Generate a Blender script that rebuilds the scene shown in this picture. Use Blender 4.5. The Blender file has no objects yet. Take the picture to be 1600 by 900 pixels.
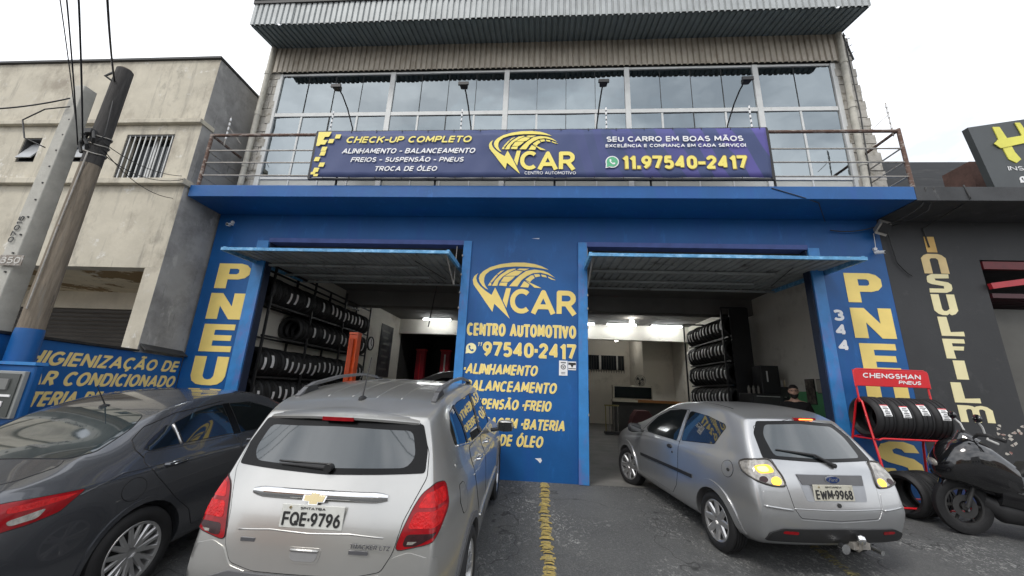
import bpy, bmesh, math, random
import numpy as np
from mathutils import Vector, Matrix
from mathutils.bvhtree import BVHTree
from mathutils.geometry import delaunay_2d_cdt
random.seed(7)
S = bpy.context.scene
COL = S.collection
rad = math.radians

# ---------------------------------------------------------------- camera, sky, sun, exposure
cd = bpy.data.cameras.new('camera'); cam = bpy.data.objects.new('camera', cd); COL.objects.link(cam)
cd.sensor_width = 36; cd.lens = 13.5; cd.clip_start = .05; cd.clip_end = 1500
Rm = Matrix(((0.99690, -0.02243, 0.07541), (0.06703, -0.25975, -0.96335), (0.04119, 0.96541, -0.25744)))
cam.matrix_world = Matrix.Translation((0, 0, 1.45)) @ Rm.to_4x4()
S.camera = cam
SUN_EL, SUN_AZ = rad(52), rad(215)
w = bpy.data.worlds.new('World'); S.world = w; w.use_nodes = True
nt = w.node_tree; N = nt.nodes; L = nt.links; N.clear()
out = N.new('ShaderNodeOutputWorld'); bg = N.new('ShaderNodeBackground'); bg.inputs[1].default_value = .13
sky = N.new('ShaderNodeTexSky'); sky.sky_type = 'NISHITA'; sky.sun_disc = False
sky.sun_elevation = SUN_EL; sky.sun_rotation = SUN_AZ; sky.dust_density = 2.5
tc = N.new('ShaderNodeTexCoord'); mp = N.new('ShaderNodeMapping'); mp.inputs['Scale'].default_value = (1.6, 1.6, 3.2)
no = N.new('ShaderNodeTexNoise'); no.inputs['Scale'].default_value = 1.7; no.inputs['Detail'].default_value = 7; no.inputs['Roughness'].default_value = .55
rp = N.new('ShaderNodeValToRGB'); e = rp.color_ramp.elements
e[0].position = .38; e[0].color = (5.0, 5.25, 5.6, 1); e[1].position = .62; e[1].color = (9.6, 9.7, 9.9, 1)
mx = N.new('ShaderNodeMix'); mx.data_type = 'RGBA'; mx.inputs[0].default_value = .9
L.new(tc.outputs['Generated'], mp.inputs[0]); L.new(mp.outputs[0], no.inputs[0]); L.new(no.outputs[0], rp.inputs[0])
L.new(sky.outputs[0], mx.inputs[6]); L.new(rp.outputs[0], mx.inputs[7]); L.new(mx.outputs[2], bg.inputs[0]); L.new(bg.outputs[0], out.inputs[0])
sl = bpy.data.lights.new('sun', 'SUN'); sl.energy = .9; sl.angle = rad(14); sl.color = (1, .96, .9)
sun = bpy.data.objects.new('sun', sl); COL.objects.link(sun)
sd = Vector((math.sin(SUN_AZ) * math.cos(SUN_EL), math.cos(SUN_AZ) * math.cos(SUN_EL), math.sin(SUN_EL)))
sun.rotation_euler = sd.to_track_quat('Z', 'Y').to_euler()
S.view_settings.view_transform = 'Standard'; S.view_settings.look = 'None'; S.view_settings.exposure = 0.66; S.view_settings.gamma = 1

# ---------------------------------------------------------------- materials
MT = {}
def M(name, col=(.5, .5, .5), rough=.6, metal=0, var=.12, scale=2.5, bump=0, bscale=60, coat=0, spots=None, emit=None, spec=.5, streak=None, aniso=(1, 1, 1), trans=0):
    """procedural principled material: two-scale noise in the colour, noise bump, optional stains with a shape of their own"""
    if name in MT: return MT[name]
    m = bpy.data.materials.new(name); m.use_nodes = True; MT[name] = m
    t = m.node_tree; n = t.nodes; l = t.links; b = n['Principled BSDF']
    b.inputs['Roughness'].default_value = rough; b.inputs['Metallic'].default_value = metal
    b.inputs['Specular IOR Level'].default_value = spec
    if coat: b.inputs['Coat Weight'].default_value = coat; b.inputs['Coat Roughness'].default_value = .04
    if trans: b.inputs['Transmission Weight'].default_value = trans
    tcn = n.new('ShaderNodeTexCoord'); mpn = n.new('ShaderNodeMapping'); mpn.inputs['Scale'].default_value = aniso
    l.new(tcn.outputs['Object'], mpn.inputs[0])
    ns = n.new('ShaderNodeTexNoise'); ns.inputs['Scale'].default_value = scale; ns.inputs['Detail'].default_value = 8; ns.inputs['Roughness'].default_value = .62
    l.new(mpn.outputs[0], ns.inputs[0])
    mr = n.new('ShaderNodeMapRange'); mr.inputs[1].default_value = .3; mr.inputs[2].default_value = .7
    mr.inputs[3].default_value = 1 - var; mr.inputs[4].default_value = 1 + var
    l.new(ns.outputs[0], mr.inputs[0])
    vm = n.new('ShaderNodeVectorMath'); vm.operation = 'SCALE'; vm.inputs[0].default_value = col[:3]
    l.new(mr.outputs[0], vm.inputs[3]); cur = vm.outputs[0]
    for (sc, sscale, lo, hi, sasp) in (spots or []):
        n2 = n.new('ShaderNodeTexNoise'); n2.inputs['Scale'].default_value = sscale; n2.inputs['Detail'].default_value = 9; n2.inputs['Roughness'].default_value = .7
        m2 = n.new('ShaderNodeMapping'); m2.inputs['Scale'].default_value = sasp; m2.inputs['Location'].default_value = (sscale * .37, lo * 5, 1.3)
        l.new(tcn.outputs['Object'], m2.inputs[0]); l.new(m2.outputs[0], n2.inputs[0])
        r2 = n.new('ShaderNodeMapRange'); r2.inputs[1].default_value = lo; r2.inputs[2].default_value = hi; r2.clamp = True
        l.new(n2.outputs[0], r2.inputs[0])
        mx2 = n.new('ShaderNodeMix'); mx2.data_type = 'RGBA'; mx2.inputs[7].default_value = (*sc, 1)
        l.new(r2.outputs[0], mx2.inputs[0]); l.new(cur, mx2.inputs[6]); cur = mx2.outputs[2]
    l.new(cur, b.inputs['Base Color'])
    if bump:
        nb = n.new('ShaderNodeTexNoise'); nb.inputs['Scale'].default_value = bscale; nb.inputs['Detail'].default_value = 5
        l.new(mpn.outputs[0], nb.inputs[0])
        bp = n.new('ShaderNodeBump'); bp.inputs['Strength'].default_value = bump; bp.inputs['Distance'].default_value = .01
        l.new(nb.outputs[0], bp.inputs['Height']); l.new(bp.outputs[0], b.inputs['Normal'])
    if emit:
        b.inputs['Emission Color'].default_value = (*emit[0], 1); b.inputs['Emission Strength'].default_value = emit[1]
    return m
O1 = (1, 1, 1)
blue = M('blue_paint', (.0015, .086, .285), .5, var=.13, scale=1.3, bump=.2, bscale=18, spots=[((.004, .078, .29), 2.2, .50, .62, (1, 1, .12)), ((.02, .05, .12), 3.5, .66, .80, (1, 1, .35)), ((.012, .14, .46), 5, .58, .78, (1, 1, .3)), ((.03, .07, .20), 9, .68, .80, (1, 1, .5))])
blue_l = M('blue_frame_paint', (.035, .21, .52), .45, var=.15, scale=4, bump=.1, spots=[((.12, .16, .42), 3, .5, .65, (1, 1, .4)), ((.25, .22, .2), 30, .68, .72, (1, 1, .3))])
blue_gate = M('blue_gate_edge', (.09, .29, .52), .5, var=.3, scale=8, spots=[((.25, .5, .75), 12, .5, .62, (.4, 1, 1))])
yel = M('yellow_sign_paint', (.86, .66, .20), .55, var=.06, scale=3)
yel_l = M('yellow_edge_paint', (.92, .84, .45), .55, var=.05)
cream = M('cream_paint', (.80, .72, .42), .6, var=.08, scale=2)
white = M('white_paint', (.8, .8, .8), .5, var=.05)
concrete = M('rough_plaster', (.52, .48, .39), .9, var=.12, scale=1.6, bump=.5, bscale=9, spots=[((.31, .275, .22), 1.3, .50, .68, (1, 1, .7)), ((.15, .14, .12), .8, .58, .72, (1, 1, .5)), ((.55, .53, .48), 4, .6, .75, O1), ((.16, .15, .13), 7, .60, .8, (1, 1, .12)), ((.24, .22, .19), 3.5, .55, .72, (1, 1, .10)), ((.62, .60, .55), 2.2, .62, .66, O1)])
concrete_side = M('grey_render', (.33, .325, .315), .9, var=.12, scale=2.2, bump=.25, bscale=14, spots=[((.20, .195, .19), 1.4, .46, .66, O1), ((.46, .45, .43), 2.6, .58, .68, (1, 1, .4)), ((.12, .12, .115), 5, .60, .7, (1, 1, .15))])
block_m = M('old_block', (.42, .40, .36), .9, var=.22, scale=5, bump=.5, bscale=30, spots=[((.20, .18, .14), 6, .5, .66, O1)])
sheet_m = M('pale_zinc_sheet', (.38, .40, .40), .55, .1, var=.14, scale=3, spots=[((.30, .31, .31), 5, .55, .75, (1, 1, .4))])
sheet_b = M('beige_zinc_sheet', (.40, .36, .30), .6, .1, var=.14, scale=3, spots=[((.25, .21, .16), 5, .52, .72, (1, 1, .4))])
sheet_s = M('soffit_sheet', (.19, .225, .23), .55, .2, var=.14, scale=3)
dark_m = M('dark_trim', (.035, .035, .035), .6, var=.2)
black_m = M('black_steel', (.012, .012, .013), .5, var=.2)
alu = M('window_aluminium', (.62, .62, .60), .4, .3, var=.08, scale=6)
rust = M('rusty_rail', (.14, .085, .065), .75, .3, var=.3, scale=12, spots=[((.32, .28, .25), 14, .5, .6, (.3, 1, 1))])
galv = M('old_galvanised', (.36, .34, .31), .55, .5, var=.25, scale=14, spots=[((.22, .12, .06), 10, .6, .7, O1)])
pvc = M('old_pvc', (.46, .44, .38), .6, var=.2, scale=6, spots=[((.22, .2, .13), 5, .55, .7, (1, 1, .3))])
asphalt = M('worn_asphalt', (.055, .057, .060), .8, var=.35, scale=1.2, bump=.9, bscale=55, spots=[((.035, .036, .038), .9, .5, .62, O1), ((.10, .10, .097), 2.2, .52, .7, (1, 1, 1)), ((.18, .18, .175), 26, .57, .66, (1, .7, 1)), ((.40, .40, .39), 13, .615, .67, (1, .6, 1))])
floor_m = M('shop_concrete', (.16, .155, .145), .7, var=.3, scale=1.5, bump=.1)
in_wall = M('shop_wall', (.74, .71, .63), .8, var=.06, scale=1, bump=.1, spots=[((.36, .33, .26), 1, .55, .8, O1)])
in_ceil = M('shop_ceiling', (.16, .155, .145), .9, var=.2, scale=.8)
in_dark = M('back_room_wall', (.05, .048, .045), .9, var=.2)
green = M('green_dado', (.12, .38, .17), .6, var=.1)
bwall = M('black_wall_paint', (.032, .033, .035), .65, var=.15, scale=1, bump=.15, bscale=16, spots=[((.07, .07, .07), 2, .58, .8, O1)])
bslab = M('black_slab', (.05, .052, .055), .8, var=.3, scale=2, bump=.3, spots=[((.13, .13, .13), 5, .60, .72, (1, 1, .3))])
def asphalt_mat():
    m = bpy.data.materials.new('worn_asphalt'); m.use_nodes = True; t = m.node_tree; n = t.nodes; l = t.links; b = n['Principled BSDF']; b.inputs['Roughness'].default_value = .72
    tcn = n.new('ShaderNodeTexCoord')
    def noise(sc, det=8, ro=.6, mp=None, dist=0):
        q = n.new('ShaderNodeTexNoise'); q.inputs['Scale'].default_value = sc; q.inputs['Detail'].default_value = det; q.inputs['Roughness'].default_value = ro; q.inputs['Distortion'].default_value = dist
        g = n.new('ShaderNodeMapping'); g.inputs['Scale'].default_value = mp or (1, 1, 1); g.inputs['Location'].default_value = (sc, sc * 2, 0); l.new(tcn.outputs['Object'], g.inputs[0]); l.new(g.outputs[0], q.inputs[0]); return q.outputs[0]
    def rng(s, a, c, x=0, y=1):
        q = n.new('ShaderNodeMapRange'); q.inputs[1].default_value = a; q.inputs[2].default_value = c; q.inputs[3].default_value = x; q.inputs[4].default_value = y; l.new(s, q.inputs[0]); return q.outputs[0]
    def mth(op, a, c):
        q = n.new('ShaderNodeMath'); q.operation = op
        for i, z in enumerate((a, c)):
            if isinstance(z, (int, float)): q.inputs[i].default_value = z
            else: l.new(z, q.inputs[i])
        return q.outputs[0]
    def mix(f, a, c):
        q = n.new('ShaderNodeMix'); q.data_type = 'RGBA'; l.new(f, q.inputs[0])
        for i, z in ((6, a), (7, c)):
            if isinstance(z, tuple): q.inputs[i].default_value = (*z, 1)
            else: l.new(z, q.inputs[i])
        return q.outputs[2]
    c = mix(rng(noise(.7), .35, .65), (.050, .052, .054), (.095, .097, .096))
    c = mix(rng(noise(60, 3), .45, .65), c, (.12, .12, .118))
    wear = rng(noise(.9, 4, .5, (1, .8, 1), .5), .47, .62)                       # where traffic has worn the surface
    fl = rng(noise(21, 6, .75, (1.2, .8, 1), 1.0), .54, .585); c = mix(mth('MULTIPLY', fl, rng(wear, 0, 1, .08, .62)), c, (.46, .46, .44))
    c = mix(rng(noise(.55, 5, .6, (1, 1, 1)), .60, .70), c, (.028, .028, .030))  # oil
    vo = n.new('ShaderNodeTexVoronoi'); vo.feature = 'DISTANCE_TO_EDGE'; vo.inputs['Scale'].default_value = .42
    ds = n.new('ShaderNodeMapping'); nz = n.new('ShaderNodeTexNoise'); nz.inputs['Scale'].default_value = 2.2; va = n.new('ShaderNodeVectorMath'); va.operation = 'ADD'; l.new(tcn.outputs['Object'], nz.inputs[0]); l.new(tcn.outputs['Object'], va.inputs[0]); l.new(nz.outputs['Color'], va.inputs[1]); l.new(va.outputs[0], vo.inputs[0])
    ck_ = rng(vo.outputs[0], 0, .006, 1, 0); c = mix(mth('MULTIPLY', ck_, .8), c, (.015, .015, .015))
    l.new(c, b.inputs['Base Color'])
    bp = n.new('ShaderNodeBump'); bp.inputs['Strength'].default_value = .9; bp.inputs['Distance'].default_value = .008; l.new(mth('ADD', noise(70, 3), mth('MULTIPLY', fl, .3)), bp.inputs['Height']); l.new(bp.outputs[0], b.inputs['Normal'])
    return m
asphalt = asphalt_mat()
rubber = M('rubber', (.012, .012, .013), .62, var=.25, scale=20, bump=.15)
silver = M('silver_car_paint', (.50, .495, .475), .28, .75, var=.04, scale=3, coat=.7)
silver2 = M('blue_silver_car_paint', (.46, .465, .47), .28, .75, var=.04, scale=3, coat=.7)
gun = M('dark_grey_car_paint', (.095, .10, .112), .22, .6, var=.06, coat=1)
redp = M('red_car_paint', (.70, .02, .03), .3, var=.06, coat=1)
glass = M('tinted_car_glass', (.006, .008, .009), .03, var=0, spec=.9, coat=1)
glass_r = M('rear_car_glass', (.02, .03, .034), .04, var=0, spec=1, coat=1)
frit = M('black_glass_edge', (.004, .004, .004), .22, var=0, spec=.25)
plast = M('black_plastic', (.018, .018, .019), .5, var=.15, bump=.1)
plast_g = M('grey_bumper_plastic', (.10, .10, .105), .55, var=.1, bump=.1)
chrome = M('chrome', (.75, .75, .75), .07, 1, var=0)
alloy = M('wheel_alloy', (.55, .55, .55), .3, .8, var=.08)
red_l = M('red_lens', (.26, .003, .007), .14, var=.3, scale=14, spec=.4)
red_l2 = M('bright_red_lens', (.52, .008, .010), .16, var=.35, scale=26, spec=.35, bump=.4, bscale=90)
smoke_l = M('smoked_lens', (.035, .012, .014), .14, var=.4, scale=22, spec=.4)
amber_on = M('lit_amber_lens', (.9, .45, .05), .2, emit=((1, .36, .02), 1.1))
amber_hot = M('lit_amber_bulb', (1, .8, .2), .2, emit=((1, .60, .10), 2.4))
brake_on = M('lit_brake_lens', (.8, .1, .03), .2, emit=((1, .25, .05), 2.5))
clear_l = M('clear_lens', (.35, .33, .30), .12, .3, var=.5, scale=22, coat=1)
gold = M('gold_badge', (.55, .46, .27), .25, .9, var=.1)
ink = M('black_lettering', (.02, .02, .02), .5)
grey_t = M('grey_badge_lettering', (.16, .16, .17), .3, .5)
plate_m = M('plate_enamel', (.62, .62, .58), .4, var=.06, scale=20)
seam_m = M('panel_gap', (.008, .008, .009), .7, var=0)
orange = M('orange_lift_paint', (.80, .10, .015), .4, var=.12, scale=6, coat=.3)
red_s = M('red_stand_paint', (.62, .012, .02), .35, var=.1, coat=.4)
tube_m = M('lit_tube', (1, 1, 1), .5, emit=((.95, .98, 1), 22))
bulb_m = M('lit_bulb', (1, 1, 1), .5, emit=((1, .96, .88), 50))
skin = M('skin', (.60, .36, .26), .55, var=.12, scale=30, bump=.1)
cloth = M('black_cotton', (.012, .011, .011), .9, var=.2, scale=40, bump=.3, bscale=200)
denim = M('dark_denim', (.03, .04, .07), .9, var=.2, scale=40)
hair = M('dark_hair', (.015, .010, .008), .7, var=.3, scale=60, bump=.6, bscale=120)
wood = M('weathered_pole_wood', (.20, .165, .125), .9, var=.35, scale=7, bump=.8, bscale=30, aniso=(4, 4, .35), spots=[((.20, .18, .15), 5, .55, .66, (5, 5, .4)), ((.05, .045, .04), 4, .6, .7, (4, 4, .5))])
pole_c = M('pole_concrete', (.42, .41, .37), .9, var=.15, scale=5, bump=.4, bscale=40)
wglass = None
def glass_film():
    m = bpy.data.materials.new('reflective_window_glass'); m.use_nodes = True; t = m.node_tree; n = t.nodes; l = t.links; n.clear()
    o = n.new('ShaderNodeOutputMaterial'); tr = n.new('ShaderNodeBsdfTransparent'); tr.inputs[0].default_value = (.30, .34, .34, 1)
    g = n.new('ShaderNodeBsdfGlossy'); g.inputs[0].default_value = (.66, .74, .78, 1); g.inputs['Roughness'].default_value = .015
    fr = n.new('ShaderNodeFresnel'); fr.inputs[0].default_value = 1.5
    mr = n.new('ShaderNodeMapRange'); mr.inputs[1].default_value = 0; mr.inputs[2].default_value = 1; mr.inputs[3].default_value = .34; mr.inputs[4].default_value = 1
    x = n.new('ShaderNodeMixShader'); nb = n.new('ShaderNodeTexNoise'); nb.inputs['Scale'].default_value = 1.1
    tcn = n.new('ShaderNodeTexCoord'); l.new(tcn.outputs['Object'], nb.inputs[0])
    bp = n.new('ShaderNodeBump'); bp.inputs['Strength'].default_value = .12; bp.inputs['Distance'].default_value = .05; l.new(nb.outputs[0], bp.inputs['Height']); l.new(bp.outputs[0], g.inputs['Normal'])
    l.new(fr.outputs[0], mr.inputs[0]); l.new(mr.outputs[0], x.inputs[0]); l.new(tr.outputs[0], x.inputs[1]); l.new(g.outputs[0], x.inputs[2]); l.new(x.outputs[0], o.inputs[0])
    return m
wglass = glass_film()

# ---------------------------------------------------------------- object helpers
def wm(o):
    if o is None: return Matrix.Identity(4)
    b = Matrix.Translation(o.location) @ o.rotation_euler.to_matrix().to_4x4() @ Matrix.Diagonal((*o.scale, 1))
    return wm(o.parent) @ o.matrix_parent_inverse @ b if o.parent else b
def tag(o, label=None, cat=None, group=None, kind=None):
    if label: o['label'] = label
    if cat: o['category'] = cat
    if group: o['group'] = group
    if kind: o['kind'] = kind
    return o
def thing(name, loc, label, cat, group=None, mat=None):
    o = bpy.data.objects.new(name, None); COL.objects.link(o); o.empty_display_size = .2
    if mat is not None:
        o.location = mat.to_translation(); o.rotation_euler = mat.to_euler()
    else: o.location = loc
    return tag(o, label, cat, group)
def link(name, me, mats, parent=None, local=False):
    """local=True: mesh is in the parent's coordinates; otherwise in world coordinates"""
    o = bpy.data.objects.new(name, me); COL.objects.link(o)
    if mats is not None:
        for m in (mats if isinstance(mats, (list, tuple)) else [mats]): me.materials.append(m)
    if parent is not None:
        o.parent = parent
        if not local: o.matrix_parent_inverse = wm(parent).inverted()
    return o
def mesh(v, f, smooth=False, name='m', ang=None):
    me = bpy.data.meshes.new(name); me.from_pydata([tuple(p) for p in v], [], f); me.update()
    if smooth:
        me.shade_smooth()
        if ang: me.set_sharp_from_angle(angle=rad(ang))
    return me
class MB:
    def __init__(s): s.v = []; s.f = []; s.mi = []
    def add(s, v, f, mi=0):
        n = len(s.v); s.v += [tuple(p) for p in v]; s.f += [tuple(i + n for i in q) for q in f]; s.mi += [mi] * len(f); return s
    def box(s, x0, x1, y0, y1, z0, z1, mi=0):
        return s.add([(x0, y0, z0), (x1, y0, z0), (x1, y1, z0), (x0, y1, z0), (x0, y0, z1), (x1, y0, z1), (x1, y1, z1), (x0, y1, z1)],
                     [(0, 3, 2, 1), (4, 5, 6, 7), (0, 1, 5, 4), (1, 2, 6, 5), (2, 3, 7, 6), (3, 0, 4, 7)], mi)
    def obox(s, c, u, v, w, mi=0):
        c, u, v, w = map(Vector, (c, u, v, w)); p = []
        for k in (-1, 1):
            for a, b in ((-1, -1), (1, -1), (1, 1), (-1, 1)): p.append(c + u * a + v * b + w * k)
        return s.add(p, [(0, 3, 2, 1), (4, 5, 6, 7), (0, 1, 5, 4), (1, 2, 6, 5), (2, 3, 7, 6), (3, 0, 4, 7)], mi)
    def tube(s, pts, r, n=8, mi=0, caps=True, closed=False):
        pts = [Vector(p) for p in pts]; m = len(pts); rs = r if isinstance(r, (list, tuple)) else [r] * m
        d0 = (pts[1] - pts[0]).normalized(); up = Vector((0, 0, 1)) if abs(d0.z) < .9 else Vector((1, 0, 0))
        a = d0.cross(up).normalized(); V = []
        for i, p in enumerate(pts):
            if closed: d = (pts[(i + 1) % m] - pts[i - 1]).normalized()
            else: d = ((pts[min(i + 1, m - 1)] - p).normalized() + (p - pts[max(i - 1, 0)]).normalized()).normalized()
            a = (a - d * a.dot(d)).normalized(); b = d.cross(a)
            for k in range(n):
                t = 2 * math.pi * k / n; V.append(p + (a * math.cos(t) + b * math.sin(t)) * rs[i])
        F = []
        for i in range(m if closed else m - 1):
            j = (i + 1) % m
            for k in range(n): F.append((i * n + k, i * n + (k + 1) % n, j * n + (k + 1) % n, j * n + k))
        if caps and not closed: F += [tuple(range(n - 1, -1, -1)), tuple(range((m - 1) * n, m * n))]
        return s.add(V, F, mi)
    def lathe(s, prof, n=32, axis='x', c=(0, 0, 0), mi=0, closed=False):
        """prof: (a, r) along axis"""
        V = []; m = len(prof)
        for k in range(n):
            t = 2 * math.pi * k / n; ct, st = math.cos(t), math.sin(t)
            for a, r in prof:
                q = {'x': (a, r * ct, r * st), 'y': (r * ct, a, r * st), 'z': (r * ct, r * st, a)}[axis]
                V.append((q[0] + c[0], q[1] + c[1], q[2] + c[2]))
        F = []
        for k in range(n):
            k2 = (k + 1) % n
            for i in range(m if closed else m - 1):
                j = (i + 1) % m; F.append((k * m + i, k * m + j, k2 * m + j, k2 * m + i))
        return s.add(V, F, mi)
    def prism(s, poly, P, u, v, d, mi=0):
        """polygon (a,b) on plane P+a*u+b*v, raised d along u x v"""
        P, u, v = Vector(P), Vector(u), Vector(v); nrm = u.cross(v).normalized(); n = len(poly)
        ar = sum(poly[i - 1][0] * poly[i][1] - poly[i][0] * poly[i - 1][1] for i in range(n))
        if ar < 0: poly = poly[::-1]
        a = [P + u * x + v * y for x, y in poly]; b = [p + nrm * d for p in a]
        return s.add(a + b, [tuple(range(n, 2 * n))] + [tuple(range(n - 1, -1, -1))] + [(i, (i + 1) % n, n + (i + 1) % n, n + i) for i in range(n)], mi)
    def loft(s, rings, mi=0, cap=True):
        n = len(rings[0]); V = [p for r in rings for p in r]; F = []
        for i in range(len(rings) - 1):
            for k in range(n): F.append((i * n + k, i * n + (k + 1) % n, (i + 1) * n + (k + 1) % n, (i + 1) * n + k))
        if cap: F += [tuple(range(n - 1, -1, -1)), tuple(range((len(rings) - 1) * n, len(rings) * n))]
        return s.add(V, F, mi)
    def me(s, smooth=False, ang=None, name='m'):
        me = mesh(s.v, s.f, smooth, name, ang)
        if any(s.mi): me.polygons.foreach_set('material_index', s.mi)
        return me
    def build(s, name, mats, parent=None, smooth=False, ang=None, local=False, bevel=0):
        o = link(name, s.me(smooth, ang, name), mats, parent, local)
        if bevel:
            b = o.modifiers.new('bevel', 'BEVEL'); b.width = bevel; b.segments = 2; b.limit_method = 'ANGLE'; b.angle_limit = rad(40)
        return o
def boxo(name, x0, x1, y0, y1, z0, z1, mats, parent=None, bevel=0, local=False):
    return MB().box(x0, x1, y0, y1, z0, z1).build(name, mats, parent, bevel=bevel, local=local)
def dup(o, parent=None, mat=None, **props):
    """copy of a thing with its parts and sub-parts (shared meshes)"""
    c = o.copy(); COL.objects.link(c); c.parent = parent
    if parent is None and mat is not None:
        c.location = mat.to_translation(); c.rotation_euler = mat.to_euler()
    for k, v in props.items(): c[k] = v
    for ch in [x for x in CH.get(o, [])]: dup(ch, c)
    return c
CH = {}
def kids(o):
    CH[o] = [x for x in COL.objects if x.parent == o]
    for x in CH[o]: kids(x)
    return o
def _arc(cx, cy, rx, ry, a0, a1, n=10): return [(cx + rx * math.cos(rad(a0 + (a1 - a0) * k / n)), cy + ry * math.sin(rad(a0 + (a1 - a0) * k / n))) for k in range(n + 1)]
# stroke skeletons in a box w x 1
GL = {
 'A': (.86, [[(0, 0), (.43, 1), (.86, 0)], [(.17, .30), (.69, .30)]]), 'B': (.70, [[(0, 0), (0, 1), (.40, 1)] + _arc(.42, .76, .25, .24, 90, -90) + [(0, .52)], [(.40, .52)] + _arc(.42, .26, .28, .26, 90, -90) + [(0, 0)]]),
 'C': (.78, [_arc(.42, .5, .42, .5, 48, 312, 18)]), 'D': (.76, [[(0, 0), (0, 1), (.34, 1)] + _arc(.36, .5, .40, .5, 90, -90, 14) + [(0, 0)]]),
 'E': (.58, [[(.58, 0), (0, 0), (0, 1), (.58, 1)], [(0, .51), (.52, .51)]]), 'F': (.56, [[(0, 0), (0, 1), (.56, 1)], [(0, .50), (.50, .50)]]),
 'G': (.82, [_arc(.42, .5, .42, .5, 48, 350, 18) + [(.80, .46), (.50, .46)]]), 'H': (.72, [[(0, 0), (0, 1)], [(.72, 0), (.72, 1)], [(0, .51), (.72, .51)]]),
 'I': (0, [[(0, 0), (0, 1)]]), 'K': (.70, [[(0, 0), (0, 1)], [(.68, 1), (.06, .46)], [(.24, .60), (.70, 0)]]), 'L': (.54, [[(0, 1), (0, 0), (.54, 0)]]),
 'M': (.90, [[(0, 0), (.04, 1), (.45, .25), (.86, 1), (.90, 0)]]), 'N': (.74, [[(0, 0), (0, 1), (.74, 0), (.74, 1)]]), 'O': (.86, [_arc(.43, .5, .43, .5, 0, 360, 24)]),
 'P': (.64, [[(0, 0), (0, 1), (.36, 1)] + _arc(.38, .73, .27, .27, 90, -90) + [(0, .46)]]), 'Q': (.86, [_arc(.43, .5, .43, .5, 0, 360, 24), [(.52, .28), (.84, 0)]]),
 'R': (.68, [[(0, 0), (0, 1), (.36, 1)] + _arc(.38, .74, .27, .26, 90, -90) + [(0, .48)], [(.34, .48), (.68, 0)]]),
 'S': (.62, [_arc(.31, .75, .29, .25, 40, 230, 12) + _arc(.31, .26, .31, .26, 70, -145, 14)]), 'T': (.64, [[(0, 1), (.64, 1)], [(.32, 1), (.32, 0)]]),
 'U': (.70, [[(0, 1)] + _arc(.35, .34, .35, .34, 180, 360, 12) + [(.70, 1)]]), 'V': (.80, [[(0, 1), (.40, 0), (.80, 1)]]), 'W': (1.1, [[(0, 1), (.26, 0), (.55, .8), (.84, 0), (1.1, 1)]]),
 'X': (.72, [[(0, 0), (.72, 1)], [(0, 1), (.72, 0)]]), 'Z': (.66, [[(0, 1), (.66, 1), (0, 0), (.66, 0)]]),
 '0': (.58, [_arc(.29, .66, .29, .34, 0, 180, 10) + _arc(.29, .34, .29, .34, 180, 360, 10) + [(.58, .66)]]), '1': (.24, [[(0, .80), (.22, 1), (.22, 0)]]),
 '2': (.56, [_arc(.28, .72, .28, .28, 165, -20, 12) + [(0, 0), (.57, 0)]]), '3': (.56, [_arc(.27, .76, .26, .24, 150, -90, 12), _arc(.27, .26, .29, .26, 90, -150, 12)]),
 '4': (.62, [[(.46, 0), (.46, 1), (0, .28), (.62, .28)]]), '5': (.56, [[(.52, 1), (.08, 1), (.04, .56)] + _arc(.26, .31, .30, .31, 110, -145, 14)]),
 '6': (.58, [_arc(.29, .30, .29, .30, 0, 360, 18), [(.02, .38), (.12, .72), (.42, 1)]]), '7': (.56, [[(0, 1), (.56, 1), (.18, 0)]]),
 '8': (.58, [_arc(.29, .77, .25, .23, 0, 360, 16), _arc(.29, .27, .29, .27, 0, 360, 16)]), '9': (.58, [_arc(.29, .70, .29, .30, 0, 360, 18), [(.56, .62), (.46, .28), (.16, 0)]]),
 '-': (.30, [[(0, .42), (.30, .42)]]), '.': (0, [[(0, 0), (0, .02)]]), '\u00b7': (0, [[(0, .46), (0, .50)]]), '!': (0, [[(0, .36), (0, 1)], [(0, 0), (0, .03)]]), ' ': (.22, []),
 'd': (.52, [_arc(.24, .30, .24, .30, 0, 360, 12), [(.50, 0), (.50, 1)]]), 'o': (.5, [_arc(.25, .30, .25, .30, 0, 360, 12)]), 'r': (.32, [[(0, 0), (0, .6)], _arc(.2, .34, .2, .26, 180, 60, 6)])}
ACC = {'\u00c7': ('C', [[(.44, -.02), (.52, -.16), (.36, -.24)]]), '\u00c3': ('A', [[(.18, 1.20), (.34, 1.28), (.52, 1.20), (.68, 1.28)]]), '\u00d3': ('O', [[(.38, 1.18), (.58, 1.34)]]), '\u00ca': ('E', [[(.12, 1.18), (.30, 1.32), (.48, 1.18)]])}
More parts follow.
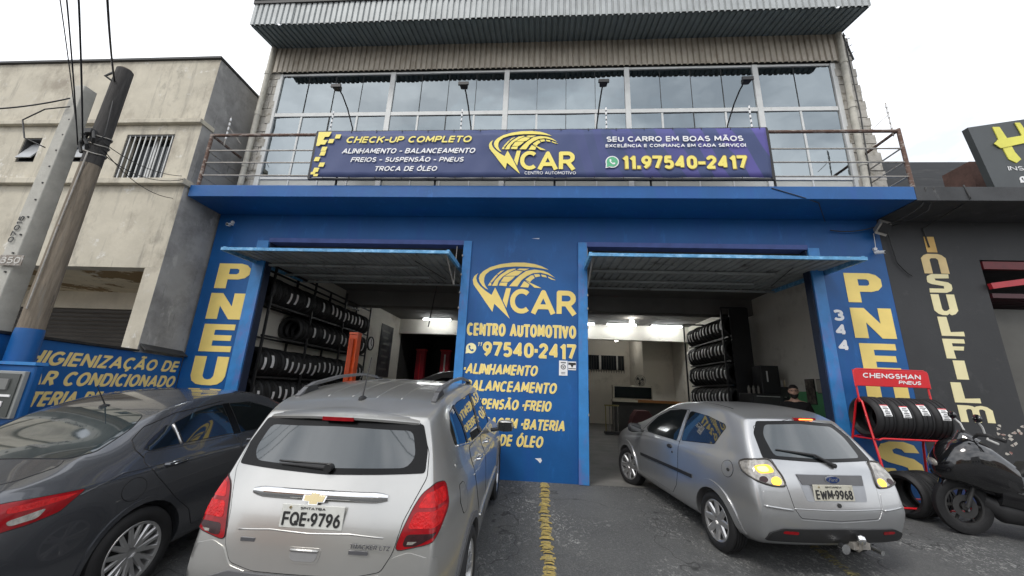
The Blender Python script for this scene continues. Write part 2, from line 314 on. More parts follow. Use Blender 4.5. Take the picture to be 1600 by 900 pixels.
def text(s, x0, x1, z0, z1, P, u, v, mat, parent, bold=.03, shear=0, d=.004, space=1.0, name='lettering', local=False, mb=None):
    """painted capitals built from strokes: z0..z1 is the cap height, x0..x1 the full width, on plane P + a*u + b*v, d proud of it"""
    H = z1 - z0; t = (.105 + bold * 1.9) * H; gap = .17 * space; it = []; x = 0
    for c in s:
        w_, st_ = GL.get(c) or (GL[ACC[c][0]][0], GL[ACC[c][0]][1])
        it.append((x, st_, ACC[c][1] if c in ACC else [])); x += w_ + gap
    tot = x - gap; n_ = len(s); sh = shear * H
    # horizontal: stroke widths stay true, skeleton stretches
    kx = (x1 - x0 - sh - t * 1.0 - (n_ - 1) * t * .72) / tot
    if kx < .25 * H: t *= .6; kx = (x1 - x0 - sh - t - (n_ - 1) * t * .72) / tot
    V, F = [], []
    P, u, v = Vector(P), Vector(u), Vector(v); nn = u.cross(v).normalized() * d; hz = H - t
    Vs, Fs = [], []
    for gi, (gx, st_, ac) in enumerate(it):
        pts, faces = [], []
        for k, pl in enumerate(st_ + ac):
            tt = t * (.8 if k >= len(st_) else 1)
            q = [Vector((x0 + t / 2 + gx * kx + gi * t * .72 + a * kx, t / 2 + b * hz)) for a, b in pl]
            for i in range(len(q) - 1):
                dd = q[i + 1] - q[i]
                if dd.length < 1e-6: continue
                dn = dd.normalized(); pr = Vector((-dn.y, dn.x)) * tt / 2
                e0 = dn * tt / 2 if i == 0 and len(q) < 4 else Vector((0, 0)); e1 = dn * tt / 2 if i == len(q) - 2 and len(q) < 4 else Vector((0, 0))
                if abs(dn.x) > .1 and abs(dn.y) > .1: e0 = e0 * .35; e1 = e1 * .35
                b0 = len(pts); pts += [q[i] + pr - e0, q[i] - pr - e0, q[i + 1] - pr + e1, q[i + 1] + pr + e1]; faces.append([b0, b0 + 1, b0 + 2, b0 + 3])
                if i:                                                            # round or square joint
                    b0 = len(pts); m_ = 8; c0 = q[i]; pts += [c0 + Vector((math.cos(6.2832 * k2 / m_ + .3927), math.sin(6.2832 * k2 / m_ + .3927))) * tt / 2 * 1.06 for k2 in range(m_)]; faces.append(list(range(b0, b0 + m_)))
        if not pts: continue
        r = delaunay_2d_cdt(pts, [], faces, 1, 1e-6)
        b0 = len(Vs); Vs += [(p.x + shear * p.y, p.y) for p in r[0]]; Fs += [tuple(i + b0 for i in f) for f, of in zip(r[2], r[5]) if len(of)]
    pts = [P + u * a + v * (z0 + b) + nn for a, b in Vs]; FF = []
    for f in Fs:
        a, b, c = (Vs[i] for i in f[:3]); FF.append(tuple(f) if (b[0] - a[0]) * (c[1] - a[1]) - (b[1] - a[1]) * (c[0] - a[0]) > 0 else tuple(f[::-1]))
    ed = {(f[i], f[(i + 1) % len(f)]) for f in FF for i in range(len(f))}; n = len(pts)
    side = [(b, a, a + n, b + n) for (a, b) in ed if (b, a) not in ed]
    m = mb or MB(); m.add(pts + [p - nn * .9 for p in pts], FF + side)
    return None if mb else m.build(name, mat, parent, local=local)
# facade plane basis: looking along +Y at a wall, x right, z up, outward normal -Y
FU, FV = (1, 0, 0), (0, 0, 1)
# ================================================================ SETTING
SL = .08
def gz(y): return -SL * (7 - y) if y < 7 else 0.0
def struct(name, mb, mats, smooth=False): return tag(mb.build(name, mats, None, smooth), kind='structure')
m = MB()
ys = [-300, -30, -2, 0, 1, 2, 3, 4, 5, 6, 6.5, 7, 7.4, 30, 400]
gy = lambda y: gz(max(y, 0.0))
for i in range(len(ys) - 1):
    a, b = ys[i], ys[i + 1]; m.add([(-300, a, gy(a)), (300, a, gy(a)), (300, b, gy(b)), (-300, b, gy(b))], [(0, 1, 2, 3)])
struct('parking_ground', m, asphalt)
struct('shop_floor', MB().add([(-6.1, 7.02, .004), (6.1, 7.02, .004), (6.1, 22, .004), (-6.1, 22, .004)], [(0, 1, 2, 3)]), floor_m)
# worn yellow line: ragged strip of paint and filler with real thickness
def ragged(name, pts, wd, mat, holes, amp=.022):
    m = MB(); r = random.Random(3); n = 95
    for k in range(n):
        t = (k + r.uniform(0, .25)) / n; t2 = (k + r.uniform(.6, 1.3)) / n
        if r.random() < holes: continue
        def P(t):
            i = min(int(t * (len(pts) - 1)), len(pts) - 2); f = t * (len(pts) - 1) - i
            return Vector(pts[i]).lerp(Vector(pts[i + 1]), f)
        a, b = P(t), P(t2); h = .006 + r.random() * .010; q = []
        wl, wr = wd / 2 + r.uniform(-amp, amp), wd / 2 + r.uniform(-amp, amp)
        for p in (a, b):
            q.append([(p.x - wl, p.y), (p.x - wl * .55, p.y), (p.x + wr * .5, p.y), (p.x + wr, p.y)])
        V = []; hs = (.001, h, h * r.uniform(.6, 1.2), .001)
        for row in q:
            for (x, y), hh in zip(row, hs): V.append((x + r.uniform(-.006, .006), y, gz(y) + hh))
        m.add(V, [(0, 1, 5, 4), (1, 2, 6, 5), (2, 3, 7, 6)])
    return struct(name, m, mat, True)
yline = M('worn_yellow_line', (.40, .30, .09), .8, var=.25, scale=12, bump=.8, bscale=60, spots=[((.22, .19, .10), 22, .5, .6, O1), ((.60, .55, .38), 30, .62, .7, O1)])
yline2 = M('faded_yellow_line', (.28, .24, .10), .85, var=.3, scale=12, spots=[((.06, .06, .06), 14, .45, .6, O1)])
ragged('yellow_parking_line', [(.13, 6.97), (.11, 5.75), (.125, 4.85), (.15, 4.1), (.16, 3.2), (.17, 1.5)], .125, yline, .03)
ragged('faded_parking_line', [(3.22, 5.9), (3.2, 5.2), (3.16, 4.5), (3.12, 3.0)], .12, yline2, .25)

# ================================================================ MAIN BUILDING
mainb = thing('workshop_building', (0, 7, 0), 'blue fronted tyre workshop with two open garage bays, glazed upper floor and corrugated roof', 'building')
def part(name, x0, x1, y0, y1, z0, z1, mt, parent=mainb, bevel=0): return boxo(name, x0, x1, y0, y1, z0, z1, mt, parent, bevel)
part('pier', -6.78, -5.56, 7, 7.12, 0, 4.24, blue); part('pier', -1.41, .70, 7, 7.12, 0, 4.24, blue); part('pier', 4.87, 6.18, 7, 7.12, 0, 4.24, blue)
part('lintel_wall', -6.78, 6.18, 7, 7.12, 4.24, 4.775, blue)
part('canopy_slab', -6.78, 6.18, 6.2, 7.3, 4.78, 5.02, blue, bevel=.008)
# steel door frames
for nm, a in (('left', (-5.565, -5.42)), ('midl', (-1.55, -1.408)), ('midr', (.697, .86)), ('right', (4.86, 5.05))):
    pass
fr = MB(); fr.box(-5.80, -5.555, 6.965, 6.999, 0, 4.2); fr.build('door_frame', blue_l, mainb)
fr = MB(); fr.box(-1.53, -1.37, 6.965, 7.14, 0, 4.25); fr.build('door_frame', blue_l, mainb)
fr = MB(); fr.box(.69, .86, 6.955, 7.14, 0, 4.25); fr.build('door_frame', blue_l, mainb, bevel=.006)
fr = MB(); fr.box(4.865, 5.06, 6.965, 6.999, 0, 4.2); fr.build('door_frame', blue_l, mainb)
vio = M('faded_violet_frame', (.06, .10, .30), .6, var=.2, scale=4)
boxo('door_head', -5.56, -1.53, 6.972, 7.2, 4.17, 4.26, vio, mainb); boxo('door_head', .86, 4.87, 6.972, 7.2, 4.17, 4.26, vio, mainb)
for (x, zs) in ((-1.53, (3.93, 3.55, 3.2, 2.9)), (.86, (3.2, 2.95, 2.6, 2.4, 1.1))):      # hinge pins and bolts on the frames
    m = MB()
    for z in zs: m.tube([(x, 6.97, z), (x, 6.93, z)], .014, 6); m.tube([(x, 6.93, z - .02), (x, 6.93, z + .02)], .01, 6)
    m.build('hinge_bolt', galv, mainb)
for x0_, x1_ in ((-5.558, -5.53), (4.84, 4.868)): boxo('inner_jamb', x0_, x1_, 7.0, 7.16, 0, 4.2, M('dark_jamb', (.01, .02, .05), .6), mainb)
# tilt-up garage doors, open: ribbed sheet, pale blue rim, rails, arms
def gate(x0, x1, slope):
    g = bpy.data.objects.new('garage_door', None); COL.objects.link(g); g.parent = mainb; g.matrix_parent_inverse = wm(mainb).inverted()
    steel = M('door_sheet_underside', (.30, .32, .32), .6, .1, var=.2, scale=2.5, spots=[((.09, .09, .085), 3, .55, .7, O1)])
    ya, yb, za, zb = 6.15, 8.62, 3.70, 3.80
    zz = lambda y: za + (zb - za) * (y - ya) / (yb - ya)
    m = MB(); n = int((x1 - x0) / .15); pt = []
    for k in range(n):
        a = x0 + (x1 - x0) * k / n; d = (x1 - x0) / n
        pt += [(a, 0), (a + d * .62, 0), (a + d * .70, .022), (a + d * .92, .022)]
    pt.append((x1, 0))
    V = []
    for (x, h) in pt: V += [(x, ya + .02, zz(ya) + .03 + h), (x, yb, zz(yb) + .03 + h)]
    me = m.add(V, [(2 * i, 2 * i + 1, 2 * i + 3, 2 * i + 2) for i in range(len(pt) - 1)])
    m.build('door_sheet', steel, g)
    MB().box(x0 - .03, x1 + .03, ya - .02, ya + .02, za - .022, za + .032).build('front_rim', blue_gate, g)
    for x in (x0, x1):
        MB().add([(x - .025, ya + .02, za - .03), (x + .025, ya + .02, za - .03), (x + .025, yb, zb - .03), (x - .025, yb, zb - .03),
                  (x - .025, ya + .02, za + .06), (x + .025, ya + .02, za + .06), (x + .025, yb, zb + .06), (x - .025, yb, zb + .06)],
                 [(0, 3, 2, 1), (4, 5, 6, 7), (0, 1, 5, 4), (1, 2, 6, 5), (2, 3, 7, 6), (3, 0, 4, 7)]).build('side_rim', blue_gate, g)
    for y in (7.06, 7.85, 8.5):
        boxo('cross_rail', x0 + .03, x1 - .03 if y > 8 else x1 - .8, y, y + .05, zz(y) - .045, zz(y) - .005, steel, g)
    for x in ([x0 + .05] if x0 > 0 else [x1 - .05]):
        m = MB(); m.tube([(x, 6.97, 3.35), (x, 6.25, zz(6.25))], .014, 6); m.tube([(x, 6.99, 3.35), (x, 7.02, 4.15)], .01, 5); m.build('lift_arm', galv, g)
    m = MB(); m.tube([(x1 - .75, 6.7, 3.72), (x1 - .45, 7.9, 3.72)], .008, 5); m.build('pull_rod', dark_m, g)
gate(-5.74, -1.62, 0); gate(.82, 5.13, 0)
# painted signs on the piers
def wtext(s, x0, x1, z0, z1, mt=yel, par=None, **k): return text(s, x0, x1, z0, z1, (0, k.pop('y', 6.996), 0), FU, FV, mt, par, **k)
def outlined(s, x0, x1, z0, z1, par, b=.045, e=.022, **k):
    sc = (z1 - z0); g = e * sc
    wtext(s, x0 - g, x1 + g, z0 - g, z1 + g, yel_l, par, bold=b + e * .9, d=.003, **k)
    return wtext(s, x0, x1, z0, z1, yel, par, bold=b, d=.006, **k)
def block(s, x0, x1, z0, z1, par, mt=yel, t=.30, y=6.99, d=.006):
    """heavy block capitals cut as polygons in a unit box"""
    G = {
     'P': [[(0, 0), (.36, 0), (.36, .36), (.68, .36), (.88, .42), (1, .56), (1, .80), (.88, .94), (.70, 1), (0, 1)], [(.36, .57), (.36, .79), (.60, .79), (.66, .74), (.66, .62), (.60, .57)]],
     'N': [[(0, 0), (.33, 0), (.33, .52), (.66, 0), (1, 0), (1, 1), (.68, 1), (.68, .48), (.34, 1), (0, 1)]],
     'E': [[(0, 0), (1, 0), (1, .21), (.37, .21), (.37, .40), (.93, .40), (.93, .60), (.37, .60), (.37, .79), (.98, .79), (.98, 1), (0, 1)]],
     'U': [[(0, 1), (0, .32), (.06, .14), (.2, .03), (.38, 0), (.64, 0), (.82, .04), (.94, .15), (1, .32), (1, 1), (.66, 1), (.66, .32), (.60, .22), (.5, .19), (.4, .22), (.34, .32), (.34, 1)]],
     'S': [[(0, .30), (.34, .30), (.40, .20), (.55, .18), (.66, .23), (.64, .33), (.5, .38), (.22, .45), (.05, .56), (.02, .76), (.12, .92), (.34, 1), (.66, 1), (.88, .92), (.97, .72), (.64, .72), (.58, .80), (.46, .83), (.36, .78), (.38, .69), (.56, .63), (.82, .56), (.98, .42), (1, .24), (.9, .08), (.66, 0), (.34, 0), (.1, .08)]],
     'I': [[(0, 0), (1, 0), (1, 1), (0, 1)]],
     'L': [[(0, 0), (1, 0), (1, .24), (.42, .20), (.40, 1), (0, 1)]],
     'F': [[(0, 0), (.42, 0), (.40, .42), (.86, .42), (.92, .62), (.40, .62), (.40, .78), (1, .78), (1, 1), (0, 1)]],
     'n': [[(0, 0), (.33, 0), (.33, .70), (.40, .78), (.60, .78), (.67, .70), (.67, 0), (1, 0), (1, .78), (.86, .94), (.7, 1), (.3, 1), (.14, .94), (0, .78)]],
     's': [[(0, 0), (.72, 0), (.94, .10), (1, .24), (1, .44), (.88, .56), (.36, .66), (.34, .76), (.96, .78), (.98, 1), (.24, 1), (.04, .88), (0, .72), (0, .56), (.14, .46), (.66, .36), (.66, .22), (.02, .22)]],
     'u': [[(0, 1), (0, .22), (.14, .06), (.3, 0), (.5, 0), (.62, .08), (.64, .02), (.7, 0), (.86, .06), (1, .22), (1, 1), (.66, 1), (.66, .30), (.52, .2), (.40, .2), (.34, .30), (.34, 1)]],
     'M': [[(0, 0), (.22, 0), (.22, .7), (.28, .78), (.37, .78), (.40, .7), (.40, 0), (.6, 0), (.6, .7), (.63, .78), (.72, .78), (.78, .7), (.78, 0), (1, 0), (1, .74), (.86, .94), (.7, 1), (.56, .96), (.5, .90), (.44, .96), (.3, 1), (0, 1)]]}
    m = MB()
    for i, pl in enumerate(G[s]):
        pts = [Vector((x0 + a * (x1 - x0), z0 + b * (z1 - z0))) for a, b in pl]
        if i == 0: outer = pts
    if len(G[s]) == 1: m.prism([tuple(p) for p in outer], (0, y, 0), FU, FV, d)
    else:
        hole = [Vector((x0 + a * (x1 - x0), z0 + b * (z1 - z0))) for a, b in G[s][1]]
        allp = outer + hole; n = len(outer); h = len(hole)
        r = delaunay_2d_cdt(allp, [(i, (i + 1) % n) for i in range(n)] + [(n + i, n + (i + 1) % h) for i in range(h)], [], 1, 1e-6)
        pc = sum(hole, Vector((0, 0))) / h
        V = [(p.x, y - d, p.y) for p in r[0]]; F = []
        for f in r[2]:
            c = sum((r[0][i] for i in f), Vector((0, 0))) / len(f)
            ins = all((hole[(i + 1) % h] - hole[i]).cross(c - hole[i]) * (1 if sum((hole[(k + 1) % h] - hole[k]).cross(hole[(k + 2) % h] - hole[k]) for k in range(h)) > 0 else -1) > 0 for i in range(h))
            if not ins: F.append(tuple(f) if (V[f[1]][0] - V[f[0]][0]) * (V[f[2]][2] - V[f[0]][2]) - (V[f[1]][2] - V[f[0]][2]) * (V[f[2]][0] - V[f[0]][0]) > 0 else tuple(f[::-1]))
        m.add(V, F)
    return m.build('letter', mt, par)
for s, b in zip('PNEU', ((-6.52, -5.83, 3.18, 3.70), (-6.54, -5.82, 2.56, 3.08), (-6.52, -5.87, 1.93, 2.46), (-6.55, -5.86, 1.31, 1.84))): block(s, *b, mainb, y=6.999)
block('S', -6.55, -5.86, .70, 1.22, mainb, y=6.999)
for s, b in zip('PNEUS', ((5.42, 6.03, 3.20, 3.74), (5.42, 6.09, 2.57, 3.10), (5.46, 6.05, 1.97, 2.48), (5.44, 6.09, 1.36, 1.88), (5.42, 6.07, .34, .91))): block(s, *b, mainb, y=6.999)
for s, z in (('3', 2.86), ('4', 2.60), ('4', 2.33)): wtext(s, 5.12, 5.30, z, z + .20, white, mainb, bold=.07, y=6.999)
# the workshop's winged logo, as polygons in its own units
LOGO = [[(1090,185),(1000,140),(900,110),(760,92),(600,95),(430,120),(290,165),(200,220),(155,270),(145,320),(160,370),(200,420),(245,455),(280,468),(240,420),(218,370),(218,310),(235,265),(290,215),(380,180),(500,158),(640,147),(780,148),(900,155),(1000,168)],
 [(130,250),(80,290),(62,340),(75,400),(110,450),(160,510),(250,630),(355,762),(375,655),(590,845),(500,660),(375,440),(332,540),(250,490),(170,425),(125,370),(108,320),(112,285)],
 [(525,445),(590,445),(540,705),(487,610)],
 [(275,415),(300,370),(318,382),(322,415)], [(304,362),(360,290),(388,262),(402,272),(350,340),(322,376)], [(394,255),(440,215),(490,198),(440,240),(408,266)],
 [(330,418),(370,340),(440,265),(540,195),(620,178),(650,182),(560,230),(470,290),(420,350),(400,418)],
 [(425,412),(440,372),(540,368),(528,418)], [(446,360),(490,290),(640,282),(600,325),(550,362)], [(500,280),(570,235),(640,202),(740,212),(680,265),(650,275)], [(700,175),(830,175),(760,205),(660,190)],
 [(565,418),(620,350),(700,270),(790,205),(900,185),(1020,200),(1100,235),(1175,290),(1080,250),(980,225),(880,235),(800,275),(730,330),(675,418)],
 [(715,425),(765,345),(838,388),(820,430)], [(780,325),(850,270),(885,262),(905,300),(870,325),(845,358)],
 [(895,250),(965,245),(980,275),(915,290)], [(990,250),(1055,262),(1070,290),(1003,280)], [(1085,275),(1190,325),(1140,318),(1093,298)], [(780,335),(1000,435),(905,430),(870,400)]]
def logo(x0, x1, z0, z1, y, par, mt=yel, edge=None):
    fx = lambda p: x0 + (p - 60) / 1405 * (x1 - x0); fz = lambda p: z1 - (p - 92) / 753 * (z1 - z0)
    m = MB()
    for pl in LOGO: m.prism([(fx(a), fz(b)) for a, b in pl], (0, y, 0), FU, FV, .005)
    for s, a, b, c, d in (('C', 585, 875, 450, 775), ('A', 868, 1188, 460, 792), ('R', 1205, 1465, 462, 797)):
        text(s, fx(a), fx(b), fz(d), fz(c), (0, y, 0), FU, FV, None, None, bold=.045, mb=m, d=.005)
    return m.build('logo', mt, par)
logo(-1.31, .66, 2.73, 3.83, 6.999, mainb)
o = 6.999
outlined('CENTRO AUTOMOTIVO', -1.35, .65, 2.40, 2.63, mainb, y=o, b=.03)
outlined('97540·2417', -1.03, .65, 2.03, 2.29, mainb, y=o, b=.04)
wtext('11', -1.14, -1.05, 2.21, 2.28, yel_l, mainb, y=o, shear=.2)
def phone_icon(cx, cz, r, y, par, bubble, hand):
    m = MB(); pl = [(cx + r * math.cos(t), cz + r * math.sin(t)) for t in [2 * math.pi * k / 24 for k in range(24)]]
    m.prism(pl, (0, y, 0), FU, FV, .005); m.prism([(cx - r * 1.02, cz - r * 1.05), (cx - r * .35, cz - r * .9), (cx - r * .93, cz - r * .3)], (0, y, 0), FU, FV, .0045)
    m.build('phone_bubble', bubble, par)
    m = MB(); q = [(-.5, .45), (-.25, .55), (-.12, .25), (-.28, .1), (.08, -.3), (.28, -.15), (.55, -.3), (.42, -.55), (.05, -.55), (-.45, -.05)]
    m.prism([(cx + r * a, cz + r * b) for a, b in q], (0, y - .005, 0), FU, FV, .003); m.build('handset', hand, par)
phone_icon(-1.25, 2.165, .095, o, mainb, yel_l, blue)
for s, a, b, c, d in (('·ALINHAMENTO', -1.37, -.01, 1.71, 1.89), ('·BALANCEAMENTO', -1.37, .33, 1.42, 1.60), ('·SUSPENSÃO ·FREIO', -1.37, .24, 1.12, 1.29), ('·CAMBAGEM ·BATERIA', -1.37, .48, .81, .98), ('·TROCA DE ÓLEO', -1.37, .11, .53, .71)):
    outlined(s, a, b, c, d, mainb, y=o, shear=.18, b=.03)
# two small stickers and chipped paint on the pier
st = boxo('wall_sticker', .35, .50, 6.993, 6.999, 1.74, 2.00, white, mainb)
m = MB(); m.lathe([(0, .045), (.001, .045), (.001, .03), (0, .03)], 20, 'y', (.425, 6.991, 1.89)); m.box(.38, .47, 6.991, 6.993, 1.955, 1.975); m.box(.39, .46, 6.991, 6.993, 1.79, 1.80); m.box(.39, .46, 6.991, 6.993, 1.765, 1.775)
m.prism([(.40, 1.90), (.45, 1.90), (.425, 1.865)], (0, 6.993, 0), FU, FV, .002); m.build('sticker_print', grey_t, st)
st = boxo('wall_sticker', .51, .65, 6.993, 6.999, 1.84, 1.99, white, mainb)
m = MB(); m.box(.515, .645, 6.991, 6.993, 1.93, 1.97); m.box(.515, .645, 6.991, 6.993, 1.86, 1.872)
m.prism([(.55, 1.93), (.61, 1.93), (.58, 1.88)], (0, 6.993, 0), FU, FV, .002); m.build('sticker_print', ink, st)
m = MB(); m.prism([(-.04, .36), (.06, .37), (.08, .33), (.05, .29), (.01, .33)], (0, 6.999, 0), FU, FV, .002); m.prism([(-.2, 4.33), (-.05, 4.34), (-.06, 4.32)], (0, 6.999, 0), FU, FV, .002)
m.build('chipped_plaster', white, mainb)

# ---- upper floor
m = MB()
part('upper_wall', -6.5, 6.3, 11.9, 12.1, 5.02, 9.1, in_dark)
part('roof_slab', -6.5, 6.3, 7.0, 12.1, 9.12, 9.3, in_ceil)
part('upper_floor_slab', -6.78, 6.18, 7.3, 22, 4.775, 5.02, in_ceil)
part('upper_side_wall', -6.5, -6.3, 7.3, 11.9, 5.02, 9.12, in_wall); part('upper_side_wall', 6.15, 6.3, 7.3, 11.9, 5.02, 9.12, in_wall)
# things faintly seen behind the upper glass
part('window_curtain', -6.1, -5.2, 8.2, 8.25, 5.1, 7.2, M('dark_curtain', (.06, .07, .07), .9, aniso=(9, 1, .3)))
part('upper_lintel', -6.5, 6.3, 7.04, 7.3, 8.37, 9.1, in_dark)
# old block edges at the two ends
for (xa, xb, xe) in ((-6.5, -6.17, -1), (6.0, 6.36, 1)):
    z = 5.02; k = 0
    while z < 9.0:
        h = .2; cut = .0
        top = min(z + h - .012, 9.1)
        xo = 0
        if xe > 0: xo = .17 * (1 - (z - 5.02) / 3.9) + (.03 if k % 2 else 0); 
        mid = xa + (xb - xa) * (.38 if k % 2 else .62)
        a, b = (xa - (0 if xe > 0 else xo), xb + (xo if xe > 0 else 0))
        for p, q in ((a, mid - .006), (mid + .006, b)):
            dy = random.uniform(-.012, .012)
            boxo('block', p, q, 6.99 + dy, 7.28, z, top, block_m, mainb)
        z += h; k += 1
    boxo('mortar_core', xa + .01, xb - .01, 7.01, 7.27, 5.02, 9.1, block_m, mainb)
# windows, five bays of real frames and panes
pale_p = M('pale_lower_panel', (.42, .43, .40), .25, var=.1, scale=2)
MX = [-6.16, -3.46, -.86, 1.75, 4.42, 5.98]
wf = M('white_window_frame', (.58, .59, .58), .45, var=.08, scale=5, spots=[((.33, .32, .29), 8, .6, .75, (1, 1, .4))])
for i in range(5):
    a, b = MX[i], MX[i + 1]; m = MB(); hw = .055
    m.box(a - hw * .98, a + hw * .98, 6.985, 7.06, 5.06, 8.36)
    if i == 4: m.box(b - .04, b + .05, 6.985, 7.06, 5.06, 8.36)
    m.box(a + hw, b - hw, 6.995, 7.05, 7.20, 7.29); m.box(a + hw, b - hw, 6.995, 7.05, 8.31, 8.36); m.box(a + hw, b - hw, 6.995, 7.05, 5.04, 5.11); m.box(a + hw, b - hw, 6.999, 7.045, 5.62, 5.68)
    wdw = m.build('window', wf, mainb)
    nt_ = 4 if i < 4 else 2; d = (b - a - .11) / nt_
    for k in range(nt_):
        x = a + .055 + k * d
        for z0_, z1_ in ((7.30, 8.30), (5.69, 7.19)):
            q_ = MB().box(x + .004, x + d - .004, 7.018, 7.024, z0_, z1_); a_, c_ = random.uniform(-.004, .004), random.uniform(-.004, .004)
            q_.v = [(p[0], p[1] + a_ * (p[0] - x - d / 2) / d * 2 + c_ * (p[2] - (z0_ + z1_) / 2), p[2]) for p in q_.v]; q_.build('pane', wglass, wdw)
        boxo('lower_panel', x + .004, x + d - .004, 7.018, 7.025, 5.12, 5.61, pale_p, wdw)
        if k and k % 2 == (1 if i % 2 else 1): boxo('stile', x - .02, x + .02, 7.0, 7.03, 5.69, 7.19, wf, wdw)
        elif k: boxo('stile', x - .006, x + .006, 7.0, 7.03, 5.69, 7.19, dark_m, wdw)
        if k: boxo('stile', x - .004, x + .004, 7.006, 7.03, 7.30, 8.30, dark_m, wdw)
        if k: boxo('stile', x - .012, x + .012, 7.004, 7.03, 5.12, 5.61, wf, wdw)
# corrugated cladding: sheets of trapezoid ribs
def corr(name, x0, x1, P0, P1, nrm, mt, par, period=.125, dep=.03):
    """ribs run from P0 to P1 (y,z pairs) on a strip x0..x1; nrm = outward (y,z)"""
    n = max(1, round((x1 - x0) / period)); d = (x1 - x0) / n; pr = []
    for k in range(n):
        a = x0 + k * d; pr += [(a, dep), (a + d * .60, dep), (a + d * .70, 0), (a + d * .90, 0)]
    pr.append((x1, dep)); V = []
    for (x, h) in pr:
        for (y, z) in (P0, P1): V.append((x, y + nrm[0] * h, z + nrm[1] * h))
    nn = len(pr); V += [(x, y - nrm[0] * .004, z - nrm[1] * .004) for (x, y, z) in V]
    F = [(2 * i, 2 * i + 2, 2 * i + 3, 2 * i + 1) for i in range(nn - 1)]; F += [tuple(q + 2 * nn for q in f[::-1]) for f in F]
    return MB().add(V, F).build(name, mt, par)
x = -6.45
for k in range(13):
    x2 = min(x + .975, 6.22); r = random.uniform(-.006, .006)
    corr('cladding_sheet', x, x2, (6.96 + r, 8.37 + r), (6.96 + r, 9.10), (-1, 0), sheet_b, mainb)
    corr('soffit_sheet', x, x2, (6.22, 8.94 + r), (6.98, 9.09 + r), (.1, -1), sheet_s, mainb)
    corr('fascia_sheet', x, x2, (6.21 + r, 8.90), (6.21 + r, 9.46), (-1, 0), sheet_m, mainb)
    x = x2
part('fascia_trim', -6.47, 6.24, 6.15, 6.24, 9.46, 9.56, dark_m); part('fascia_gutter', -6.47, 6.24, 6.13, 6.30, 9.56, 9.80, bslab)
m = MB(); m.add([(-6.47, 6.2, 9.75), (6.24, 6.2, 9.75), (6.24, 12.1, 10.2), (-6.47, 12.1, 10.2)], [(0, 1, 2, 3)]); m.build('roof_sheet', sheet_s, mainb)
corr_side = MB()
for xx in (-6.47, 6.22): corr_side.add([(xx, 6.2, 8.93), (xx, 7.05, 9.1), (xx, 7.05, 9.7), (xx, 6.2, 9.5), (xx + .02, 6.2, 8.93), (xx + .02, 7.05, 9.1), (xx + .02, 7.05, 9.7), (xx + .02, 6.2, 9.5)], [(0, 1, 2, 3), (7, 6, 5, 4), (0, 4, 5, 1), (3, 2, 6, 7), (0, 3, 7, 4)])
corr_side.build('fascia_end', sheet_m, mainb)
m = MB(); m.box(-.9, -.6, 6.1, 6.16, 9.50, 9.56); m.box(2.4, 2.6, 6.1, 6.16, 9.48, 9.56); m.build('fascia_lamp', dark_m, mainb)
# downpipes
for pts, nm in (([(-6.42, 6.9, 9.05), (-6.42, 6.9, 5.02)], 0), ([(6.16, 6.9, 9.05), (6.05, 6.9, 5.02)], 0)):
    m = MB(); m.tube(pts, .055, 14)
    for z in (5.9, 7.2, 8.3): m.tube([(pts[0][0] + (pts[1][0] - pts[0][0]) * (9.05 - z) / 4.03, 6.9, z - .04), (pts[0][0] + (pts[1][0] - pts[0][0]) * (9.05 - z) / 4.03, 6.9, z + .04)], .066, 14)
    m.build('downpipe', pvc, mainb, True, 40)
m = MB(); m.tube([(6.10, 6.86, 5.3), (6.2, 6.86, 7.0), (6.22, 6.86, 9.0)], .012, 6); m.tube([(6.34, 6.9, 8.35), (6.28, 6.95, 9.05)], .018, 6)
for k in range(7): m.tube([(6.33 - k * .008, 6.9, 8.42 + k * .09), (6.27 + (k % 2) * .1, 6.9, 8.46 + k * .09)], .008, 5)
m.build('wall_cable', dark_m, mainb)

# ---- interior shell
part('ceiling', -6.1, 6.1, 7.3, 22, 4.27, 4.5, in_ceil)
part('inner_wall', -6.3, -6.1, 7.125, 22, 0, 4.5, in_wall); part('inner_wall', 6.1, 6.3, 7.125, 22, 0, 4.5, in_wall)
part('green_dado', 6.085, 6.099, 7.13, 16, 0, 1.70, green); 
part('inner_beam', -6.1, 6.1, 11.3, 11.75, 3.82, 4.27, in_ceil)
part('inner_beam', -6.1, 6.1, 16.2, 16.5, 3.66, 4.27, in_wall)
part('back_wall', -.5, 6.3, 21, 21.2, 0, 4.5, in_wall); part('back_wall', -6.3, -.5, 21.8, 22, 0, 4.5, in_dark)  # left part coloured dark to stand for the room's missing light
part('shade_wall', -.6, -.45, 16.5, 22, 0, 4.27, in_dark); part('shade_wall', -6.098, -6.09, 16.5, 21.8, 0, 4.27, in_dark)  # added hidden partition stops light; thin dark sheet paints the unlit room's shade
part('office_block', 4.75, 6.09, 18.3, 20.99, 0, 4.2, in_wall)
g = part('back_window', 2.55, 4.45, 20.93, 21.0, 2.70, 3.45, M('night_pane', (.02, .025, .03), .1))
for k in range(15): boxo('window_bar', 2.6 + k * .13, 2.62 + k * .13, 20.88, 20.9, 2.55, 3.45, dark_m, g)
boxo('window_mullion', 3.15, 3.25, 20.87, 20.93, 2.7, 3.45, alu, g); boxo('window_mullion', 4.05, 4.12, 20.87, 20.93, 2.7, 3.45, alu, g)
part('back_door', 2.2, 2.62, 20.9, 21.0, 0, 1.62, black_m)
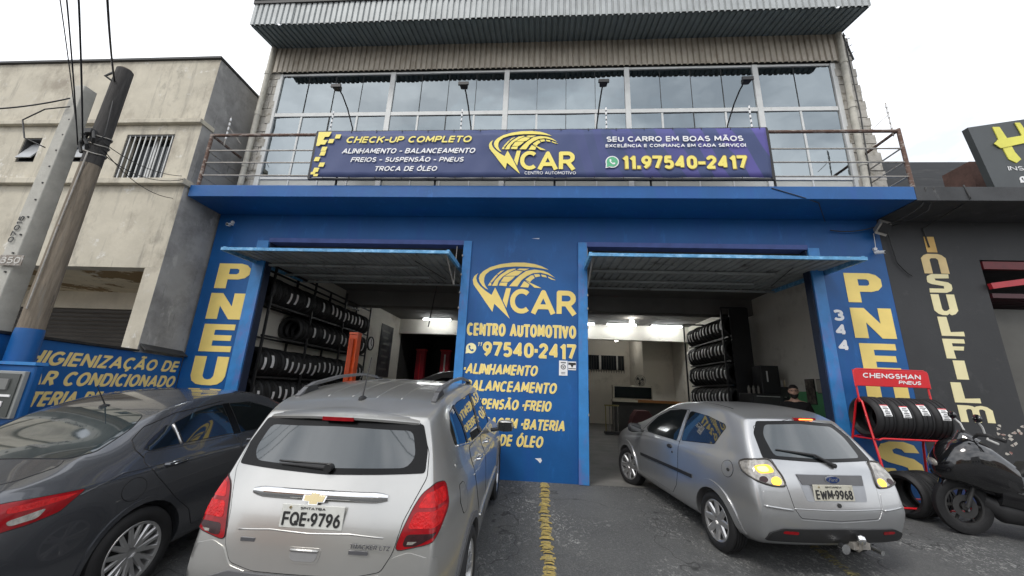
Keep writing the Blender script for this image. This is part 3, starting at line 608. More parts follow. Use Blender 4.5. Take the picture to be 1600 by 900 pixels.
# ================================================================ BALCONY RAIL, BANNER, LAMPS
rl = thing('balcony_railing', (0, 6.2, 5.02), 'rusty tubular railing along the front edge of the blue canopy', 'railing')
for x in (-6.66, 6.2):
    MB().tube([(x, 6.24, 5.02), (x, 6.24, 6.17)], .032, 10).build('post', rust, rl, True, 40)
    for z, r in ((6.15, .026), (5.80, .014), (5.53, .014), (5.25, .014)): MB().tube([(x, 6.27, z), (x, 7.0, z)], r, 8).build('side_bar', rust if z > 6 else galv, rl, True, 40)
for z, r, mt_ in ((6.15, .03, rust), (5.80, .014, galv), (5.53, .014, galv), (5.25, .014, galv)):
    MB().tube([(-6.66, 6.24, z), (0, 6.243, z - .01), (6.2, 6.24, z - .02)], r, 8).build('rail', mt_, rl, True, 40)
for x in (-3.9, -2.0, .2, 1.9, 4.0):
    MB().tube([(x, 6.24, 5.02), (x, 6.24, 6.12)], .02, 8).build('post', black_m, rl, True, 40)
# white and black insulator rods of the electric fence
for x in (-4.25, -1.62, 1.16, 3.78):
    rd = thing('fence_insulator_rod', (x, 6.30, 6.12), 'thin black and white insulator rod rising behind the banner, %s' % {-4.25: 'beside its checkered left end', -1.62: 'left of the wing logo', 1.16: 'above the green phone icon', 3.78: 'at its right end'}[x], 'rod', 'electric fence rods behind the banner')
    m = MB(); m.tube([(0, 0, 0), (0, 0, .62)], .008, 6); m.build('rod', black_m, rd, local=True)
    m = MB()
    for k in range(6): m.tube([(0, 0, .06 + k * .1), (0, 0, .12 + k * .1)], .016, 8)
    m.build('insulator', white, rd, True, 40, local=True)
for (x, y, z) in ((-6.62, 6.5, 6.2), (6.16, 6.3, 6.17)):
    rd = thing('fence_insulator_rod', (x, y, z), 'insulator rod with slanted stay at the %s corner of the railing' % ('left' if x < 0 else 'right'), 'rod')
    m = MB(); m.tube([(0, 0, -.1), (0, 0, .60)], .010, 6); m.tube([(0, 0, .35), (.28 if x < 0 else -.35, .1, .0 if x < 0 else .02)], .006, 5); m.build('rod', galv, rd, local=True)
    m = MB()
    for k in range(5): m.tube([(0, 0, .06 + k * .11), (0, 0, .12 + k * .11)], .017, 8)
    m.build('insulator', white, rd, True, 40, local=True)

bn = thing('shop_banner', (-.2, 6.14, 5.13), 'long dark blue banner with yellow logo, services and phone number, tied to the railing', 'banner')
ban = bpy.data.materials.new('banner_print'); ban.use_nodes = True; t = ban.node_tree; n = t.nodes; l = t.links; b = n['Principled BSDF']; b.inputs['Roughness'].default_value = .6
tcn = n.new('ShaderNodeTexCoord'); sp = n.new('ShaderNodeSeparateXYZ'); l.new(tcn.outputs['Object'], sp.inputs[0])
r1 = n.new('ShaderNodeMapRange'); r1.inputs[1].default_value = .3; r1.inputs[2].default_value = 3.9; l.new(sp.outputs[0], r1.inputs[0])
mp2 = n.new('ShaderNodeMapping'); mp2.inputs['Rotation'].default_value = (0, rad(52), 0); mp2.inputs['Scale'].default_value = (1.0, 1, .35); l.new(tcn.outputs['Object'], mp2.inputs[0])
wv = n.new('ShaderNodeTexWave'); wv.inputs['Scale'].default_value = .9; wv.inputs['Distortion'].default_value = 5; wv.inputs['Detail'].default_value = 1.5; l.new(mp2.outputs[0], wv.inputs[0])
st_ = n.new('ShaderNodeMapRange'); st_.inputs[1].default_value = .50; st_.inputs[2].default_value = .58; l.new(wv.outputs[1], st_.inputs[0])
mul = n.new('ShaderNodeMath'); mul.operation = 'MULTIPLY'; l.new(r1.outputs[0], mul.inputs[0]); l.new(st_.outputs[0], mul.inputs[1])
mxx = n.new('ShaderNodeMix'); mxx.data_type = 'RGBA'; mxx.inputs[6].default_value = (.042, .062, .165, 1); mxx.inputs[7].default_value = (.085, .072, .29, 1)
l.new(mul.outputs[0], mxx.inputs[0]); l.new(mxx.outputs[2], b.inputs['Base Color'])
# the sheet, sagging a little between its ties
V = []; nx, nz = 120, 8; X0, X1, Z0, Z1 = -4.36, 3.90, 5.14, 6.13
for i in range(nx + 1):
    for k in range(nz + 1):
        x = X0 + (X1 - X0) * i / nx; z = Z1 + (-.02 - (Z1 - Z0)) * k / nz * 1 + .02 * k / nz; s_ = .004 * math.sin(i * .9) * (1 if k in (0, nz) else .3)
        V.append((x, 6.122 + .010 * math.sin(i * .35) * math.sin(k * .5) * math.sin(i * .11 + 1) - .004 * math.cos(i * .9 + k), Z1 + (Z0 - Z1) * k / nz + s_))
F = [(i * (nz + 1) + k, i * (nz + 1) + k + 1, (i + 1) * (nz + 1) + k + 1, (i + 1) * (nz + 1) + k) for i in range(nx) for k in range(nz)]
bs = MB().add(V, F).build('banner_sheet', ban, bn, True); so = bs.modifiers.new('s', 'SOLIDIFY'); so.thickness = .004; so.offset = -1
m = MB(); m.box(-4.40, 3.94, 6.13, 6.18, 6.12, 6.15); m.box(-4.40, 3.94, 6.13, 6.18, 5.105, 5.135); m.box(-4.41, -4.36, 6.131, 6.179, 5.135, 6.12); m.box(3.90, 3.95, 6.131, 6.179, 5.135, 6.12); m.build('banner_frame', black_m, bn)
m = MB()
for k in range(17):
    x = -4.2 + k * .5; m.tube([(x, 6.115, 6.10), (x, 6.12, 6.15)], .006, 5); m.tube([(x + .1, 6.115, 5.16), (x + .1, 6.12, 5.11)], .006, 5)
m.build('banner_tie', black_m, bn)
by = yel_b = M('banner_yellow', (.85, .72, .16), .4, var=.02); BY = 6.106
ysh = M('banner_shadow_edge', (.30, .20, .05), .5, var=.02)
def bt(s, x0, x1, z0, z1, mt=white, **k): return text(s, x0, x1, z0, z1, (0, BY, 0), FU, FV, mt, bn, **k)
bt('CHECK-UP COMPLETO', -3.77, -1.33, 5.86, 6.00, by, bold=.055, shear=.25)
bt('ALINHAMENTO - BALANCEAMENTO', -3.81, -1.25, 5.63, 5.74, bold=.045, shear=.25)
bt('FREIOS - SUSPENSÃO - PNEUS', -3.61, -1.45, 5.45, 5.55, bold=.045, shear=.25)
bt('TROCA DE ÓLEO', -3.13, -1.93, 5.26, 5.36, bold=.045, shear=.25)
bt('SEU CARRO EM BOAS MÃOS', 1.12, 3.49, 5.85, 5.96, bold=.05)
bt('EXCELÊNCIA E CONFIANÇA EM CADA SERVIÇO!', 1.10, 3.52, 5.735, 5.80, bold=.055)
bt('11.97540-2417', 1.378, 3.522, 5.288, 5.572, ysh, bold=.085, d=.001)
bt('11.97540-2417', 1.39, 3.51, 5.30, 5.56, by, bold=.06, d=.004)
bt('CENTRO AUTOMOTIVO', -.34, .57, 5.19, 5.25, bold=.01)
logo(-1.02, .56, 5.20, 6.09, BY, bn, by)
phone_icon(1.21, 5.44, .118, BY + .0015, bn, white, white); phone_icon(1.21, 5.44, .098, BY - .002, bn, M('phone_green', (.10, .42, .22), .5), white)
m = MB(); q = [(-4.34, 6.11), (-4.08, 6.11), (-4.12, 6.0), (-4.20, 6.0), (-4.22, 5.93), (-4.13, 5.93), (-4.17, 5.83), (-4.26, 5.83), (-4.28, 5.80), (-4.34, 5.80)]
m.prism(q, (0, BY, 0), FU, FV, .003)
for a, c in ((-4.10, 5.95), (-3.98, 6.05), (-4.22, 5.68), (-4.31, 5.56), (-4.20, 5.44), (-4.29, 5.33), (-4.21, 5.79 - .01)):
    m.prism([(a, c), (a + .10, c), (a + .08, c - .09), (a - .02, c - .09)], (0, BY, 0), FU, FV, .003)
for a, c in ((-4.34, 5.24), (-4.28, 5.20)): m.prism([(a, c), (a + .09, c), (a + .08, c - .05), (a, c - .05)], (0, BY, 0), FU, FV, .003)
m.build('checker_print', by, bn)
# gooseneck spotlights over the banner
dsc = {-3.70: 'leftmost', -1.38: 'second from left', .95: 'second from right', 3.27: 'rightmost'}
for x, lean in ((-3.70, -.02), (-1.38, -.03), (.95, .02), (3.27, .03)):
    lp = thing('banner_spotlight', (x, 6.2, 6.1), 'black gooseneck spotlight above the banner, %s of the four' % dsc[x], 'spotlight', 'spotlights above the banner')
    m = MB(); m.tube([(0, 0, -.1), (lean * .3, -.05, .12), (lean, -.30, .36), (lean * 1.4, -.50, .47), (lean * 1.5, -.62, .49)], .013, 8); m.build('arm', black_m, lp, True, 60, local=True)
    m = MB(); m.loft([[(lean * 1.5 + a * s_, -.62 - d_, .475 + c * s_ * .6) for a, c in ((-1, -1), (1, -1), (1, 1), (-1, 1))] for d_, s_ in ((0, .03), (.03, .06), (.12, .065))]); m.box(lean * 1.5 - .09, lean * 1.5 + .09, -.76, -.73, .44, .50)
    m.build('lamp_head', black_m, lp, local=True)
# cameras and floodlight
def cctv(x, z, label, c=white):
    t_ = thing('security_camera', (x, 6.98, z), label, 'security camera')
    m = MB(); m.tube([(0, .02, 0), (0, -.06, -.01)], .018, 8); m.tube([(0, -.02, .05), (0, .02, .05)], .03, 10); m.build('bracket', c, t_, True, 40, local=True)
    m = MB(); m.tube([(-.03, -.03, -.03), (.03, -.15, -.06)], .03, 12); m.build('body', c, t_, True, 40, local=True)
    MB().tube([(.03, -.15, -.06), (.034, -.162, -.063)], .022, 12).build('lens', black_m, t_, local=True)
cctv(-6.45, 4.55, 'small white security camera under the canopy at the left corner'); cctv(6.03, 4.15, 'white security camera on the blue wall above the right PNEUS sign')
fl = thing('wall_floodlight', (6.1, 6.9, 4.55), 'grey floodlight under the right end of the blue canopy', 'floodlight')
MB().obox((0, -.08, 0), (.09, 0, -.03), (.02, .03, .05), (.03, -.05, .08)).build('housing', galv, fl, local=True)
MB().obox((0, -.125, -.03), (.075, 0, -.025), (.004, .006, .01), (.025, -.04, .065)).build('glass', black_m, fl, local=True)
def cable(name, pts, r, mt, label, group=None, sag=0, n=10):
    P = []
    for i in range(len(pts) - 1):
        a, b_ = Vector(pts[i]), Vector(pts[i + 1])
        for k in range(n): f = k / n; p = a.lerp(b_, f); p.z -= sag * 4 * f * (1 - f); P.append(p)
    P.append(Vector(pts[-1])); return tag(MB().tube(P, r, 6).build(name, mt, None, True), label, 'cable', group)
cable('hanging_cable', [(6.95, 6.2, 5.05), (6.98, 6.18, 4.80), (6.99, 6.35, 4.75), (6.93, 6.98, 4.62), (6.96, 6.98, 4.25)], .012, dark_m, 'dark cable dropping from the black slab to the letter I', n=5)
cable('hanging_cable', [(6.35, 6.19, 5.0), (6.3, 6.3, 4.7), (6.1, 6.9, 4.62), (5.3, 6.95, 4.55)], .010, dark_m, 'cable drooping under the right end of the blue canopy to the floodlight', sag=.06)
cable('hanging_cable', [(6.48, 6.19, 5.0), (6.45, 6.35, 4.65), (6.28, 6.95, 4.62), (6.35, 6.97, 3.95), (6.55, 6.97, 3.7)], .010, dark_m, 'cable looping down the black wall beside the floodlight', sag=.03)
cable('hanging_cable', [(6.05, 6.96, 4.5), (6.03, 6.96, 4.2)], .006, white, 'short white cable feeding the camera on the right blue pier')
cable('hanging_cable', [(3.9, 6.19, 4.98), (4.4, 6.19, 4.80), (4.7, 6.3, 4.76), (5.2, 6.9, 4.70)], .007, dark_m, 'thin dark wire lying across the right part of the blue canopy')

# ================================================================ LEFT BUILDING
lb = thing('plaster_building', (-9, 6.15, 0), 'unpainted grey plaster two storey building on the left with barred window', 'building')
def lp_(name, x0, x1, y0, y1, z0, z1, mt=concrete, bevel=0): return boxo(name, x0, x1, y0, y1, z0, z1, mt, lb, bevel)
# front wall pieced around its window openings (front face y=6.15)
XR, XL = -6.84, -16.0
lp_('front_wall', XL, -7.10, 6.15, 6.4, 3.32, 4.97)
lp_('front_pillar', -7.15, XR - .004, 6.15, 6.4, 0, 3.317); lp_('front_wall', -7.10, XR - .004, 6.15, 6.4, 3.32, 4.97)
lp_('sill_band', XL, XR + .05, 6.05, 6.4, 4.973, 5.09, bevel=.01)
def wall_rows(z0, z1, xs): 
    for a, b_ in xs: lp_('front_wall', a, b_, 6.15, 6.4, z0, z1)
wall_rows(5.093, 5.12, [(XL, XR - .004)])
wall_rows(5.12, 5.50, [(XL, -8.40), (-7.36, XR - .004)]); wall_rows(5.50, 6.06, [(XL, -10.68), (-10.27, -9.50), (-8.95, -8.40), (-7.36, XR - .004)]); wall_rows(6.06, 6.12, [(XL, -8.40), (-7.36, XR - .004)])
wall_rows(6.12, 6.33, [(XL, XR - .004)])
lp_('upper_band', XL, XR + .03, 6.06, 6.4, 6.333, 6.43, bevel=.01)
lp_('parapet_wall', XL, XR - .004, 6.15, 6.4, 6.433, 7.94)
lp_('parapet_cap', XL, XR + .03, 6.10, 12, 7.943, 7.99, dark_m)
lp_('side_wall', -7.1, XR, 6.152, 14, 0, 7.94, concrete_side)
lp_('interior_floor', XL, -7.1, 7.3, 12, 4.9, 5.0, in_dark); lp_('interior_back', XL, -7.1, 7.6, 7.7, 5.0, 7.9, in_dark)
# deep recess with roller shutter
beige = M('patchy_soffit', (.66, .56, .39), .9, var=.15, scale=1.5, spots=[((.26, .17, .07), .9, .50, .52, (1, 1, 1)), ((.66, .60, .48), 1.6, .58, .60, (1, 1, 1))])
lp_('soffit', XL, -7.12, 6.4, 8.5, 3.34, 3.4, beige); lp_('shutter_header', XL, -7.12, 8.30, 8.42, 2.93, 3.339, M('shutter_header_paint', (.70, .64, .52), .8))
shutter_m = M('roller_shutter_steel', (.11, .10, .09), .5, .3, var=.2, scale=3, aniso=(.3, 1, 1))
for k in range(30):
    z = 2.94 - k * .098
    MB().add([(XL, 8.36, z), (-7.12, 8.36, z), (-7.12, 8.335, z - .045), (XL, 8.335, z - .045), (-7.12, 8.36, z - .085), (XL, 8.36, z - .085), (-7.12, 8.39, z - .098), (XL, 8.39, z - .098)],
             [(0, 3, 2, 1), (3, 5, 4, 2), (5, 7, 6, 4)]).build('shutter_slat', shutter_m, lb)
# windows
pane_d = M('dark_pane', (.02, .025, .028), .05, var=0)
def barred(x0, x1, z0, z1):
    m = MB(); m.box(x0, x1, 6.16, 6.2, z1 - .04, z1); m.box(x0, x1, 6.16, 6.2, z0, z0 + .03); m.box(x0, x0 + .03, 6.165, 6.2, z0, z1); m.box(x1 - .03, x1, 6.165, 6.2, z0, z1)
    wd = m.build('barred_window', dark_m, lb); boxo('pane', x0 + .03, x1 - .03, 6.33, 6.34, z0, z1, pane_d, wd)
    for k in range(9):
        x = x0 + .06 + k * (x1 - x0 - .12) / 8; MB().tube([(x, 6.17, z0 + .02), (x, 6.17, z1 - .02)], .012, 6).build('window_bar', alu, wd)
    boxo('stile', (x0 + x1) / 2 - .02, (x0 + x1) / 2 + .02, 6.30, 6.33, z0, z1, alu, wd)
barred(-8.40, -7.36, 5.12, 6.12)
def awning(x0, x1, z0, z1):
    m = MB(); m.box(x0, x0 + .03, 6.17, 6.3, z0, z1); m.box(x1 - .03, x1, 6.17, 6.3, z0, z1); m.box(x0 + .03, x1 - .03, 6.17, 6.3, z1 - .03, z1); m.box(x0 + .03, x1 - .03, 6.17, 6.3, z0, z0 + .03)
    wd = m.build('awning_window', dark_m, lb); c = MB(); c.add([(x0 + .04, 6.28, z1 - .05), (x1 - .04, 6.28, z1 - .05), (x1 - .04, 6.10, z0 + .08), (x0 + .04, 6.10, z0 + .08)], [(0, 3, 2, 1)])
    o_ = c.build('pane', M('frosted_pane', (.32, .33, .34), .2), wd); sm = o_.modifiers.new('s', 'SOLIDIFY'); sm.thickness = .02
    boxo('recess', x0, x1, 6.32, 6.36, z0, z1, in_dark, wd)
awning(-10.68, -10.27, 5.50, 6.06); awning(-9.50, -8.95, 5.50, 6.06)

# blue boundary wall with painted lettering
bw = thing('boundary_wall', (-6.8, 5.7, 0), 'low blue wall at the left edge of the parking painted with yellow service lettering', 'wall')
MB().add([(-6.80, 3.9, -.6), (-6.80, 6.998, -.6), (-6.80, 6.998, 1.79), (-6.80, 3.9, 1.89), (-6.95, 3.9, -.6), (-6.95, 6.998, -.6), (-6.95, 6.998, 1.79), (-6.95, 3.9, 1.89)],
         [(0, 1, 2, 3), (7, 6, 5, 4), (0, 3, 7, 4), (3, 2, 6, 7), (1, 5, 6, 2)]).build('wall', blue, bw)
MB().add([(-6.76, 3.88, 1.895), (-6.76, 6.12, 1.825), (-6.99, 6.12, 1.825), (-6.99, 3.88, 1.895), (-6.76, 3.88, 1.93), (-6.76, 6.12, 1.86), (-6.99, 6.12, 1.86), (-6.99, 3.88, 1.93)],
         [(3, 2, 1, 0), (4, 5, 6, 7), (0, 1, 5, 4), (1, 2, 6, 5), (2, 3, 7, 6), (3, 0, 4, 7)]).build('wall_cap', black_m, bw)
MB().add([(-6.70, 6.16, 1.85), (-6.70, 6.99, 1.81), (-6.835, 6.99, 1.90), (-6.835, 6.16, 1.95), (-6.70, 6.16, 1.87), (-6.70, 6.99, 1.83), (-6.835, 6.99, 1.92), (-6.835, 6.16, 1.97)],
         [(3, 2, 1, 0), (4, 5, 6, 7), (0, 1, 5, 4), (1, 2, 6, 5), (2, 3, 7, 6), (3, 0, 4, 7)]).build('wall_cap', dark_m, bw)
BU, BV = (0, 1, 0), (0, 0, 1)
def wt(s, y0, y1, z0, z1):
    ch = yel_c = M('ochre_lettering', (.80, .62, .24), .55, var=.06)
    text(s, y0, y1, z0, z1, (-6.80, 0, 0), BU, BV, ch, bw, bold=.05, shear=.22, d=.005)
wt('HIGIENIZAÇÃO DE', 4.72, 7.0 - .02, 1.52, 1.72); wt('AR CONDICIONADO', 4.80, 6.98, 1.245, 1.45); wt('BATERIA DE ARRANQUE', 4.60, 6.98, .97, 1.17)
# poles and meter box
wp = thing('wooden_pole', (-6.56, 4.5, gz(4.5)), 'old round wooden utility pole, its foot painted blue', 'utility pole')
m = MB(); n_ = 16; prof = [(0, .135), (1.0, .13), (2.3, .125), (3.5, .118), (5.0, .108), (6.2, .098), (6.24, .085)]
m.lathe(prof, n_, 'z'); m.f.append(tuple((k + 1) * len(prof) - 1 for k in range(n_))); m.mi.append(0); m.build('shaft', wood, wp, True, 50, local=True)
m = MB(); m.lathe([(0, .142), (2.1, .134), (2.16, .128)], 20, 'z'); m.build('painted_foot', blue, wp, True, local=True)
for z in (5.0, 4.86, 4.72): MB().tube([(.120 * math.cos(t), .120 * math.sin(t), z + .02 * math.sin(t * 2)) for t in [k * math.pi / 8 for k in range(16)]], .010, 6, closed=True).build('strap', galv, wp, local=True)
for pp, rr_ in (([(.0, -.11, 4.75), (.05, -.16, 4.8), (-.05, -.18, 4.95), (.02, -.11, 5.05)], .022), ([(-.08, -.10, 4.7), (-.16, -.1, 4.85), (-.08, -.10, 5.0)], .02), ([(.05, -.10, 4.85), (.12, -.16, 4.9), (.06, -.15, 5.02), (.0, -.10, 4.95)], .018), ([(-.02, -.09, 5.95), (-.10, -.14, 6.0), (-.05, -.09, 6.12)], .016), ([(.08, -.07, 5.6), (.16, -.1, 5.3), (.17, -.08, 5.0), (.08, -.08, 4.9)], .008)): MB().tube(pp, rr_, 8).build('insulator_clamp', dark_m, wp, True, 40, local=True)
boxo('clamp_block', -.08, .06, -.18, -.10, 4.98, 5.05, dark_m, wp, local=True)
m = MB()
m.tube([(.05, -.120, 4.7), (.03, -.128, 3.5), (.04, -.14, 2.4)], .010, 6); m.build('conduit', galv, wp, local=True)
m = MB(); m.lathe([(4.55, .1125), (4.8, .112), (5.6, .105), (6.22, .1005)], 20, 'z'); m.build('tarred_top', M('tarred_wood', (.045, .042, .04), .85, var=.4, scale=9, bump=.6, aniso=(4, 4, .4)), wp, True, local=True)
cp = thing('concrete_pole', (-6.98, 4.42, gz(4.42)), 'square concrete utility pole with slots, left of the wooden pole', 'utility pole')
def taper(w0, w1, d0, d1, h, z0=0): 
    return MB().add([(-w0, -d0, z0), (w0, -d0, z0), (w0, d0, z0), (-w0, d0, z0), (-w1, -d1, h), (w1, -d1, h), (w1, d1, h), (-w1, d1, h)], [(0, 3, 2, 1), (4, 5, 6, 7), (0, 1, 5, 4), (1, 2, 6, 5), (2, 3, 7, 6), (3, 0, 4, 7)])
o_ = taper(.13, .085, .14, .085, 5.82).build('shaft', pole_c, cp, local=True, bevel=.012)
taper(.135, .12, .146, .13, 2.12).build('painted_foot', blue, cp, local=True)
for k in range(12): boxo('slot', .045, .062, -.136 + k * .0042, -.08, 2.6 + k * .26, 2.62 + k * .26, dark_m, cp, local=True)
text('07015', -.0, .38, -.02, .055, (-.03, -.124, 3.28), (0.05, .03, 1), (-1, 0, 0.05), ink, cp, bold=.02, local=True, d=.006, name='pole_number')
np_ = boxo('number_plate', -.06, .28, -.15, -.142, 2.95, 3.09, M('tarnished_plate', (.22, .19, .16), .5, .5, spots=[((.4, .38, .35), 14, .5, .6, O1)]), cp, local=True)
text('350', -.03, .25, 2.975, 3.065, (0, -.15, 0), FU, FV, M('worn_silver', (.5, .48, .44), .4, .6), np_, bold=.03, local=True)
mb_ = thing('electricity_meter_box', (-6.6, 4.36, 0), 'grey electricity meter box with glass window on a blue pillar', 'meter box')
boxo('pillar', -7.6, -5.95, 4.25, 4.34, -.6, 1.50, blue, mb_, bevel=.02); boxo('ledge', -7.6, -5.94, 4.23, 4.36, 1.503, 1.54, blue_l, mb_)
boxo('box', -6.34, -5.99, 4.20, 4.249, .90, 1.43, M('meter_grey', (.30, .31, .30), .5, .2), mb_, bevel=.008)
boxo('meter_window', -6.31, -6.02, 4.185, 4.199, .92, 1.40, M('meter_glass', (.07, .075, .07), .15), mb_)
boxo('meter', -6.24, -6.12, 4.165, 4.184, 1.22, 1.34, M('meter_dial', (.18, .18, .17), .4), mb_); boxo('meter_label', -6.22, -6.12, 4.175, 4.184, 1.03, 1.09, white, mb_); boxo('meter_strip', -6.28, -6.05, 4.175, 4.184, 1.14, 1.165, white, mb_)
boxo('plinth', -7.6, -5.96, 4.20, 4.249, -.6, .80, M('raw_concrete_plinth', (.26, .25, .23), .9), mb_)
# overhead wires
W = 'overhead wires from the poles'
cable('overhead_wire', [(-6.56, 4.42, 5.75), (-4.93, 3.0, 5.48 + .05), (-1.5, 0, 6.6)], .012, black_m, 'thick twisted wire rising from the top of the wooden pole', W, sag=.03)
cable('overhead_wire', [(-6.62, 4.36, 4.65), (-5.25, 3.0, 5.45), (-2.5, 0, 7.2)], .010, black_m, 'wire rising from the straps halfway up the wooden pole', W, sag=-.02)
cable('overhead_wire', [(-6.68, 4.36, 4.60), (-5.40, 3.0, 5.46), (-2.8, 0, 7.3)], .008, black_m, 'thin wire beside the wire from the wooden pole straps', W, sag=-.02)
cable('overhead_wire', [(-6.74, 4.38, 4.7), (-5.50, 3.0, 5.50), (-3.0, 0, 7.4)], .006, black_m, 'thinnest wire left of the others in the sky', W, sag=-.02)
cable('overhead_wire', [(-7.0, 4.3, 5.35), (-7.6, 4.0, 4.92), (-9.5, 3.2, 3.9)], .010, black_m, 'wire sagging from the concrete pole out to the left', W, sag=.03)
cable('overhead_wire', [(-6.95, 4.3, 5.2), (-7.25, 4.25, 5.12), (-7.45, 4.2, 4.9), (-7.3, 4.2, 4.6), (-7.05, 4.28, 4.5)], .009, black_m, 'loose loop of wire beside the concrete pole', n=4)
for a, b_, s_, q_ in (((-6.42, 4.45, 4.7), (-6.9, 6.1, 5.15), .12, 'highest'), ((-6.42, 4.45, 4.55), (-6.82, 6.12, 5.1), .2, 'most slack'), ((-6.42, 4.45, 4.62), (-7.0, 6.14, 4.7), .16, 'lowest ending')):
    cable('service_wire', [a, b_], .006, black_m, 'thin service wire from the wooden pole to the canopy corner, the %s one' % q_, 'service wires to the canopy corner', sag=s_)

# ================================================================ RIGHT BUILDING
rb = thing('black_shop_building', (9, 7, 0), 'black painted neighbouring shop on the right with vertical cream lettering', 'building')
def rp_(name, x0, x1, y0, y1, z0, z1, mt=bwall, bevel=0): return boxo(name, x0, x1, y0, y1, z0, z1, mt, rb, bevel)
rp_('front_wall', 6.184, 7.75, 7, 7.25, .66, 4.76); rp_('front_wall', 7.75, 14, 7, 7.25, 4.03, 4.76)
rp_('wall_base', 6.184, 7.75, 6.985, 7.25, 0, .655, M('navy_wall_base', (.012, .03, .12), .5)); rp_('base_line', 6.184, 7.75, 6.98, 6.985, .655, .667, M('grey_line', (.3, .3, .3), .6))
rp_('canopy_slab', 6.184, 14, 6.2, 7.25, 4.765, 5.02, bslab, .006)
rp_('wall_recess', 7.85, 14, 7.26, 7.4, 0, 3.2, M('grey_inner_wall', (.10, .098, .09), .8)); rp_('inner_side', 7.75, 7.84, 7.25, 9.5, 0, 4.03, M('grey_inner_wall', (.1, .098, .09)))
rp_('inner_ceiling', 7.75, 14, 7.25, 11, 4.05, 4.15, bslab); rp_('inner_back', 7.75, 14, 11, 11.2, 0, 4.2, in_dark)
rp_('parapet', 6.4, 14, 8.3, 8.5, 5.02, 6.85, M('dark_parapet_sheet', (.035, .037, .04), .6, bump=.4, bscale=6, aniso=(.3, 1, 3), spots=[((.07, .07, .07), 3, .55, .7, (.4, 1, 3))]))
rp_('roof_deck', 6.4, 14, 7.25, 8.3, 4.95, 5.02, bslab); rp_('beam_box', 7.95, 8.15, 6.9, 7.4, 5.02, 5.95, M('rusty_post_paint', (.10, .055, .045), .8, var=.3, scale=9))
rd_ = M('dark_red_steel', (.13, .012, .016), .5, var=.25, scale=6)
g = boxo('folded_gate', 7.78, 14, 6.99, 7.06, 3.86, 4.0, rd_, rb)
for k in range(14): boxo('gate_slat', 7.80, 14, 7.0 + k * .12, 7.07 + k * .12, 3.34 + k * .0, 3.42, M('gate_slat_paint', (.05, .008, .012), .5), g)
MB().obox((8.3, 6.95, 3.62), (.55, 0, .09), (0, .03, 0), (-.01, 0, .05)).build('gate_arm', M('bright_red_steel', (.42, .02, .03), .4), rb)
for s, b_ in (('I', (6.92, 7.09, 4.16, 4.46)), ('n', (6.79, 7.20, 3.76, 4.13)), ('s', (6.80, 7.18, 3.41, 3.75)), ('u', (6.80, 7.18, 3.01, 3.38)), ('L', (6.82, 7.18, 2.65, 2.98)), ('F', (6.81, 7.15, 2.27, 2.60)), ('I', (6.89, 7.07, 1.93, 2.24)), ('L', (6.77, 7.16, 1.56, 1.88)), ('M', (6.79, 7.30, 1.26, 1.52))):
    block(s, *b_, rb, M('orange_cream_paint', (.66, .42, .13), .6) if b_[2] > 4 else (M('warm_cream_paint', (.74, .56, .27), .6) if b_[2] > 3.7 else cream), y=6.999, d=.004)
pp_m = M('peeled_plaster', (.5, .47, .42), .8, spots=[((.25, .1, .08), 9, .5, .6, O1)])
for k in range(16):
    m = MB(); r = random.Random(k); a, c = r.uniform(7.25, 7.7), r.uniform(.75, 1.25); q = [(a + r.uniform(.01, .05) * math.cos(t), c + r.uniform(.006, .04) * math.sin(t)) for t in [i * 1.05 for i in range(6)]]
    m.prism(q, (0, 6.999, 0), FU, FV, .002); m.build('peeled_patch', pp_m, rb)
hs = thing('shop_sign', (8.6, 6.3, 5.05), 'dark grey sign board with yellow brush letter H on the neighbouring roof', 'sign')
MB().add([(7.38, 6.28, 6.22), (7.52, 6.28, 5.05), (10.5, 6.28, 5.05), (10.5, 6.28, 6.75), (7.38, 6.38, 6.22), (7.52, 6.38, 5.05), (10.5, 6.38, 5.05), (10.5, 6.38, 6.75)],
         [(0, 1, 2, 3), (7, 6, 5, 4), (0, 4, 5, 1), (1, 5, 6, 2), (2, 6, 7, 3), (3, 7, 4, 0)]).build('board', M('sign_graphite', (.045, .052, .055), .45), hs)
m = MB()
for q in ([(7.77, 6.22), (7.88, 6.22), (7.95, 5.95), (7.99, 5.72), (8.05, 5.58), (7.96, 5.51), (7.86, 5.58), (7.82, 5.80)], [(8.14, 6.30), (8.22, 6.30), (8.30, 6.02), (8.38, 5.72), (8.46, 5.56), (8.40, 5.52), (8.30, 5.60), (8.20, 5.95)], [(7.70, 5.88), (7.78, 5.96), (8.34, 6.07), (8.40, 5.98), (8.3, 5.92), (7.78, 5.79)]):
    m.prism(q, (0, 6.28 - len(m.v) * .0003, 0), FU, FV, .012)
m.build('brush_letter', M('sign_yellow', (.72, .68, .10), .5), hs)
text('INSULFILM', 7.81, 8.62, 5.37, 5.45, (0, 6.279, 0), FU, FV, white, hs, bold=.02, d=.005)
phone_icon(7.99, 5.20, .06, 6.279, hs, white, bslab)
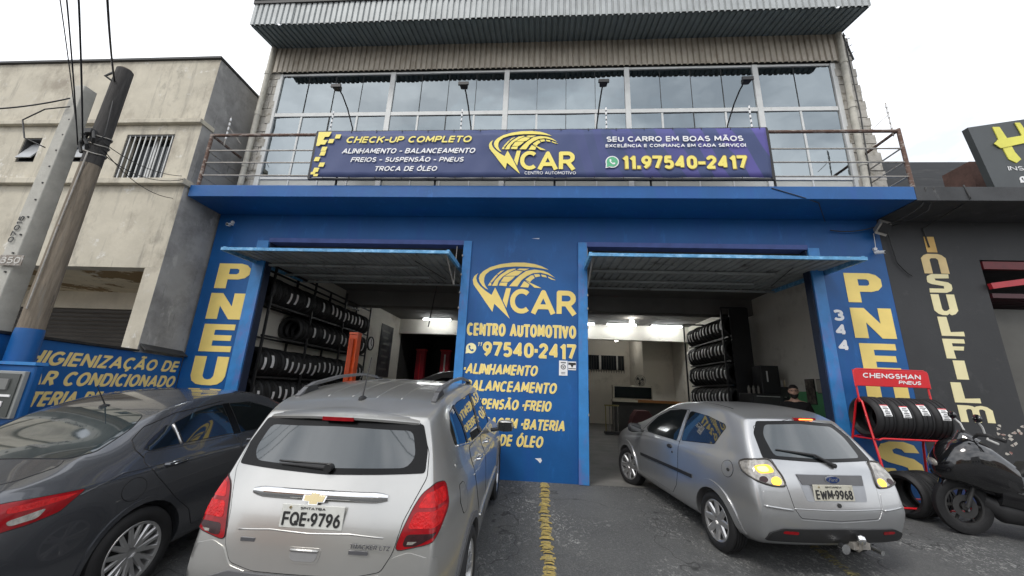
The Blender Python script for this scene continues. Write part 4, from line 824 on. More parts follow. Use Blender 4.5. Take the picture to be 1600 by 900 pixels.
# ================================================================ CARS
def catmull(me, lv):
    o = bpy.data.objects.new('t', me); COL.objects.link(o); mo = o.modifiers.new('s', 'SUBSURF'); mo.levels = lv; mo.render_levels = lv
    r = bpy.data.meshes.new_from_object(o.evaluated_get(bpy.context.evaluated_depsgraph_get())); COL.objects.unlink(o); bpy.data.objects.remove(o); return r
def make_body(st, scale, cols=(-1, -.82, -.42, .42, .82, 1), rbow=.10, fbow=.22, crown=None, wells=(), well_r=.37, lv=3, rc={}, ec=.55, fc={}):
    """box-lattice cage of a car: st = stations rear to front, each (y or y-per-row, w-per-row, z-per-row); returns shell mesh and a BVH of it"""
    st2 = []
    for (y, w, z) in st:                       # a middle row in the glass keeps the flanks taut
        y = list(y) if isinstance(y, (list, tuple)) else [y] * len(w)
        st2.append((y[:6] + [(y[5] + y[6]) / 2] + y[6:], w[:6] + [(w[5] + w[6]) / 2 + .018] + w[6:], z[:6] + [(z[5] + z[6]) / 2] + z[6:]))
    st = st2
    sx, sy, sz = scale; ns, nr, nc = len(st), len(st[0][1]), len(cols); V = []; idx = {}
    def pos(i, j, k):
        y, w, z = st[i][0], st[i][1], st[i][2]; y = y[j] if isinstance(y, (list, tuple)) else y; t = cols[k]; q = 1 - t * t
        X, Y, Z = w[j] * t, y, z[j]
        if i == 0: Y -= rbow * q
        if i == ns - 1: Y += fbow * q
        if j == nr - 1: Z += (crown[i] if crown else .05) * q
        return (X * sx, Y * sy, Z * sz)
    def id_(i, j, k):
        if (i, j, k) not in idx: idx[(i, j, k)] = len(V); V.append(pos(i, j, k))
        return idx[(i, j, k)]
    F = []
    for i in range(ns - 1):
        for j in range(nr - 1):
            F.append((id_(i, j, 0), id_(i, j + 1, 0), id_(i + 1, j + 1, 0), id_(i + 1, j, 0)))
            F.append((id_(i, j, nc - 1), id_(i + 1, j, nc - 1), id_(i + 1, j + 1, nc - 1), id_(i, j + 1, nc - 1)))
        for k in range(nc - 1):
            F.append((id_(i, nr - 1, k), id_(i, nr - 1, k + 1), id_(i + 1, nr - 1, k + 1), id_(i + 1, nr - 1, k)))
            F.append((id_(i, 0, k), id_(i + 1, 0, k), id_(i + 1, 0, k + 1), id_(i, 0, k + 1)))
    for j in range(nr - 1):
        for k in range(nc - 1):
            F.append((id_(0, j, k), id_(0, j, k + 1), id_(0, j + 1, k + 1), id_(0, j + 1, k)))
            F.append((id_(ns - 1, j, k), id_(ns - 1, j + 1, k), id_(ns - 1, j + 1, k + 1), id_(ns - 1, j, k + 1)))
    cm = mesh(V, F); inv = {v: k for k, v in idx.items()}
    at = cm.attributes.new('crease_edge', 'FLOAT', 'EDGE')
    for e_ in cm.edges:
        (i, j, k), (i2, j2, k2) = inv[e_.vertices[0]], inv[e_.vertices[1]]; c = 0
        if j == j2 and k == k2 and k in (0, nc - 1): c = rc.get(j, 0)                 # along the flank
        if i == i2 and i in (0, ns - 1) and k == k2 and k in (0, nc - 1): c = ec      # vertical corners
        if i == i2 and i == 0 and j == j2: c = fc.get(j, 0)                            # across the tail
        at.data[e_.index].value = c
    fine = catmull(cm.copy(), lv + 1); me = catmull(cm, lv)
    bv = BVHTree.FromPolygons([v.co.copy() for v in fine.vertices], [tuple(p.vertices) for p in fine.polygons])
    # wheel wells cut from the solid
    o = bpy.data.objects.new('t', me); COL.objects.link(o); tmp = []
    me.materials.append(None); me.materials.append(None)
    for (wy, wx) in wells:
        for s_ in (-1, 1):
            c = MB(); x0, x1 = sorted((s_ * wx, s_ * 1.3)); c.lathe([(x0, 0), (x0, well_r), (x1, well_r), (x1, 0)], 48, 'x', (0, wy * sy, well_r - .045 + .0))
            bm = bmesh.new(); bm.from_mesh(c.me()); bmesh.ops.remove_doubles(bm, verts=bm.verts, dist=1e-5); bmesh.ops.recalc_face_normals(bm, faces=bm.faces)
            cm = bpy.data.meshes.new('c'); bm.to_mesh(cm); bm.free(); cm.materials.append(None); cm.materials.append(None)
            for p in cm.polygons: p.material_index = 1
            co = bpy.data.objects.new('c', cm); COL.objects.link(co); tmp.append(co)
            b_ = o.modifiers.new('b', 'BOOLEAN'); b_.operation = 'DIFFERENCE'; b_.object = co; b_.solver = 'EXACT'
    r = bpy.data.meshes.new_from_object(o.evaluated_get(bpy.context.evaluated_depsgraph_get()))
    for x in tmp + [o]: COL.objects.unlink(x); bpy.data.objects.remove(x)
    r.materials.clear(); r.shade_smooth(); r.set_sharp_from_angle(angle=rad(42))
    return r, bv
def chaikin(p, n=2):
    """rounds the corners of an outline by a small radius"""
    r0 = (0, .022, .042)[min(n, 2)]; out_ = []; m = len(p)
    for i in range(m):
        a, b_, c = Vector(p[i - 1]), Vector(p[i]), Vector(p[(i + 1) % m]); r1 = min(r0, (a - b_).length * .42); r2 = min(r0, (c - b_).length * .42)
        p1 = b_ + (a - b_).normalized() * r1; p2 = b_ + (c - b_).normalized() * r2
        for t in (0, .33, .67, 1): out_.append(tuple(p1 * (1 - t) ** 2 + b_ * 2 * t * (1 - t) + p2 * t * t))
    return out_
def chaikin_old(p, n=2):
    for _ in range(n):
        q = []
        for i in range(len(p)):
            a, b_ = Vector(p[i]), Vector(p[(i + 1) % len(p)]); q += [tuple(a.lerp(b_, .25)), tuple(a.lerp(b_, .75))]
        p = q
    return p
class Proj:
    """drops flat outlines onto a body along a direction: 'rear' (x,z), 'left'/'right' (y,z), 'top' (x,y), or a yaw angle"""
    def __init__(s, bv, kind, yaw=None, org=(0, 0, 0)):
        s.bv = bv; s.o = Vector(org)
        if yaw is not None: s.dir = Vector((math.sin(yaw), math.cos(yaw), 0)); s.u = Vector((math.cos(yaw), -math.sin(yaw), 0)); s.v = Vector((0, 0, 1))
        elif kind == 'rear': s.dir = Vector((0, 1, 0)); s.u = Vector((1, 0, 0)); s.v = Vector((0, 0, 1))
        elif kind == 'right': s.dir = Vector((-1, 0, 0)); s.u = Vector((0, 1, 0)); s.v = Vector((0, 0, 1))
        elif kind == 'left': s.dir = Vector((1, 0, 0)); s.u = Vector((0, 1, 0)); s.v = Vector((0, 0, 1))
        elif kind == 'top': s.dir = Vector((0, 0, -1)); s.u = Vector((1, 0, 0)); s.v = Vector((0, 1, 0))
    def hit(s, a, b, off):
        p = s.o + s.u * a + s.v * b; h, nn, _, _ = s.bv.ray_cast(p - s.dir * 6, s.dir)
        if h is None or (h - p).length > 6: h, nn, _, _ = s.bv.find_nearest(p)
        if h is None: return p
        return h - s.dir * off
    def pt(s, a, b, off=0): return s.hit(a, b, off)
    def patch(s, poly, off=.004, step=.035, rim=.012, smooth=2):
        if smooth: poly = chaikin(poly, smooth)
        P = []
        for i in range(len(poly)):
            a, b_ = Vector(poly[i]), Vector(poly[(i + 1) % len(poly)]); n = max(1, int((b_ - a).length / step))
            P += [a.lerp(b_, k / n) for k in range(n)]
        n = len(P); x0, x1 = min(p.x for p in P), max(p.x for p in P); y0, y1 = min(p.y for p in P), max(p.y for p in P); pts = list(P)
        def inside(q):
            c = False
            for i in range(n):
                a, b_ = P[i], P[i - 1]
                if (a.y > q.y) != (b_.y > q.y) and q.x < (b_.x - a.x) * (q.y - a.y) / (b_.y - a.y) + a.x: c = not c
            return c
        yy = y0 + step * .5
        while yy < y1:
            xx = x0 + step * .5
            while xx < x1:
                q = Vector((xx, yy))
                if inside(q) and min((q - p).length for p in P) > step * .45: pts.append(q)
                xx += step
            yy += step
        r = delaunay_2d_cdt(pts, [(i, (i + 1) % n) for i in range(n)], [], 1, 1e-7)
        V = [s.hit(p.x, p.y, off) for p in r[0]]; F = [tuple(f) for f in r[2]]
        flip = False
        if F:
            tot = sum((((V[f[1]] - V[f[0]]).cross(V[f[2]] - V[f[0]])).dot(s.dir)) for f in F); flip = tot > 0
        F = [f[::-1] if flip else f for f in F]
        ed = {}
        for f in F:
            for i in range(len(f)): ed[(f[i], f[(i + 1) % len(f)])] = 1
        be = [(a, b_) for (a, b_) in ed if (b_, a) not in ed]; ids = sorted({a for a, b_ in be} | {b_ for a, b_ in be}); mp_ = {}
        for q in ids: mp_[q] = len(V); V.append(V[q] + s.dir * rim)
        side = [(b_, a, mp_[a], mp_[b_]) for a, b_ in be]
        m_ = MB(); m_.add(V, F); m_.add([V[i] for i in range(len(V))], side); return m_
    def line(s, pts, r=.004, off=.002, closed=False, step=.04):
        P = []
        for i in range(len(pts) - (0 if closed else 1)):
            a, b_ = Vector(pts[i]), Vector(pts[(i + 1) % len(pts)]); n = max(1, int((b_ - a).length / step)); P += [a.lerp(b_, k / n) for k in range(n)]
        if not closed: P.append(Vector(pts[-1]))
        return MB().tube([s.hit(p.x, p.y, off) for p in P], r, 6, closed=closed)
def pose(x, y, z, h, pit):
    f = Vector((math.sin(h) * math.cos(pit), math.cos(h) * math.cos(pit), math.sin(pit))); r = Vector((math.cos(h), -math.sin(h), 0)); u = r.cross(f)
    return Matrix(((r.x, f.x, u.x, x), (r.y, f.y, u.y, y), (r.z, f.z, u.z, z), (0, 0, 0, 1)))
def wheel(car, x, y, z, R, rimr, wdt, style, steer=0):
    """tyre with tread and sidewall, alloy rim as sub-part; outer face towards sign(x)"""
    s_ = 1 if x > 0 else -1; t_ = Matrix.Translation((x, y, z)) @ Matrix.Rotation(steer, 4, 'Z')
    def tf(m_): m_.v = [tuple(t_ @ Vector((p[0] * s_, p[1], p[2]))) for p in m_.v]; m_.f = [f if s_ > 0 else f[::-1] for f in m_.f]; return m_
    h = wdt / 2; pr = [(-h * .8, rimr), (-h, rimr + .03), (-h * 1.03, (R + rimr) / 2), (-h * .92, R - .025), (-h * .78, R - .006)]
    for g in (-.5, -.17, .17, .5): pr += [(h * (g - .07), R), (h * (g - .05), R - .009), (h * (g + .05), R - .009), (h * (g + .07), R)]
    pr += [(h * .78, R - .006), (h * .92, R - .025), (h * 1.03, (R + rimr) / 2), (h, rimr + .03), (h * .9, rimr + .008), (h * .8, rimr)]
    w_ = tf(MB().lathe(pr, 48, 'x')).build('wheel', rubber, car, True, 35, local=True)
    m_ = MB(); m_.lathe([(h * .86, rimr + .006), (h * .90, rimr), (h * .82, rimr - .018), (h * .2, rimr - .03), (-h * .8, rimr - .03), (-h * .8, rimr)], 48, 'x')
    m_.lathe([(h * .60, 0), (h * .60, .035), (h * .52, .06), (h * .3, .065), (h * .3, 0)], 20, 'x')
    n_, tw = style
    for k in range(n_):
        for dd in ((-tw, tw) if tw else (0,)):
            a0 = 2 * math.pi * k / n_; a1 = a0 + dd; wd0, wd1 = (.024, .017) if tw else (.042, .034); rr = rimr - .008
            d0 = Vector((0, math.cos(a0), math.sin(a0))); d1 = Vector((0, math.cos(a1), math.sin(a1))); p0 = d0 * .04 + Vector((h * .56, 0, 0)); p1 = d1 * rr + Vector((h * .72, 0, 0))
            ax = (p1 - p0).normalized(); sd_ = ax.cross(Vector((1, 0, 0))).normalized()
            m_.add([p0 - sd_ * wd0, p0 + sd_ * wd0, p1 + sd_ * wd1, p1 - sd_ * wd1] + [q + Vector((.014, 0, 0)) for q in (p0 - sd_ * wd0 * .6, p0 + sd_ * wd0 * .6, p1 + sd_ * wd1 * .6, p1 - sd_ * wd1 * .6)],
                   [(0, 3, 2, 1), (4, 5, 6, 7), (0, 1, 5, 4), (1, 2, 6, 5), (2, 3, 7, 6), (3, 0, 4, 7)])
    rm = bpy.data.objects.new('rim', None)
    me = tf(m_).me(True, 30); rm = link('rim', me, alloy, w_, True); tf(MB().lathe([(h * .15, .0), (h * .15, rimr * .72), (h * .05, rimr * .72), (h * .05, 0)], 32, 'x')).build('brake_disc', dark_m, w_, True, 30, local=True)
    return w_
def mirror(car, x, y, z, mt):
    s_ = 1 if x > 0 else -1; m_ = MB(); m_.tube([(x - s_ * .16, y + .02, z - .05), (x - s_ * .04, y + .02, z - .03)], .022, 8); m_.build('mirror_foot', plast, car, True, 40, local=True)
    rings = []
    for t, k in ((0, .35), (.02, .8), (.05, 1), (.09, .95), (.12, .7), (.135, .3)):
        rings.append([(x + s_ * .02 + .105 * k * math.copysign(abs(math.cos(a)) ** .7, math.cos(a)), y + t, z + .072 * k * math.copysign(abs(math.sin(a)) ** .7, math.sin(a))) for a in [i * math.pi / 8 for i in range(16)]])
    mo = MB().loft(rings).build('mirror', mt, car, True, 50, local=True)
    MB().add([(x + s_ * .02 - .085, y - .001, z - .052), (x + s_ * .02 + .085, y - .001, z - .052), (x + s_ * .02 + .085, y - .001, z + .052), (x + s_ * .02 - .085, y - .001, z + .052)], [(0, 1, 2, 3)]).build('mirror_glass', glass, mo, local=True)
def antenna(car, P, h=.35, back=-.12):
    a = bpy.data.objects.new('antenna', None)
    m_ = MB(); p = Vector(P); m_.loft([[p + Vector((.028 * c * k, .05 * s_ * k, zz)) for c, s_ in [(math.cos(t), math.sin(t)) for t in [i * math.pi / 5 for i in range(10)]]] for k, zz in ((1, -.01), (.9, .012), (.4, .022))]); m_.tube([p + Vector((0, 0, .015)), p + Vector((0, back, h))], [.006, .003], 6)
    m_.build('antenna', plast, car, True, 40, local=True)
def plate(car, pj, cx, cz, s, town, w_=.40, h_=.13, off=.012, mt=plate_m):
    c = pj.hit(cx, cz, off); a = pj.hit(cx, cz + .06, off); v = (a - c).normalized(); v = (v + Vector((0, 0, 1)) * 1.5).normalized(); u = Vector((1, 0, 0)); nn = u.cross(v)
    ob = MB().obox(c, u * w_ / 2, nn * .004, v * h_ / 2).build('number_plate', mt, car, local=True, bevel=.003); P = c + nn * .0045
    text(s, -w_ * .46, w_ * .46, -h_ * .40, h_ * .18, P, u, v, ink, ob, bold=.035, local=True, d=.003)
    text(town, -w_ * .20, w_ * .20, h_ * .30, h_ * .40, P, u, v, ink, ob, bold=.02, local=True, d=.003)
    MB().tube([P + u * (-w_ * .36) + v * h_ * .36, P + u * (-w_ * .36) + v * h_ * .36 + nn * .005], .008, 10).build('plate_seal', gold, ob, local=True)
    return ob
# ---------------------------------------------------------------- silver SUV (left bay)
suv = thing('silver_suv', None, 'silver compact SUV seen from behind, parked nose in before the left bay', 'car', mat=pose(-1.385, 2.67, -.364, -.019, .098))
SS = (.985, .985, 1.0)
st = [
 ([.14, .03, .0, .05, .11, .17, .36], [.60, .72, .765, .765, .745, .71, .60], [.26, .36, .66, .90, 1.05, 1.17, 1.56]),
 ([.30, .30, .32, .34, .38, .42, .56], [.72, .845, .875, .87, .845, .79, .655], [.24, .34, .64, .90, 1.05, 1.17, 1.62]),
 ([.80] * 7, [.78, .905, .925, .905, .885, .83, .655], [.22, .31, .62, .88, 1.04, 1.15, 1.665]),
 (1.35, [.78, .89, .905, .90, .885, .84, .66], [.21, .29, .60, .86, 1.02, 1.11, 1.69]),
 (2.0, [.78, .89, .905, .90, .885, .84, .66], [.21, .29, .60, .86, 1.00, 1.08, 1.68]),
 (2.55, [.78, .90, .91, .90, .885, .84, .64], [.21, .29, .60, .86, .99, 1.06, 1.60]),
 (3.0, [.78, .90, .92, .90, .88, .83, .68], [.21, .30, .60, .86, .97, 1.03, 1.28]),
 (3.36, [.78, .90, .92, .90, .87, .80, .66], [.22, .31, .60, .85, .96, 1.01, 1.10]),
 (3.85, [.76, .88, .90, .88, .85, .78, .62], [.22, .32, .60, .83, .93, .98, 1.05]),
 ([4.1, 4.16, 4.2, 4.18, 4.14, 4.08, 3.98], [.66, .78, .82, .80, .77, .72, .56], [.26, .36, .60, .78, .87, .92, .97])]
smesh, sbv = make_body(st, SS, rbow=.09, wells=((.80, .60), (3.36, .60)), well_r=.40, crown=[.03, .035, .04, .045, .045, .04, .03, .03, .03, .03], rc={0: .5, 4: .35, 5: .35, 7: .45}, fc={2: .5, 4: .2, 5: .4, 7: .8})
link('body', smesh, [silver, dark_m], suv, True)

# ---------------------------------------------------------------- silver hatchback (right bay)
hat = thing('silver_hatchback', None, 'small silver three door hatchback with lit amber indicators entering the right bay', 'car', mat=pose(2.957, 4.502, -.199, -.193, .062))
KS = (1.06, .958, 1.047)
st = [
 ([.14, .03, .0, .05, .10, .17, .46], [.62, .73, .77, .77, .74, .69, .53], [.26, .34, .58, .80, .93, 1.02, 1.36]),
 ([.32, .32, .32, .34, .38, .44, .66], [.70, .81, .83, .82, .80, .74, .56], [.24, .32, .56, .80, .93, 1.02, 1.405]),
 (.80, [.72, .81, .835, .825, .81, .76, .58], [.22, .29, .54, .79, .92, 1.00, 1.435]),
 (1.25, [.72, .80, .82, .82, .81, .77, .585], [.21, .27, .53, .78, .91, .985, 1.45]),
 (1.75, [.72, .80, .82, .82, .81, .77, .575], [.21, .27, .53, .78, .90, .97, 1.43]),
 (2.2, [.72, .80, .82, .82, .81, .77, .57], [.21, .27, .53, .78, .89, .955, 1.30]),
 (2.65, [.72, .81, .83, .82, .80, .76, .62], [.21, .28, .53, .77, .87, .93, 1.10]),
 (3.14, [.72, .81, .83, .82, .78, .72, .60], [.22, .29, .53, .75, .84, .89, .96]),
 (3.55, [.68, .78, .81, .79, .75, .69, .56], [.23, .31, .52, .70, .78, .83, .88]),
 ([3.70, 3.78, 3.82, 3.80, 3.76, 3.70, 3.62], [.58, .70, .73, .71, .68, .62, .48], [.27, .34, .52, .65, .72, .76, .80])]
kmesh, kbv = make_body(st, KS, rbow=.08, wells=((.69, .58), (3.14, .58)), well_r=.345, crown=[.02, .03, .04, .045, .04, .035, .03, .03, .03, .03], rc={0: .5, 4: .3, 5: .35, 7: .4}, ec=.35, fc={2: .4, 5: .4, 7: .8})
link('body', kmesh, [silver2, dark_m], hat, True)

# ---------------------------------------------------------------- dark sedan (left)
sed = thing('dark_sedan', None, 'dark grey metallic sedan at the far left with red wraparound tail light', 'car', mat=pose(-4.13, 2.40, -.372, .012, .100))
CS = (1.0, .96, .985)
st = [
 ([.16, .03, .0, .04, .07, .12, .24], [.70, .84, .88, .86, .83, .76, .66], [.26, .36, .64, .90, 1.00, 1.05, 1.085]),
 ([.34, .34, .34, .36, .38, .42, .50], [.76, .90, .92, .90, .88, .81, .66], [.24, .34, .62, .88, .99, 1.05, 1.115]),
 (.80, [.78, .90, .925, .915, .90, .83, .645], [.22, .30, .60, .86, .98, 1.05, 1.17]),
 (1.12, [.78, .895, .92, .912, .895, .84, .60], [.21, .29, .59, .85, .97, 1.04, 1.31]),
 (1.55, [.78, .885, .905, .905, .89, .84, .585], [.20, .27, .58, .84, .96, 1.03, 1.455]),
 (2.15, [.78, .88, .90, .90, .885, .83, .585], [.20, .27, .58, .83, .95, 1.01, 1.485]),
 (2.75, [.78, .88, .90, .90, .88, .825, .575], [.20, .27, .58, .82, .93, .99, 1.43]),
 (3.25, [.78, .885, .91, .90, .88, .82, .62], [.20, .28, .58, .81, .92, .97, 1.17]),
 (3.72, [.78, .89, .92, .90, .87, .79, .64], [.21, .29, .58, .80, .89, .93, 1.0]),
 (4.2, [.74, .86, .89, .87, .83, .75, .6], [.22, .31, .56, .74, .82, .86, .90]),
 ([4.46, 4.54, 4.6, 4.57, 4.52, 4.45, 4.35], [.62, .74, .78, .76, .72, .66, .5], [.26, .34, .55, .68, .74, .78, .81])]
cmesh, cbv = make_body(st, CS, rbow=.12, wells=((1.02, .60), (3.72, .60)), well_r=.385, crown=[.015, .02, .025, .035, .04, .045, .04, .03, .03, .03, .03], rc={0: .5, 4: .4, 5: .35, 7: .4}, ec=.35, fc={2: .4, 7: .7})
link('body', cmesh, [gun, dark_m], sed, True)
# ---------------------------------------------------------------- car details dropped onto the shells
def panel(name, car, pj, poly, mt, off=.003, gap=.0035, smooth=2, step=.035, label=None, seam=True):
    o = pj.patch(poly, off, step, .010, smooth).build(name, mt, car, True, 50, local=True)
    if seam: pj.line(chaikin(poly, smooth) if smooth else poly, gap, off - .003, True).build('panel_gap', seam_m, o, True, local=True)
    if label: o['label'] = label
    return o
def to_yaw(pts, yaw): c, s_ = math.cos(yaw), math.sin(yaw); return [(x * c - y * s_, z) for x, y, z in pts]
def mir(p): return [(-a, b) for a, b in p][::-1]
# ================ SUV
rear, right, left, top = (Proj(sbv, k) for k in ('rear', 'right', 'left', 'top'))
panel('tailgate', suv, rear, [(-.46, .75), (-.30, .72), (.30, .72), (.47, .75), (.525, .84), (.56, 1.0), (.66, 1.22), (.645, 1.36), (.55, 1.54), (-.55, 1.54), (-.645, 1.36), (-.66, 1.22), (-.56, 1.0), (-.525, .84)], silver, smooth=1)
bmp = panel('rear_bumper', suv, rear, [(-.80, .36), (.80, .36), (.80, .60), (.78, .80), (.62, .845), (.53, .82), (.47, .735), (.30, .705), (-.30, .705), (-.46, .735), (-.53, .82), (-.62, .845), (-.78, .80), (-.80, .60)], silver, off=.006, smooth=1, seam=False)
rear.patch([(-.80, .30), (.80, .30), (.82, .56), (.60, .66), (.45, .715), (-.45, .715), (-.60, .66), (-.82, .56)], .022, .05, .02, 1).build('bumper_skirt', plast_g, suv, True, 40, local=True)
panel('rear_window', suv, rear, [(-.645, 1.245), (0, 1.225), (.645, 1.245), (.635, 1.38), (.575, 1.53), (0, 1.548), (-.575, 1.53), (-.635, 1.38)], frit, off=.008, smooth=1, seam=False)
rear.patch([(-.52, 1.275), (0, 1.262), (.52, 1.275), (.565, 1.34), (.515, 1.49), (0, 1.505), (-.515, 1.49), (-.565, 1.34)], .0105, .04, .002, 2).build('window_glass', glass_r, suv, True, local=True)
# roof spoiler lip with brake light
m_ = MB(); rows = []
for i in range(25):
    t = -1 + i / 12; x = t * .545; yb = .30 + .10 * t * t; z = 1.585 - .035 * t * t
    rows.append([(x, yb - .085, z - .028), (x, yb - .09, z - .012), (x, yb - .04, z + .012), (x, yb + .12, z + .03), (x, yb + .12, z - .03), (x, yb - .01, z - .035)])
m_.loft(rows).build('roof_spoiler', silver, suv, True, 50, local=True)
m_ = MB(); m_.loft([[(x, .203 + .1 * (x / .545) ** 2, z) for z in (1.548, 1.572)] + [(x, .23 + .1 * (x / .545) ** 2, z) for z in (1.572, 1.548)] for x in (-.11, -.05, 0, .05, .11)]).build('brake_light', red_l, suv, local=True)
# chrome bar, badge, plate, grip
m_ = MB(); cs_ = [rear.pt(-.445 + .89 * k / 24, 1.115, .004) for k in range(25)]
m_.loft([[p + Vector((0, -.030 * math.cos(t) * e_, .034 * math.sin(t) * e_)) for t in [(-90 + 180 * q / 8) * math.pi / 180 for q in range(9)]] for p, e_ in zip(cs_, [.55, .85] + [1] * 21 + [.85, .55])]); m_.build('chrome_strip', chrome, suv, True, 70, local=True)
def flat_poly(pj, poly, off, mt, name, car, rim=.006): return pj.patch(poly, off, .03, rim, 0).build(name, mt, car, False, local=True)
bx, bz = -.01, 1.108
tie = lambda s_: [(bx - .088 * s_, bz - .016 * s_), (bx - .088 * s_, bz + .020 * s_), (bx - .035 * s_, bz + .022 * s_), (bx - .035 * s_, bz + .038 * s_), (bx + .035 * s_, bz + .038 * s_), (bx + .035 * s_, bz + .022 * s_), (bx + .095 * s_, bz + .022 * s_), (bx + .082 * s_, bz - .020 * s_), (bx + .035 * s_, bz - .022 * s_), (bx + .035 * s_, bz - .038 * s_), (bx - .035 * s_, bz - .038 * s_), (bx - .035 * s_, bz - .020 * s_)]
flat_poly(rear, tie(.84), .037, chrome, 'badge', suv); flat_poly(rear, tie(.72), .040, gold, 'badge', suv)
plate(suv, rear, 0, 1.01, 'FQE·9796', 'SP·ITATIBA', off=.014)
rear.patch([(-.09, .775), (.09, .775), (.105, .855), (-.105, .855)], .006, .02, .004, 1).build('grip_surround', silver, suv, True, 40, local=True)
rear.patch([(-.075, .788), (.075, .788), (.088, .835), (-.088, .835)], .009, .02, .003, 1).build('tailgate_grip', M('shaded_grip', (.30, .30, .30), .4, .4), suv, True, 40, local=True)
rear.line([(-.085, .842), (.085, .842)], .007, .012).build('grip_lip', silver, suv, True, local=True)
rear.line([(-.46, .915), (-.25, .93), (0, .922), (.25, .93), (.46, .915)], .006, .001).build('tailgate_crease', silver, suv, True, local=True)
P0 = rear.pt(.27, .865, .006); text('TRACKER LTZ', 0, .25, 0, .026, P0, (1, 0, 0), (0, -.12, 1), grey_t, suv, bold=.03, shear=.2, local=True, d=.004, name='model_lettering')
P0 = rear.pt(.27, .838, .006); boxo('small_badge', .27, .385, P0.y - .004, P0.y + .002, .835, .855, grey_t, suv, local=True)
P0 = rear.pt(-.40, .865, .006); boxo('small_badge', -.42, -.33, P0.y - .004, P0.y + .01, .862, .882, grey_t, suv, local=True)
# wiper
P0, P1 = rear.pt(.02, 1.268, .03), rear.pt(-.33, 1.275, .03)
m_ = MB(); m_.tube([P0, P0.lerp(P1, .4) + Vector((0, -.006, .004)), P1], [.017, .013, .005], 8); m_.tube([P0 + Vector((.0, .02, 0)), P0 + Vector((0, -.022, 0))], .026, 12); m_.build('wiper', plast, suv, True, 40, local=True)
rear.line([(-.34, 1.288), (.03, 1.285)], .006, .018).build('wiper_blade', plast, suv, True, local=True)
# tail lamps wrap the corners
TL = [(.70, .20, 1.185), (.76, .33, 1.165), (.80, .28, 1.03), (.79, .10, .92), (.75, .04, .885), (.53, 0, .85), (.555, .04, .95), (.60, .09, 1.06), (.645, .14, 1.14)]
for s_ in (1, -1):
    yw = rad(-38) * s_; pj = Proj(sbv, None, yw); a = to_yaw([(x * s_, y, z) for x, y, z in TL], yw)
    panel('tail_light', suv, pj, a, red_l, off=.008, smooth=2, step=.025)
    cx, cz = sum(p[0] for p in a) / len(a), sum(p[1] for p in a) / len(a)
    low = [(x + (cx - x) * .12, z + (cz - z) * .08) for x, z in a]
    lam = [p for p in low]
    hi = [(x, z) for x, z in low if z > 1.0]; 
    def band(z0, z1, ins):      # horizontal slice of the lamp outline
        L_, R_ = [], []
        for z in (z0, z1):
            xs = []
            for i in range(len(a)):
                (xa, za), (xb, zb) = a[i - 1], a[i]
                if (za > z) != (zb > z): xs.append(xa + (z - za) / (zb - za) * (xb - xa))
            L_.append((min(xs) + ins, z)); R_.append((max(xs) - ins, z))
        return [L_[0], R_[0], R_[1], L_[1]]
    pj.patch(band(1.065, 1.145, .022), .0105, .02, .002, 1).build('lamp_segment', red_l2, suv, True, local=True)
    pj.patch(band(.962, 1.045, .022), .0105, .02, .002, 1).build('lamp_segment', red_l2, suv, True, local=True)
    pj.patch(band(.875, .935, .03), .0105, .02, .002, 1).build('reversing_lens', smoke_l, suv, True, local=True)
    pj.patch([(p[0] * .35 + q_[0] * .65, p[1] * .35 + q_[1] * .65) for p, q_ in zip(band(.885, .925, .05), [band(.885, .925, .05)[0]] * 4)], .012, .02, .001, 0).build('reversing_lens', clear_l, suv, True, local=True)
